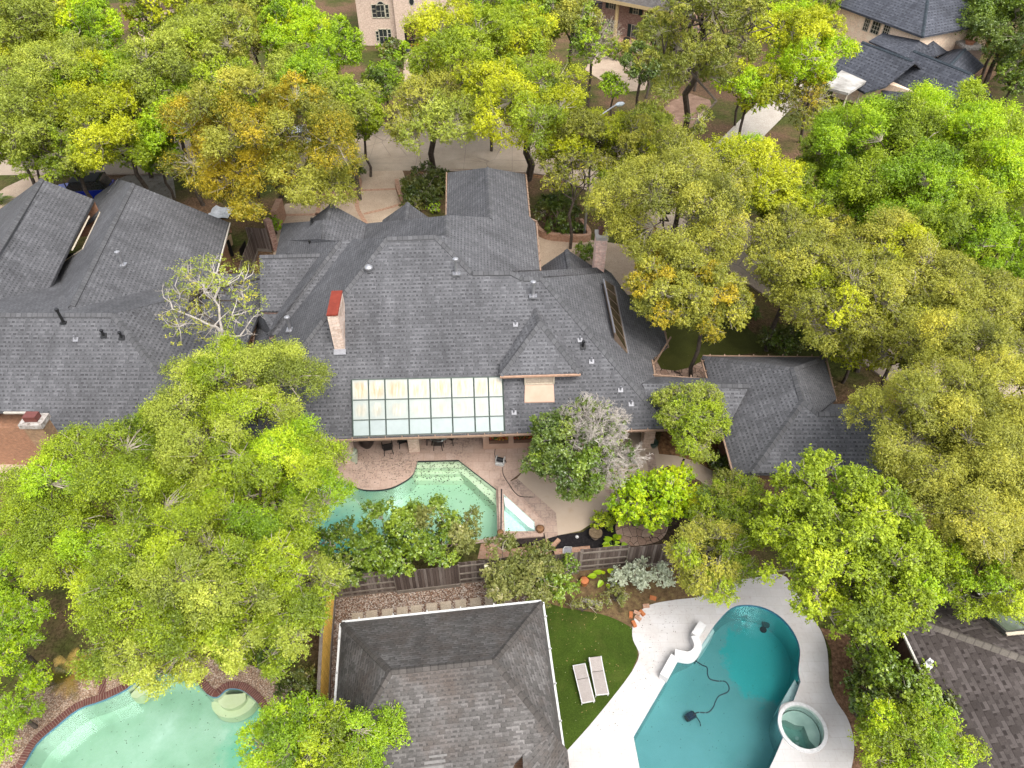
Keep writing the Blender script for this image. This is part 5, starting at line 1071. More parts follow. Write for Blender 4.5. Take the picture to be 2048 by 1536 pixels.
tree('great khaki oak behind the pool house roof', 1892, 893, 165, 178, 8., 'khaki', 17, nlobes=28, m2='olive', mix=.55, tw=1.5, trunk=(1860, 960), group='khaki oaks on the right')
tree('khaki oak with pale twigs at the right edge', 1985, 765, 125, 145, 8.5, 'khaki', 18, nlobes=20, m2='olive', mix=.5, tw=2., group='khaki oaks on the right', bare_at=((2010, 700, 40),))
tree('brown green oak low at the right edge above the brown roof', 1975, 1010, 120, 120, 6.5, 'khaki', 19, nlobes=20, m2='olive', mix=.4, group='khaki oaks on the right', tone=-.08)
tree('fresh green tree hanging over the brown roof with skylights', 1975, 1150, 100, 85, 5.0, 'fresh', 20, nlobes=14, m2='bright', mix=.4, dens=.8)
tree('low green tree overhanging the garden behind the big round tree', 1880, 1110, 70, 55, 3, 'khaki', 60, nlobes=9)
# right side street trees
tree('big khaki oak shading the side drive', 1348, 395, 140, 122, 9, 'khaki', 21, nlobes=28, m2='olive', mix=.5, tw=1.8, trunk=(1340, 520), group=OK_)
tree('russet tinged oak bough overhanging the east slope of the grey house', 1345, 570, 100, 90, 6.5, 'khaki', 22, nlobes=18, m2='orange', mix=.6, tw=1.2, trunk=(1345, 560), group=OK_)
tree('russet and green oak by the side lawn', 1420, 600, 80, 75, 6.2, 'khaki', 23, nlobes=14, m2='orange', mix=.35, tw=1.5, group=OK_)
tree('yellow oak with grey limbs at the road bend', 1480, 350, 100, 88, 8, 'yellow', 24, nlobes=17, dens=.85, tw=1.4, m2='lime', mix=.15, trunk=(1450, 440), group=OK_)
tree('yellow green oak beside the yellow oak at the bend', 1580, 400, 85, 75, 6.5, 'yellow', 25, nlobes=14, m2='fresh', mix=.5, trunk=(1570, 480), group=OK_)
tree('grey green oak over the side road', 1592, 520, 105, 92, 7, 'olive', 26, nlobes=17, m2='khaki', mix=.3, tw=2., dens=.9, group=OK_)
tree('olive oak with yellow tips behind the pool house', 1690, 600, 122, 105, 7, 'olive', 27, nlobes=18, m2='yellow', mix=.25, tw=2., group=OK_, dens=.85)
tree('small lime green tree at the pool house corner', 1700, 690, 48, 62, 4, 'yellow', 28, nlobes=9, m2='lime', mix=.4, dens=.8, trunk=(1685, 765))
tree('khaki oak over the side road bend', 1805, 545, 108, 105, 7.5, 'olive', 29, nlobes=16, m2='yellow', mix=.35, tw=1.8, group=OK_)
tree('pale olive oak standing between green trees at right', 1905, 600, 105, 98, 7.5, 'olive', 30, nlobes=14, m2='khaki', mix=.4, tw=1.8, group=OK_)
BG = 'broad bright trees on the right'
tree('broad bright green tree below the dark tan-house roof', 1772, 322, 148, 118, 8.5, 'bright', 31, nlobes=30, m2='fresh', mix=.3, trunk=(1770, 400), group=BG, tone=-.03)
tree('bright yellow green tree reaching the right edge', 1945, 290, 118, 112, 9.5, 'fresh', 32, nlobes=24, m2='lime', mix=.4, group=BG)
tree('bright green tree in front of the wrought iron gate', 1880, 430, 130, 105, 8, 'bright', 33, nlobes=22, m2='fresh', mix=.35, group=BG)
tree('dark green lower tree under the broad bright tree', 1690, 390, 95, 85, 6, 'bright', 34, nlobes=14, tone=-.14, group=BG)
tree('bright green tree by the right edge beneath the gate', 2000, 520, 80, 80, 6.5, 'bright', 35, nlobes=12, group=BG)
tree('deep green magnolia beside the red cedar fence', 2025, 45, 92, 78, 7, 'magnolia', 36, nlobes=16, m2='dark', mix=.3)
tree('small olive tree with a white trunk by the cedar fence', 2035, 110, 45, 38, 4, 'olive', 37, nlobes=8, trunk=(2003, 132), dens=.7)
# top centre and right
tree('vivid yellow green tree beside the tan house', 1590, 85, 85, 90, 10, 'yellow', 38, nlobes=20, m2='lime', mix=.6, trunk=(1590, 200))
tree('tall dark pine with a bare leaning trunk', 1375, 85, 105, 95, 16, 'pine', 39, nlobes=20, bh=6.5, trunk=(1366, 277), trunk_r=.3, lobe=(.24, .36), tone=-.02, dens=.85)
tree('dark pine behind the leaning pine', 1470, 70, 55, 85, 15, 'pine', 40, nlobes=13, bh=6, lobe=(.3, .42), dens=.9, trunk=(1470, 250))
tree('lime green tree over the pale driveway', 1500, 175, 75, 55, 8, 'yellow', 41, nlobes=13, m2='lime', mix=.5)
tree('bronze leaved tree with black limbs over the pale driveway', 1600, 195, 65, 70, 7, 'khaki', 42, nlobes=12, dens=.42, m2='orange', mix=.25, trunk=(1600, 285))
tree('dark magnolia beside the leafy paved court', 1285, 125, 50, 65, 7, 'dark', 43, nlobes=12, m2='olive', mix=.4)
tree('small pale barked tree before the colonnaded house', 1185, 90, 50, 60, 7, 'fresh', 44, nlobes=11, dens=.5, m2='bright', mix=.5, bare_at=((1200, 85, 30),), tw=2.)
tree('dense grey green tree left of the colonnaded house', 1145, 40, 60, 50, 8, 'olive', 45, nlobes=12, m2='magnolia', mix=.4)
tree('bright green sapling near the street lamp', 1228, 175, 30, 40, 5, 'bright', 46, nlobes=8)
tree('tall yellow green oak beside the dark arched entry', 915, 85, 95, 95, 11, 'yellow', 47, nlobes=24, m2='fresh', mix=.5, trunk=(925, 215), group=OK_)
tree('yellow green oak with forked trunk on the near verge', 1060, 202, 108, 132, 9., 'yellow', 48, nlobes=28, m2='fresh', mix=.35, trunk=(1056, 360), tw=1.6, group=OK_, trunk_r=.34)
tree('yellow tree behind the forked trunk oak', 1040, 70, 75, 65, 10, 'fresh', 49, nlobes=15, m2='yellow', mix=.6, group=OK_)
tree('olive oak around the street lamp', 1200, 288, 108, 78, 7.5, 'olive', 50, nlobes=20, m2='yellow', mix=.35, tw=1.8, trunk=(1230, 380), group=OK_)
tree('pale olive oak right of the street lamp', 1300, 260, 58, 52, 7.5, 'pale', 51, nlobes=11, m2='olive', mix=.5, group=OK_)
tree('low yellow green oak boughs above the planter', 1150, 355, 80, 55, 6, 'fresh', 52, nlobes=11, m2='olive', mix=.6, dens=.7, tw=1.8, group=OK_)
tree('small open crowned oak with a forked trunk before the road', 862, 222, 84, 82, 8.3, 'pale', 53, nlobes=17, m2='olive', mix=.5, dens=.75, trunk=(867, 336), tw=1.8, group=OK_, trunk_r=.27)
tree('russet orange oak over the parked white car', 535, 300, 195, 125, 8.5, 'orange', 54, nlobes=36, m2='olive', mix=.3, trunk=(560, 400), tw=1.2, group=OK_)
# top left woods
TW_ = 'dense trees across the road at the upper left'
def tl_tree(label, *a, **k): k.setdefault('nlobes', 20); k.setdefault('flatten', .78); k.setdefault('zmin', .8); k.setdefault('group', TW_); return tree(label, *a, **k)
tl_tree('yellowish oak at the far upper left corner', 50, 60, 100, 80, 10, 'yellow', 61, m2='pale', mix=.6)
tl_tree('olive oak with curving trunk at the left edge', 95, 190, 115, 110, 9, 'pale', 62, m2='yellow', mix=.4, tw=1.8, trunk=(70, 300))
tl_tree('green oak dropping boughs to the left verge', 130, 285, 105, 75, 7, 'fresh', 63, m2='pale', mix=.5, tw=1.3)
tl_tree('bright green tree glowing behind the olive oaks', 180, 60, 70, 55, 10, 'bright', 64, m2='lime', mix=.4)
tl_tree('yellow green oak above the blue truck', 240, 250, 85, 95, 8, 'fresh', 65, m2='yellow', mix=.45)
tl_tree('mid green oak among the upper left trees', 225, 150, 85, 80, 9, 'fresh', 66, m2='bright', mix=.4)
tl_tree('khaki green oak with fine pale twigs', 335, 140, 90, 85, 10, 'pale', 67, m2='fresh', mix=.4, tw=1.6)
tl_tree('bright oak left of the russet oak', 345, 225, 75, 80, 8, 'bright', 68, m2='fresh', mix=.5)
tl_tree('pale olive oak above the russet oak', 425, 90, 90, 75, 10, 'pale', 69, m2='olive', mix=.5, tw=1.6)
tl_tree('green oak directly above the russet oak', 460, 185, 85, 60, 9, 'fresh', 70, m2='bright', mix=.3)
tl_tree('bare twigged olive tree left of the lime trees', 500, 70, 50, 75, 9, 'olive', 71, dens=.6, nlobes=11, bare_at=((510, 90, 30),))
tl_tree('vivid green tree left of the pale brick house', 590, 60, 70, 75, 9, 'bright', 72, m2='lime', mix=.3)
tl_tree('vivid lime tree touching the pale brick house', 665, 90, 60, 85, 9, 'bright', 73, m2='lime', mix=.4)
tl_tree('yellow green oak at the kerb right of the russet oak', 690, 215, 70, 90, 8, 'fresh', 74, m2='pale', mix=.5, tw=1.5)
tl_tree('soft green oak between the lime and russet trees', 600, 160, 70, 65, 9, 'pale', 75, m2='bright', mix=.4)
tl_tree('dark green tree by the pale brick house path', 770, 160, 42, 60, 5, 'magnolia', 76, nlobes=10, m2='bright', mix=.4)
tl_tree('distant green tree at the upper edge', 330, 30, 80, 40, 10, 'fresh', 77, m2='yellow', mix=.5)
tl_tree('distant lime tree at the upper edge', 130, 15, 60, 35, 10, 'bright', 78, m2='fresh', mix=.5)
tl_tree('distant olive tree at the upper edge', 470, 15, 90, 40, 10, 'olive', 79, m2='pale', mix=.5)
tl_tree('dark green oak low over the left verge', 20, 270, 60, 60, 6, 'pale', 80, m2='fresh', mix=.5, nlobes=11)
tree('distant green tree above the colonnaded house drive', 1010, 15, 90, 35, 9, 'bright', 81, nlobes=14, m2='fresh', mix=.4)
tree('distant green tree behind the tall pines', 1420, 5, 80, 35, 9, 'fresh', 82, nlobes=14, m2='pine', mix=.4)
tree('distant dark tree above the tan house roof', 1990, 0, 70, 35, 8, 'magnolia', 83, nlobes=12)
# shrubs and hedges
PS = 'dense shrubs between the mint pool and fence'
shrub('dark glossy shrub at the left of the pool hedge', 690, 1092, 62, 68, 2.1, 'dark', 90, group=PS, m2='magnolia', mix=.3, leaf=.13, nlobes=13)
shrub('green shrub in the middle of the pool hedge', 790, 1074, 78, 76, 2.3, 'magnolia', 91, group=PS, m2='dark', mix=.4, leaf=.13, nlobes=15)
shrub('olive topped shrub at the right of the pool hedge', 890, 1066, 74, 72, 2.5, 'magnolia', 92, group=PS, m2='flower', mix=.35, leaf=.13, nlobes=15)
shrub('low dark shrub against the fence below the pool', 745, 1130, 80, 38, 1.2, 'dark', 93, group=PS, leaf=.13)
shrub('cream flowered shrub at the corner of the white gutter', 1010, 1148, 46, 66, 2.2, 'flower', 94, leaf=.12, group='flowering shrubs by the fence', nlobes=12)
shrub('broad cream flowered shrub beside the fence', 1072, 1150, 50, 60, 2.2, 'flower', 95, leaf=.12, group='flowering shrubs by the fence', nlobes=12)
shrub('dark green shrub right of the flowered shrubs', 1118, 1160, 38, 42, 1.5, 'magnolia', 96, leaf=.12)
shrub('silvery grey sage shrub below the fence', 1285, 1152, 60, 36, .8, 'silver', 97, leaf=.13, nlobes=12)
shrub('small green shrub beside the round stone table', 1206, 1042, 19, 20, .6, 'fresh', 98, leaf=.12, nlobes=7)
shrub('low ragged shrub with russet stems below the fence', 1232, 1192, 24, 20, .4, 'flower', 99, leaf=.11, nlobes=7, dens=.6)
shrub('low green edging plants along the artificial turf', 1165, 1215, 40, 14, .3, 'flower', 100, leaf=.1, nlobes=8, dens=.6)
shrub('dark glossy groundcover shrub by the yellow fence', 560, 1275, 60, 62, .9, 'dark', 101, leaf=.16, nlobes=13)
shrub('ferny green shrub by the aggregate pool deck', 600, 1395, 40, 62, .9, 'hedge', 102, leaf=.12, m2='bright', mix=.4, nlobes=11)
shrub('dark rounded tree-shrub beside the bark bed', 1745, 1320, 40, 55, 2.0, 'magnolia', 103, nlobes=10, leaf=.12, m2='hedge', mix=.5)
shrub('glossy dark loquat shrub against the brown roof', 1815, 1385, 88, 75, 3.0, 'magnolia', 104, nlobes=18, leaf=.14, m2='hedge', mix=.4)
shrub('dark shrub low beside the bark bed', 1740, 1400, 45, 55, 1.6, 'dark', 105, nlobes=10, leaf=.13, m2='bright', mix=.3)
tree('light green tree at the lower right corner under the brown roof', 1825, 1485, 108, 75, 3.6, 'bright', 106, nlobes=18, m2='fresh', mix=.6)
shrub('clipped hedge curving round the front planter', 850, 370, 50, 32, .8, 'hedge', 107, nlobes=14, leaf=.18, group='front planter hedges')
shrub('clipped hedge arm along the front planter', 826, 395, 22, 30, .8, 'hedge', 108, nlobes=8, leaf=.18, group='front planter hedges')
shrub('rounded boxwood between the porch gable and brick chimney', 1171, 505, 17, 22, .9, 'magnolia', 109, nlobes=7, leaf=.14)
shrub('dark shrub mass inside the side brick planter', 1115, 425, 42, 36, 1.4, 'dark', 110, nlobes=11, leaf=.18, m2='hedge', mix=.4)
shrub('low dark planting along the side planter wall', 1145, 460, 32, 14, .6, 'dark', 111, nlobes=8, leaf=.17)
shrub('bright small plant in the front planter soil', 866, 415, 12, 12, .4, 'bright', 112, nlobes=5, leaf=.16, dens=.6)
shrub('brown green hedge under the russet oak by the drive', 690, 355, 32, 28, .9, 'hedge', 113, nlobes=9, leaf=.18)
shrub('clipped hedge under the ground floor window of the pale brick house', 785, 95, 34, 13, .8, 'bright', 114, nlobes=10, leaf=.25, m2='hedge', mix=.4)
shrub('loose green shrub on the lawn before the pale brick house', 790, 115, 32, 14, 1.0, 'magnolia', 115, nlobes=8, leaf=.25, m2='bright', mix=.4)
shrub('dark hedge in front of the colonnaded house porch', 1245, 108, 30, 9, .7, 'magnolia', 116, nlobes=9, leaf=.25)
shrub('dark sprawling shrub behind the pool house roof', 1570, 675, 50, 30, 1.2, 'dark', 117, nlobes=10, leaf=.16, m2='hedge', mix=.4)
shrub('dark palm-like shrub by the side road', 1480, 615, 38, 30, 1.4, 'dark', 118, nlobes=9, leaf=.17)
shrub('dark shade shrub beside the pool house wall', 1448, 930, 26, 24, .8, 'dark', 119, nlobes=8, leaf=.13)
shrub('small bright shrub by the left garden fence', 548, 450, 16, 14, .8, 'bright', 120, nlobes=6, leaf=.18)
shrub('low shrub tree behind the red cedar fence', 1780, 480, 70, 60, 4, 'bright', 121, cat='tree', nlobes=10, tone=-.15)

for lab, x, y, rx, ry, z, kd, sd in (('distant pale tree left of the colonnaded house', 1085, 40, 55, 50, 7, 'fresh', 131), ('distant olive tree between the pines and the tan house', 1530, 25, 60, 40, 9, 'fresh', 132), ('distant green tree in the top right corner', 2040, -15, 60, 45, 9, 'magnolia', 133),
    ('distant tree left of the tan house eave', 1640, -8, 45, 40, 7, 'fresh', 134), ('understory tree below the upper left oaks', 150, 220, 90, 60, 5, 'fresh', 135), ('understory tree left of the russet oak', 310, 300, 70, 50, 5, 'bright', 136), ('understory tree over the left verge of the road', 55, 300, 60, 35, 4.5, 'pale', 137), ('understory tree right of the russet oak crown', 725, 245, 40, 50, 5, 'fresh', 138), ('green understory tree below the tall yellow green oak', 980, 175, 70, 55, 6, 'fresh', 139), ('green understory tree beside the leaning pine', 1310, 60, 40, 50, 7, 'pine', 140), ('distant lime tree behind the lime trees', 540, 20, 60, 40, 9, 'bright', 141)):
    tree(lab, x, y, rx, ry, z, kd, sd, nlobes=13, flatten=.75, zmin=.8)
for lab, x, y, rx, ry, z, kd, sd in (('bright tree at the right edge above the iron gate', 2040, 275, 58, 70, 9, 'fresh', 156), ('bright tree at the right edge below the iron gate', 2045, 480, 52, 48, 6, 'bright', 157), ('green tree at the lower left edge by the sago palm', 15, 1275, 58, 75, 4, 'bright', 158), ('dark tree before the red cedar fence', 2035, 150, 45, 40, 4, 'magnolia', 159), ('khaki oak filling the bend beside the pool house', 1800, 690, 72, 62, 6, 'khaki', 151), ('grey green oak by the far kerb of the side road', 1650, 465, 75, 60, 5.5, 'olive', 152), ('khaki oak over the road at the right edge', 2020, 630, 75, 70, 7, 'khaki', 153), ('bright tree below the yellow green oak at right', 1820, 470, 85, 70, 6, 'bright', 154), ('olive oak between the two khaki oaks at right', 1930, 850, 90, 90, 6.5, 'olive', 155)):
    tree(lab, x, y, rx, ry, z, kd, sd, nlobes=15, flatten=.75, zmin=.8, tw=1.6)

# ------------------------------------------------------------ fences and walls
def fence(name, label, pts, h, m, panel=2.4, cat='fence', alt=True, face=1, cap=False, group=None, n=1):
    """plank fence through ground points; alternate panels turn their boards to the other side of the rails"""
    pts = [V(*p[:2], 0) for p in pts]; t = thing(name, label, cat, tuple(sum(pts)/len(pts)), group); idx = 0; rn = random.Random(len(label))
    for a, c in zip(pts[:-1], pts[1:]):
        L = np.linalg.norm(c-a); d = (c-a)/L; nn = V(-d[1], d[0], 0); k = max(1, round(L/panel)); az = math.atan2(d[1], d[0])
        for i in range(k):
            s0, s1 = a+d*L*i/k, a+d*L*(i+1)/k; w_ = L/k; side = face if (not alt or idx % 2 == 0) else -face; b = MB(); nb = int(w_/.15); hh = h+(.07 if idx % 2 else 0)
            for j in range(nb):
                p = s0+d*(j+.5)*w_/nb+nn*side*.045; dz_ = rn.uniform(-.02, .02); b.box(p+UP*((hh+dz_)/2+.1), (w_/nb-.008, .022, hh+dz_-.1), az)
            b.build('panel', m, t)
            b = MB()
            for zz_ in (.45, h*.55, h-.15): b.box((s0+s1)/2+UP*zz_, (w_, .045, .09), az)
            b.box((s0+s1)/2+UP*.12+nn*side*.075, (w_, .05, .24), az)
            if cap: b.box((s0+s1)/2+UP*(hh+.11), (w_+.02, .14, .035), az)
            b.build('rail', RAIL, t); b = MB(); b.box(s0+UP*(h/2), (.09, .07, h), az); b.build('post', RAIL, t); idx += 1
    return t
fence('wooden_fence', 'weathered grey plank fence below the mint pool', [P(560, 1214), P(668, 1199), P(920, 1170), P(1156, 1144), P(1345, 1126), P(1480, 1108)], 1.75, FEN, 2.5, face=-1)
fence('wooden_fence', 'new yellow cedar fence beside the gravel strip', [P(668, 1199), P(660, 1300), P(655, 1420), P(650, 1560)], 1.8, FENY, 2.4, alt=False, face=1, cap=True)
fence('wooden_fence', 'dark grey fence running between the two grey houses', [P(514, 506), P(482, 606), P(458, 720)], 1.8, FEN, 2.4, alt=False, face=1)
fence('wooden_fence', 'short dark plank gate panel beside the front brick pier', [P(505, 500), P(545, 503)], 2.0, FEN, 2.6, alt=False, face=-1)
fence('wooden_fence', 'red cedar fence behind the tan house', [P(1868, 88), P(1960, 106), P(2100, 135)], 2.2, FENC, 3, alt=False, face=-1)
fence('wooden_fence', 'short weathered fence by the brown roofed house', [P(1722, 1268), P(1742, 1310), P(1790, 1420)], 1.5, FEN, 2.4, alt=False, face=-1)
fence('wooden_fence', 'brown plank fence beyond the trees at the right', [P(1800, 1130), P(1990, 1175), P(2100, 1190)], 1.7, FENC, 2.6, alt=False, face=-1)
def lowwall(name, label, pts, w_, h, m, n=5, cat='wall', group=None):
    q = smooth([tuple(P(x, y)[:2]) for x, y in pts], n, False); le, ri = [], []
    for i in range(len(q)):
        d = V(*q[min(i+1, len(q)-1)])-V(*q[max(i-1, 0)]); d /= np.linalg.norm(d); s_ = V(-d[1], d[0])*w_/2; le.append(tuple(V(*q[i])+s_)); ri.append(tuple(V(*q[i])-s_))
    b = MB(); b.prism(le+ri[::-1], 0, h, bottom=False); return tag(b.build(name, m), label, cat, group)
lowwall('brick_planter_wall', 'low brick wall curving round the side planter', [(1070, 455), (1082, 472), (1110, 480), (1174, 482), (1170, 462), (1160, 450)], .32, .6, BRPAVE)
lowwall('brick_planter_wall', 'low brick edging right of the front drive', [(794, 366), (797, 382), (808, 412)], .35, .4, BRPAVE, group='low brick edging by the drive')
lowwall('brick_planter_wall', 'low brick edging under the russet oak', [(592, 388), (640, 392), (700, 390), (716, 378), (720, 364)], .35, .4, BRPAVE, group='low brick edging by the drive')
lowwall('brick_garden_wall', 'brick garden wall at the left of the front court', [(567, 432), (556, 458)], .5, 1.6, BRPAVE, 1)
lowwall('brick_garden_wall', 'mottled brick pier wall beside the dark plank gate', [(545, 500), (556, 496)], .6, 2.6, BRICKR, 1)
lowwall('raised_planter', 'narrow raised brick planter filled with black mulch beneath the spa', [(1002, 1090), (1090, 1081)], .5, .3, SOIL, 1, 'planter')
lowwall('brick_edging', 'toothed brick edging beside the black mulch', [(1097, 1104), (1118, 1081)], .2, .14, BRPAVE, 1, 'edging')
lowwall('brick_edging', 'stacked brick edging along the fence under the pool net', [(1108, 1108), (1180, 1101)], .3, .2, BRPAVE, 1, 'edging')
# iron fence and scrolled gate
b = MB(); a, c = P(1585, 688), P(1650, 712); d = (c-a)/np.linalg.norm(c-a); L = np.linalg.norm(c-a); az = math.atan2(d[1], d[0])
t = thing('iron_fence', 'dark iron picket fence behind the pool house', 'fence', tuple((a+c)/2))
for k in range(int(L/.14)): b.box(a+d*k*.14+UP*.75, (.022, .022, 1.5), az)
b.build('picket', BLACK, t).__setitem__('kind', 'stuff'); b = MB()
for z_ in (.2, 1.35): b.box((a+c)/2+UP*z_, (L, .04, .05), az)
b.build('rail', BLACK, t)
t = thing('iron_gate', 'black wrought iron gate with curled scrolls', 'gate', tuple(P(2010, 400)))
a, c = P(1995, 412), P(2075, 395); d = (c-a)/np.linalg.norm(c-a); L = np.linalg.norm(c-a); az = math.atan2(d[1], d[0]); b = MB()
for z_ in (.1, 1.1, 2.0): b.box((a+c)/2+UP*z_, (L, .06, .08), az)
for k in range(5): b.box(a+d*L*k/4+UP*1.05, (.06, .06, 2.1), az)
b.build('gate_frame', BLACK, t); b = MB()
for i in range(8):
    for z_ in (.6, 1.55):
        cc = a+d*L*(i+.5)/8+UP*z_; b.tube([cc+d*(.06+.035*q)*math.cos(q)+UP*(.06+.04*q)*math.sin(q) for q in np.linspace(0, 7.5, 26)], .028, 0, 5)
b.build('scroll', BLACK, t)
# ------------------------------------------------------------ vehicles
def car(name, label, loc, rz, paint, roofm, L=4.9, Wd=1.95, Hh=1.85, kind='suv', cat='car'):
    t = thing(name, label, cat, (0, 0, 0)); prof = [(-L/2, .45), (-L/2+.05, .95), (-L/2+1.25, 1.08), (L/2-.1, 1.1), (L/2, .9), (L/2, .42)]
    def body(prof, hw, top=None):
        b = MB(); n = len(prof); a = [V(x, -hw, z) for x, z in prof]; c = [V(x, hw, z) for x, z in prof]
        b.poly(a[::-1]); b.poly(c)
        for k in range(n): j = (k+1) % n; b.poly([a[k], a[j], c[j], c[k]][::-1])
        return b
    o = body(prof, Wd/2).build('body', paint, t); md = o.modifiers.new('bevel', 'BEVEL'); md.width = .08; md.segments = 3
    cab = [(-L/2+1.1, 1.07), (-L/2+1.75, Hh-.06), (L/2-.55, Hh-.04), (L/2-.15, 1.07)]; cb = body(cab, Wd/2-.12).build('cabin', WIN, t); md = cb.modifiers.new('bevel', 'BEVEL'); md.width = .05; md.segments = 2
    b = MB(); b.box((.45+.0, 0, Hh-.02), (L*.46, Wd-.36, .07)); o = b.build('car_roof', roofm, t); md = o.modifiers.new('bevel', 'BEVEL'); md.width = .04; md.segments = 2
    b = MB()
    for x in (-L/2+1.45, .35, L/2-.5):
        for s in (-1, 1): b.box((x, s*(Wd/2-.115), (1.07+Hh)/2), (.09, .03, Hh-1.1))
    b.build('window_pillar', roofm, t)
    for x in (-L/2+.95, L/2-.95):
        for s in (-1, 1):
            b = MB(); b.tube([(x, s*(Wd/2-.22), .36), (x, s*(Wd/2+.01), .36)], .36, 0, 18); wh = b.build('wheel', BLACK, t); b = MB(); b.tube([(x, s*(Wd/2+.005), .36), (x, s*(Wd/2+.02), .36)], .21, 0, 14); b.build('rim', STEEL, wh)
    for s in (-1, 1):
        b = MB(); b.box((-L/2+.02, s*.68, .82), (.08, .32, .16)); b.build('headlight', WHITE, t); b = MB(); b.box((L/2-.01, s*.78, .85), (.06, .14, .3)); b.build('tail_light', RED, t)
    t.location = loc; t.rotation_euler = (0, 0, rz); return t
BLUEP = plain('blue_car_paint', (.01, .03, .4), .25, .6, .2, .05); WHITEP = plain('white_car_paint', (.7, .72, .74), .25, .6, 0, .05)
car('parked_car', 'blue off-roader with a black roof seen between the left gables', tuple(P(176, 396)), R(8), BLUEP, plain('black_car_top', (.02, .022, .025), .6), 4.7, 1.95, 1.9)
car('parked_car', 'white car half hidden under the russet oak', tuple(P(575, 292)), R(20), WHITEP, WHITEP, 4.7, 1.85, 1.5)
# ------------------------------------------------------------ street lamp, hoop
lp = P(1218, 345); t = thing('street_lamp', 'pale grey cobra-head street lamp rising from the oaks', 'street lamp', tuple(lp)); hz = 10.2
tip = P(1240, 208, hz); lp2 = V(tip[0]-1.9, tip[1]-1.0, 0); t.location = tuple(lp2); b = MB()
b.tube([lp2, lp2+UP*4, lp2+UP*9.2], [.11, .09, .07], 0, 10); b.build('pole', STEEL, t)
b = MB(); b.tube([lp2+UP*9.1, lp2+V(.5, .25, 9.7), lp2+V(1.2, .6, 10.05), tip-V(.25, .1, 0)], .05, 0, 8); b.build('arm', STEEL, t)
b = MB(); b.lathe((0, 0, 0), [(0.01, -.12), (.16, -.1), (.2, 0), (.14, .1), (.01, .14)], 0, 16, 2.0, 1.0); o = b.build('lamp_head', plain('pale_lamp', (.55, .6, .64), .4), t, True); o.rotation_euler = (0, 0, R(28)); o.location = tuple(tip-lp2)
bp = P(1690, 105); t = thing('basketball_hoop', 'basketball hoop on a red post beside the tan house', 'basketball hoop', tuple(bp)); b = MB(); b.tube([bp, bp+UP*2.7, bp+V(-.5, -.3, 3.2)], .09, 0, 8); b.build('pole', plain('red_post', (.3, .04, .03), .5), t)
b = MB(); b.box(bp+V(-.6, -.4, 3.4), (1.5, .06, 1.0), R(-20)); b.build('backboard', plain('grey_board', (.25, .28, .28), .4), t); b = MB(); rc = bp+V(-.78, -.9, 3.0); b.tube([rc+V(.26*math.cos(q), .26*math.sin(q), 0) for q in np.linspace(0, 2*math.pi, 18)], .02, 0, 6); b.build('rim', plain('red_rim', (.4, .06, .02), .5), t)
# ------------------------------------------------------------ garden and patio furniture
TAUPE = noisemat('taupe_sling', [(.3, (.42, .37, .34)), (.7, (.5, .45, .42))], 5, fine=60, bump=.1)
def lounger(label, back):
    t = thing('sun_lounger', label, 'sun lounger', (0, 0, 0), 'loungers on the artificial turf'); L, Wd, z = 1.95, .68, .3; b = MB()
    for s in (-1, 1): b.box((s*(Wd/2-.025), 0, z), (.05, L, .06))
    for s in (-1, 1): b.box((0, s*(L/2-.025), z+.001), (Wd-.1, .05, .06))
    b.build('frame', WHITE, t)
    b = MB(); b.box((0, -.37, z+.02), (Wd-.1, 1.14, .035)); b.build('seat', TAUPE, t)
    b = MB(); b.box((0, .23+.35*math.cos(back), z+.02+.35*math.sin(back)), (Wd-.1, .7, .035), 0, 0, back); b.build('backrest', TAUPE, t)
    if back > .05:
        b = MB()
        for s in (-1, 1): b.box((s*(Wd/2-.03), .23+.35*math.cos(back), z+.03+.35*math.sin(back)), (.04, .72, .04), 0, 0, back)
        b.build('back_frame', WHITE, t)
    for sx in (-1, 1):
        for sy in (-1, 1): b = MB(); b.box((sx*(Wd/2-.03), sy*(L/2-.06), .14), (.045, .045, .28)); b.build('leg', WHITE, t)
    return t
for lab, back, cs in (('taupe and white sun lounger lying flat, nearer the hip roof', .02, ((1146, 1330), (1170, 1326), (1189, 1402), (1165, 1406))), ('taupe and white sun lounger with raised back, nearer the white deck', .2, ((1178, 1315), (1201, 1312), (1217, 1388), (1193, 1390)))):
    q = [P(x, y, .3) for x, y in cs]; c = sum(q)/4; d = (q[0]+q[1]-q[2]-q[3])/2; t = lounger(lab, back); t.location = (c[0], c[1], 0); t.rotation_euler = (0, 0, math.atan2(d[1], d[0])-R(90)); s = np.linalg.norm(d)/1.95; t.scale = (s, s, s)
def pot(label, p, prof, m, soil=.8, name='plant_pot', group=None, k=24, soilm=None):
    t = thing(name, label, 'pot', tuple(p), group); b = MB(); b.lathe(p, prof, 0, k); rt, zt_ = prof[-1]; b.lathe(p, [(rt, zt_), (rt*.86, zt_), (rt*.82, zt_-.08)], 0, k); b.build('pot', m, t, True)
    b = MB(); b.poly([V(*p)+V(rt*.83*math.cos(q), rt*.83*math.sin(q), zt_-.06) for q in np.linspace(0, 2*math.pi, 20)[:-1]]); b.build('soil', soilm or SOIL, t); return t
CLAY = noisemat('terracotta', [(.3, (.42, .14, .05)), (.7, (.55, .2, .08))], 6, bump=.1); WICK = noisemat('brown_wicker', [(.3, (.2, .1, .05)), (.7, (.34, .18, .09))], 9, bump=.3)
pot('orange terracotta pot on the dry bed below the fence', P(1168, 1168), [(.15, 0), (.2, .22), (.23, .27), (.24, .34)], CLAY)
pot('brown pot on the spa coping beside the mint pool', P(1001, 1070, .38), [(.11, 0), (.15, .1), (.17, .26)], WICK, group='brown pots on the spa coping')
pot('brown pot on the outer corner of the spa coping', P(1080, 1062, .38), [(.15, 0), (.2, .12), (.22, .24)], WICK, group='brown pots on the spa coping')
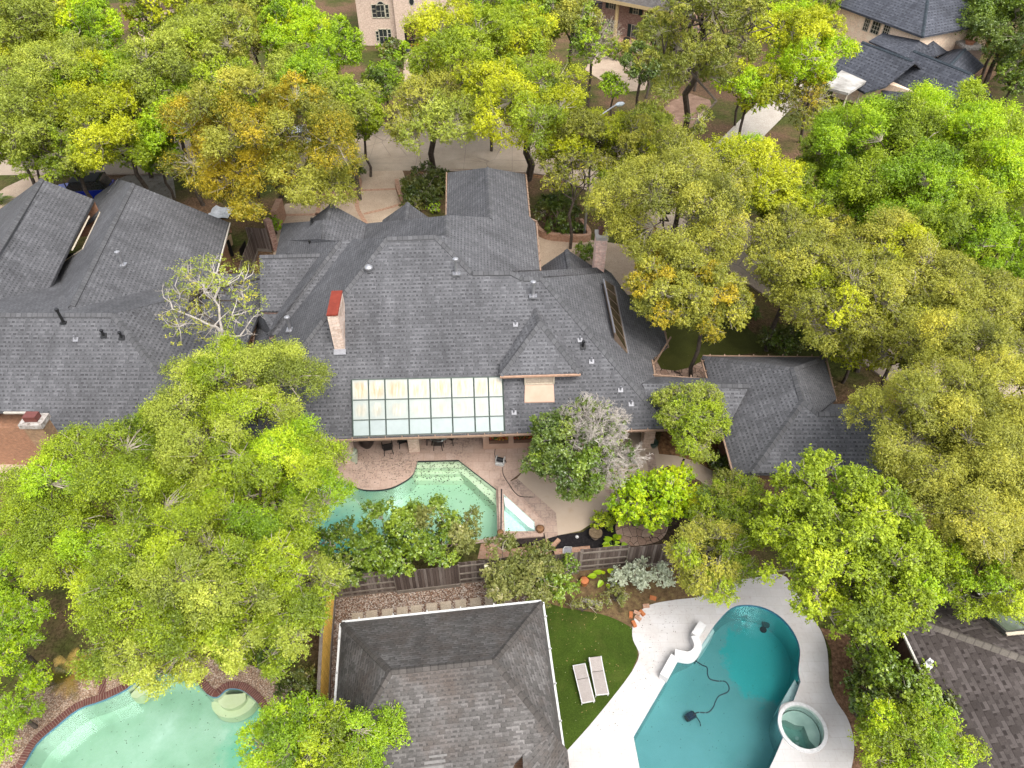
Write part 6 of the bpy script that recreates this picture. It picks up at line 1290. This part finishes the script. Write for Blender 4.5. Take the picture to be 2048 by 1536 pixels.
pot('tall pale green planter with bare soil on the patio', P(709, 924), [(.17, 0), (.24, .4), (.3, .85), (.31, .9)], plain('celadon_glaze', (.5, .56, .42), .35), soilm=plain('brown_soil', (.09, .04, .025), .9))
pot('large dark glazed urn under the patio roof', P(735, 892), [(.24, 0), (.42, .35), (.45, .65), (.38, .9), (.4, .96)], plain('dark_brown_glaze', (.035, .025, .022), .35))
pot('round navy blue pot beside the orange brick wall', P(34, 906), [(.16, 0), (.3, .18), (.33, .36), (.25, .52), (.24, .55)], plain('navy_glaze', (.015, .018, .06), .2))
pot('dark green pot beside the brick pillar', P(1306, 893), [(.16, 0), (.24, .22), (.26, .4)], plain('green_glaze', (.04, .07, .05), .3))
pot('dark pot beside the porch door of the colonnaded house', P(1252, 88), [(.25, 0), (.4, .4), (.42, .7)], plain('black_glaze', (.02, .018, .018), .4))
pot('small terracotta pot half hidden in the dark groundcover', P(568, 1283, .8), [(.13, 0), (.17, .2), (.2, .32)], CLAY)
def chair(label, loc, rz, m, metal=False):
    t = thing('patio_chair', label, 'chair', (0, 0, 0), 'patio chairs under the glass roof'); b = MB(); b.box((0, 0, .43), (.5, .48, .04)); b.build('seat', m, t)
    b = MB()
    for k in range(7): b.box((-.21+.07*k, .25, .68), (.035, .03, .46), 0, 0, -.12)
    b.box((0, .28, .92), (.52, .045, .06)); b.build('backrest', m, t)
    for sx in (-1, 1):
        for sy in (-1, 1): b = MB(); b.tube([(sx*.21, sy*.2, .42), (sx*.25, sy*.25, 0)], .022, 0, 6); b.build('leg', m, t)
        b = MB(); b.tube([(sx*.27, -.24, .43), (sx*.28, -.24, .64), (sx*.28, .25, .66)], .025, 0, 6); b.build('armrest', m, t)
    t.location = loc; t.rotation_euler = (0, 0, rz)
IRON = plain('dark_bronze_iron', (.04, .03, .028), .45)
for lab, x, y, rz, m in (('black patio chair standing alone nearest the dark urn', 777, 904, R(195), BLACK), ('black patio chair mostly hidden behind the tan brick pillar', 806, 890, R(-70), BLACK), ('bronze chair at the near side of the round table', 877, 895, R(180), IRON), ('bronze chair at the left of the round table', 860, 883, R(110), IRON), ('bronze chair at the right of the round table', 903, 883, R(-115), IRON)):
    chair(lab, tuple(P(x, y)), rz, m)
tp = P(879, 884); t = thing('patio_table', 'round glass topped patio table under the eave', 'table', tuple(tp)); b = MB(); b.lathe(tp, [(.62, .71), (.64, .72), (.62, .74)], 0, 28); b.poly([tp+V(.62*math.cos(q), .62*math.sin(q), .741) for q in np.linspace(0, 2*math.pi, 29)[:-1]]); b.build('tabletop', glassmat('table_glass', (.3, .36, .34), .1), t)
for k in range(4): q = k*math.pi/2+.6; b = MB(); b.tube([tp+V(.4*math.cos(q), .4*math.sin(q), .71), tp+V(.5*math.cos(q), .5*math.sin(q), 0)], .022, 0, 6); b.build('leg', IRON, t)
# ornament on the pillar
op = P(819, 889, 1.6); b = MB(); op = V(*P(829, 905)[:2], 0)+V(-.2, -.05, 2.1); b.lathe(op, [(.001, -.03), (.14, -.02), (.16, .02), (.001, .06)], 0, 14); bo = b.build('wall_ornament', plain('blue_ornament', (.05, .13, .4), .4)); tag(bo, 'small blue round ornament hanging on the tan brick pillar', 'ornament')
# hose reel and hose
hp = P(1001, 925); t = thing('hose_reel', 'black and white garden hose reel on the patio', 'hose reel', (0, 0, 0)); b = MB()
b.tube([(-.2, 0, .26), (.2, 0, .26)], .13, 0, 16); b.build('drum', BLACK, t)
for s in (-1, 1): b = MB(); b.tube([(s*.2, 0, .26), (s*.23, 0, .26)], .22, 0, 18); b.build('side_disc', WHITE, t)
b = MB(); b.box((0, -.02, .04), (.5, .42, .06)); b.box((0, -.24, .1), (.42, .1, .14)); b.build('base', WHITE, t); b = MB(); b.tube([(.23, 0, .26), (.3, 0, .26), (.3, 0, .14), (.36, 0, .14)], .018, 0, 6); b.build('crank_handle', BLACK, t)
t.location = tuple(hp); t.rotation_euler = (0, 0, R(-15))
def cord(label, pts, r, m, z=None, name='garden_hose', cat='hose', n=6):
    z = r+.012 if z is None else z; q = smooth([tuple(P(x, y, z)[:2]) for x, y in pts], n, False); b = MB(); b.tube([(x, y, z) for x, y in q], r, 0, 6); o = b.build(name, m, None, True); return tag(o, label, cat)
cord('dark hose trailing from the reel across the deck joint', [(1005, 935), (1007, 950), (1018, 968), (1030, 985), (1042, 993), (1066, 994)], .018, BLACK)
cord('dark hose running from the wall to the reel', [(991, 895), (989, 908), (994, 918), (1001, 923)], .018, BLACK)
cord('black floating cleaner hose curling across the teal pool', [(1390, 1321), (1404, 1330), (1414, 1335), (1415, 1348), (1420, 1358), (1435, 1362), (1450, 1363), (1458, 1374), (1455, 1384), (1438, 1392), (1431, 1403), (1426, 1415), (1415, 1425), (1395, 1425), (1386, 1432)], .026, plain('navy_hose', (.012, .02, .03), .5), -.1, 'pool_hose')
cord('white pole of the pool vacuum in the mint pool', [(711, 998), (722, 1010), (738, 1018), (756, 1023)], .022, WHITE, -.2, 'vacuum_hose')
cp_ = P(1380, 1434, -1.4); t = thing('pool_cleaner', 'dark robotic cleaner on the teal pool floor', 'pool cleaner', (0, 0, 0)); b = MB(); b.box((0, 0, .09), (.34, .3, .14)); b.box((0, 0, .19), (.2, .16, .07)); o = b.build('body', plain('navy_plastic', (.01, .02, .05), .4), t); o.modifiers.new('bevel', 'BEVEL').width = .03
for s in (-1, 1): b = MB(); b.tube([(s*.19, -.12, .08), (s*.19, .12, .08)], .07, 0, 10); b.build('brush', BLACK, t)
t.location = tuple(cp_); t.rotation_euler = (0, 0, .5)
cord('short black tail hose beside the robotic cleaner', [(1387, 1430), (1394, 1435), (1400, 1445), (1401, 1452)], .02, BLACK, -1.3, 'cleaner_tail')
# pool net, stone table, plank, bricks, rocks
npx = P(1135, 1102, .25); t = thing('pool_net', 'white framed pool skimmer net leaning on brick edging', 'pool net', tuple(npx)); b = MB(); b.tube([npx+V(.22*x, .2*y, .05*y) for x, y in ((-1, -1), (1, -1), (1, 1), (-.6, 1), (-1, .4), (-1, -1))], .022, 0, 6); b.build('rim', WHITE, t)
b = MB(); b.poly([npx+V(.2*x, .18*y, .04*y-.03) for x, y in ((-1, -1), (1, -1), (1, 1), (-1, 1))]); b.build('net', plain('pale_mesh', (.3, .3, .32), .8), t); b = MB(); b.tube([npx+V(-.2, -.2, 0), npx+V(-.6, -.5, .1)], .018, 0, 6); b.build('handle', WHITE, t)
sp_ = P(1190, 1074); t = thing('stone_table', 'round mossy stone disc standing on the black mulch', 'stone table', tuple(sp_)); b = MB(); b.lathe(sp_, [(.2, 0), (.17, .3)], 0, 16); b.build('pedestal', KERB, t); b = MB(); b.lathe(sp_, [(.3, .3), (.34, .33), (.345, .4), (.33, .42)], 0, 28); b.build('tabletop', noisemat('mossy_stone', [(.3, (.13, .09, .05)), (.6, (.22, .16, .1)), (.75, (.16, .17, .06))], 6, fine=25), t)
b = MB(); a, c = P(1166, 1200, .08), P(1205, 1210, .08); b.box((a+c)/2, (np.linalg.norm(c-a), .2, .07), math.atan2((c-a)[1], (c-a)[0])); tag(b.build('wooden_plank', noisemat('bleached_wood', [(.3, (.4, .34, .28)), (.7, (.6, .55, .48))], 5)), 'bleached plank lying on the dry bed above the turf', 'plank')
rn = random.Random(5); bl_ = ['red brick lying loose at the turf corner', 'red brick lying nearest the white deck edge', 'tilted brick in the heap beside the white deck', 'half buried brick at the top of the heap', 'broken brick below the silvery shrub', 'orange brick in the middle of the brick heap', 'pale brick fragment beside the heap']
for k, (x, y) in enumerate([(1268, 1248), (1276, 1236), (1284, 1226), (1292, 1212), (1306, 1196), (1274, 1226), (1262, 1230)]):
    c = P(x, y, .06); b = MB(); b.box(c, (.3, .16, .12), rn.uniform(0, 3), 0, rn.uniform(-.2, .2)); o = b.build('loose_brick', BRPAVE if k % 2 else CLAY); tag(o, bl_[k], 'brick', 'loose bricks by the white deck')
b = MB(); c = P(1154, 1074, .05); b.lathe(c, [(.09, 0), (.1, .03), (.04, .09)], 0, 14); tag(b.build('garden_light', WHITE, None, True), 'small white round garden light on the black mulch', 'light')
b = MB(); c = P(1215, 1438, .022); b.box(c, (.3, .3, .01), .3); tag(b.build('skimmer_lid', WHITE), 'square white skimmer lid in the white deck', 'lid')
# side yard clutter
b = MB(); b.slab([P(446, 478, .4), P(462, 468, 1.2), P(466, 488, .9), P(452, 500, .3)], .05, 0, 0); tag(b.build('plywood_sheet', plain('plywood', (.5, .34, .19), .7)), 'tan plywood sheet leaning by the left house wall', 'plywood')
for lab, q in (('black louvred panel leaning against the left house', ((452, 482), (458, 478), (468, 510), (462, 513))), ('black louvred panel leaning against the dark fence', ((478, 500), (490, 480), (494, 500), (484, 520)))):
    b = MB(); b.slab([P(*q[0], 1.3), P(*q[1], 1.5), P(*q[2], .4), P(*q[3], .2)], .06, 0, 0); tag(b.build('louvred_panel', BLACK), lab, 'panel', 'black panels in the side yard')
b = MB(); a, c = P(449, 570, .1), P(456, 545, .1); b.box((a+c)/2, (np.linalg.norm(c-a), .35, .12), math.atan2((c-a)[1], (c-a)[0])); tag(b.build('wooden_plank', plain('orange_plank', (.55, .27, .09), .7)), 'orange plank lying in the side yard', 'plank')
b = MB(); c = P(446, 596, .12); b.lathe(c, [(.02, -.1), (.14, -.04), (.15, .05), (.02, .14)], 0, 14); tag(b.build('ball', WHITE, None, True), 'white ball on the side yard soil', 'ball')
tg = np.random.default_rng(3); b = MB(); c0_ = P(442, 428); nx_ = 7
gz = tg.random((nx_+1, nx_+1))*.25; 
for i in range(nx_):
    for j in range(nx_):
        f = lambda a_, e_: c0_+V((a_/nx_-.5)*1.8, (e_/nx_-.5)*2.0, .03+gz[a_, e_]); b.poly([f(i, j), f(i+1, j), f(i+1, j+1), f(i, j+1)])
tag(b.build('tarpaulin', plain('white_tarp', (.6, .63, .68), .5, var=.25, scale=3)), 'crumpled white tarpaulin on the grass beyond the left roof', 'tarpaulin')
# sago palm and broad leaved plants
def fronds(name, label, p, n, L, m, cat, wd=.16, droop=.6, seed=1, up=.7, stem=.2):
    rng = np.random.default_rng(seed); t = thing(name, label, cat, tuple(p)); Q = []; T = []
    for k in range(n):
        a = 2*math.pi*k/n*3.236+rng.uniform(-.2, .2); el = rng.uniform(.1, 1.2); l = L*rng.uniform(.75, 1.1); d = np.array([math.cos(a)*math.cos(el), math.sin(a)*math.cos(el), math.sin(el)*up]); side = np.array([-math.sin(a), math.cos(a), 0]); tn = rng.uniform(.05, 1.); prev = None
        for s in np.linspace(.06, 1, 24):
            c = p+UP*stem+d*l*s-UP*droop*l*s*s*.6; w_ = wd*(1-(2*s-1)**4)*1.2+.02
            for sg in (-1, 1):
                e_ = c+side*sg*w_+d*l*.09-UP*.04; f_ = d*l*.011; Q.append([c-f_, c+f_, e_+f_*.4, e_-f_*.4]); T.append(tn+rng.normal(0, .1))
    quads('frond', np.array(Q), None, [m], t, np.clip(np.array(T), 0, 1)).__setitem__('kind', 'stuff'); b = MB(); b.lathe(p, [(.16, 0), (.14, stem), (.05, stem+.12)], 0, 10); b.build('stem', BARK, t); return t
fronds('sago_palm', 'yellowing sago palm beside the pebble pool deck', P(145, 1352), 30, 1.25, leafmat('yellow_frond', [(0, (.05, .07, .012)), (.45, (.2, .17, .03)), (.7, (.42, .27, .05)), (1, (.6, .42, .12))]), 'palm', seed=2)
fronds('sago_palm', 'dark green spiky palm at the far left edge', P(2, 408), 26, 1.5, LEAF['dark'], 'palm', seed=4)
fronds('sago_palm', 'dark palm under the russet boughs', P(1495, 632), 26, 1.4, LEAF['dark'], 'palm', seed=5)
def bigleaf(label, p, n, L, m, seed):
    rng = np.random.default_rng(seed); t = thing('broad_leaf_plant', label, 'plant', tuple(p)); b = MB(); lf = []; T = []
    for k in range(n):
        a = k*2.4+rng.uniform(-.3, .3); el = rng.uniform(.4, 1.3); l = L*rng.uniform(.5, 1.0); d = V(math.cos(a)*math.cos(el), math.sin(a)*math.cos(el), math.sin(el)); side = V(-math.sin(a), math.cos(a), 0); e_ = p+d*l; b.tube([p, p+d*l*.5+UP*.05, e_], .012, 0, 5); o = V(math.cos(a), math.sin(a), -.3); o /= np.linalg.norm(o); w_ = l*.26; ll = l*.75; tn = rng.uniform(.3, .9)
        S_ = [(0, 0), (.12, .8), (.35, 1), (.7, .65), (1, 0)]
        for i in range(4):
            for sg in (-1, 1):
                (s0, a0), (s1, a1) = S_[i], S_[i+1]; c0 = e_+o*ll*(s0-.2); c1 = e_+o*ll*(s1-.2); q = [c0, c1, c1+side*sg*w_*a1+UP*.05*a1, c0+side*sg*w_*a0+UP*.05*a0]; lf.append(q); T.append(tn)
    b.build('stem', LEAF_STEM, t); quads('leaves', np.array(lf), None, [m], t, np.array(T)); return t
LEAF_STEM = plain('green_stem', (.1, .16, .03), .6)
bigleaf('tall elephant ear plant with bright leaves by the fence', P(1226, 1096), 22, .62, LEAF['bright'], 3); bigleaf('single upright canna plant below the fence', P(1211, 1162), 8, .7, LEAF['bright'], 6)
# floating leaves on the pools: countless, one object each
def debris(name, n, poly, z, seed, m, bias=None, size=.05):
    rng = np.random.default_rng(seed); pts = np.array(poly); mn, mx = pts.min(0), pts.max(0); Q = []
    def inside(x, y):
        c = False; j = len(pts)-1
        for i in range(len(pts)):
            if (pts[i][1] > y) != (pts[j][1] > y) and x < (pts[j][0]-pts[i][0])*(y-pts[i][1])/(pts[j][1]-pts[i][1])+pts[i][0]: c = not c
            j = i
        return c
    g_ = rng.normal(0, 1, (40, 2))
    while len(Q) < n:
        x, y = rng.uniform(mn, mx)
        if not inside(x, y) or (bias and rng.random() > bias(x, y)): continue
        a = rng.uniform(0, 6.28); s = size*rng.uniform(.4, 1.1); c, d = math.cos(a)*s, math.sin(a)*s; Q.append([[x-c, y-d, z], [x+d*.4, y-c*.4, z], [x+c, y+d, z], [x-d*.4, y+c*.4, z]])
    o = quads(name, np.array(Q), None, [m], None); o['kind'] = 'stuff'; return o
DEAD = plain('wet_leaf', (.05, .05, .022), .8, var=.4, scale=5)
yt = A_[1]; debris('floating_leaves', 680, pool_main, -.117, 1, DEAD, lambda x, y: math.exp(-((yt-y)/1.5)) if x > -5.5 else .12, .065)
debris('floating_leaves', 200, pool_left, -.097, 2, DEAD, lambda x, y: .25+.75*(math.sin(x*1.7)*math.sin(y*2.1+1) > .25), .04); debris('floating_leaves', 160, pool_right, -.117, 3, DEAD, None, .03)
debris('fallen_leaves', 260, px2([(700, 900), (840, 905), (830, 940), (790, 968), (740, 970), (700, 950)]), .017, 4, DEAD, None, .05)
debris('fallen_leaves', 110, px2([(1180, 1460), (1280, 1330), (1275, 1240), (1320, 1215), (1400, 1200), (1340, 1290), (1310, 1390), (1250, 1470)]), .026, 8, DEAD, None, .035)
debris('fallen_leaves', 70, px2([(1095, 1215), (1190, 1235), (1262, 1270), (1262, 1330), (1140, 1480)]), .03, 9, plain('dry_leaf', (.35, .22, .09), .8), None, .04)
# jets: dark discs on the steps of the mint pool
b = MB()
for k in range(7):
    for y0, z in ((1.02, -.345), (1.42+.0, -.595)):
        c = A_*(1-k/6.6)+B_*(k/6.6); b.lathe((c[0], c[1]-.28-(0 if z > -.5 else .42), z), [(.035, 0), (.035, .004), (.001, .006)], 0, 8)
o = b.build('step_tile', TILED, p1)
# ------------------------------------------------------------ one albedo factor per material, measured against the exposure
ALB = {'grey_shingle': .62, 'grey_shingle_cap': .56, 'grey_fence_wood': .95, 'mint_plaster': .8, 'step_plaster': .86, 'green_plaster': .66, 'pale_step_plaster': .65, 'teal_plaster': .58, 'new_cedar_wood': 1.7, 'stained_pane': .54, 'milky_pane': .55, 'clean_pane': .58, 'taupe_sling': .58, 'spa_floor': 1., 'grey_spa_plaster': 1.1, 'white_paint': .6, 'spa_floor_plaster': 1, 'white_seat_plaster': 1, 'white_plaster': 1, 'blue_grey_shingle': .8, 'weathered_shingle': .56, 'weathered_shingle_cap': .4, 'brown_shingle': .58, 'white_deck': .62, 'turf_green': .75, 'pink_travertine': .7, 'stained_travertine': .74, 'deck_concrete': .82, 'road_concrete': 1.05, 'pale_red_brick': 1.2, 'cream_brick': 1.25, 'tan_pink_brick': .85, 'whitewashed_brick': .85, 'kerb_concrete': .8}
for m in list(D.materials):
    if not m.use_nodes: continue
    b = m.node_tree.nodes.get('Principled BSDF')
    if b is None: continue
    k = ALB.get(m.name, .68); l = b.inputs['Base Color'].links
    if not l: continue
    x = m.node_tree.nodes.new('ShaderNodeMix'); x.data_type = 'RGBA'; x.blend_type = 'MULTIPLY'; x.inputs[0].default_value = 1; x.inputs[7].default_value = (k, k, k, 1)
    m.node_tree.links.new(l[0].from_socket, x.inputs[6]); m.node_tree.links.new(x.outputs[2], b.inputs['Base Color'])
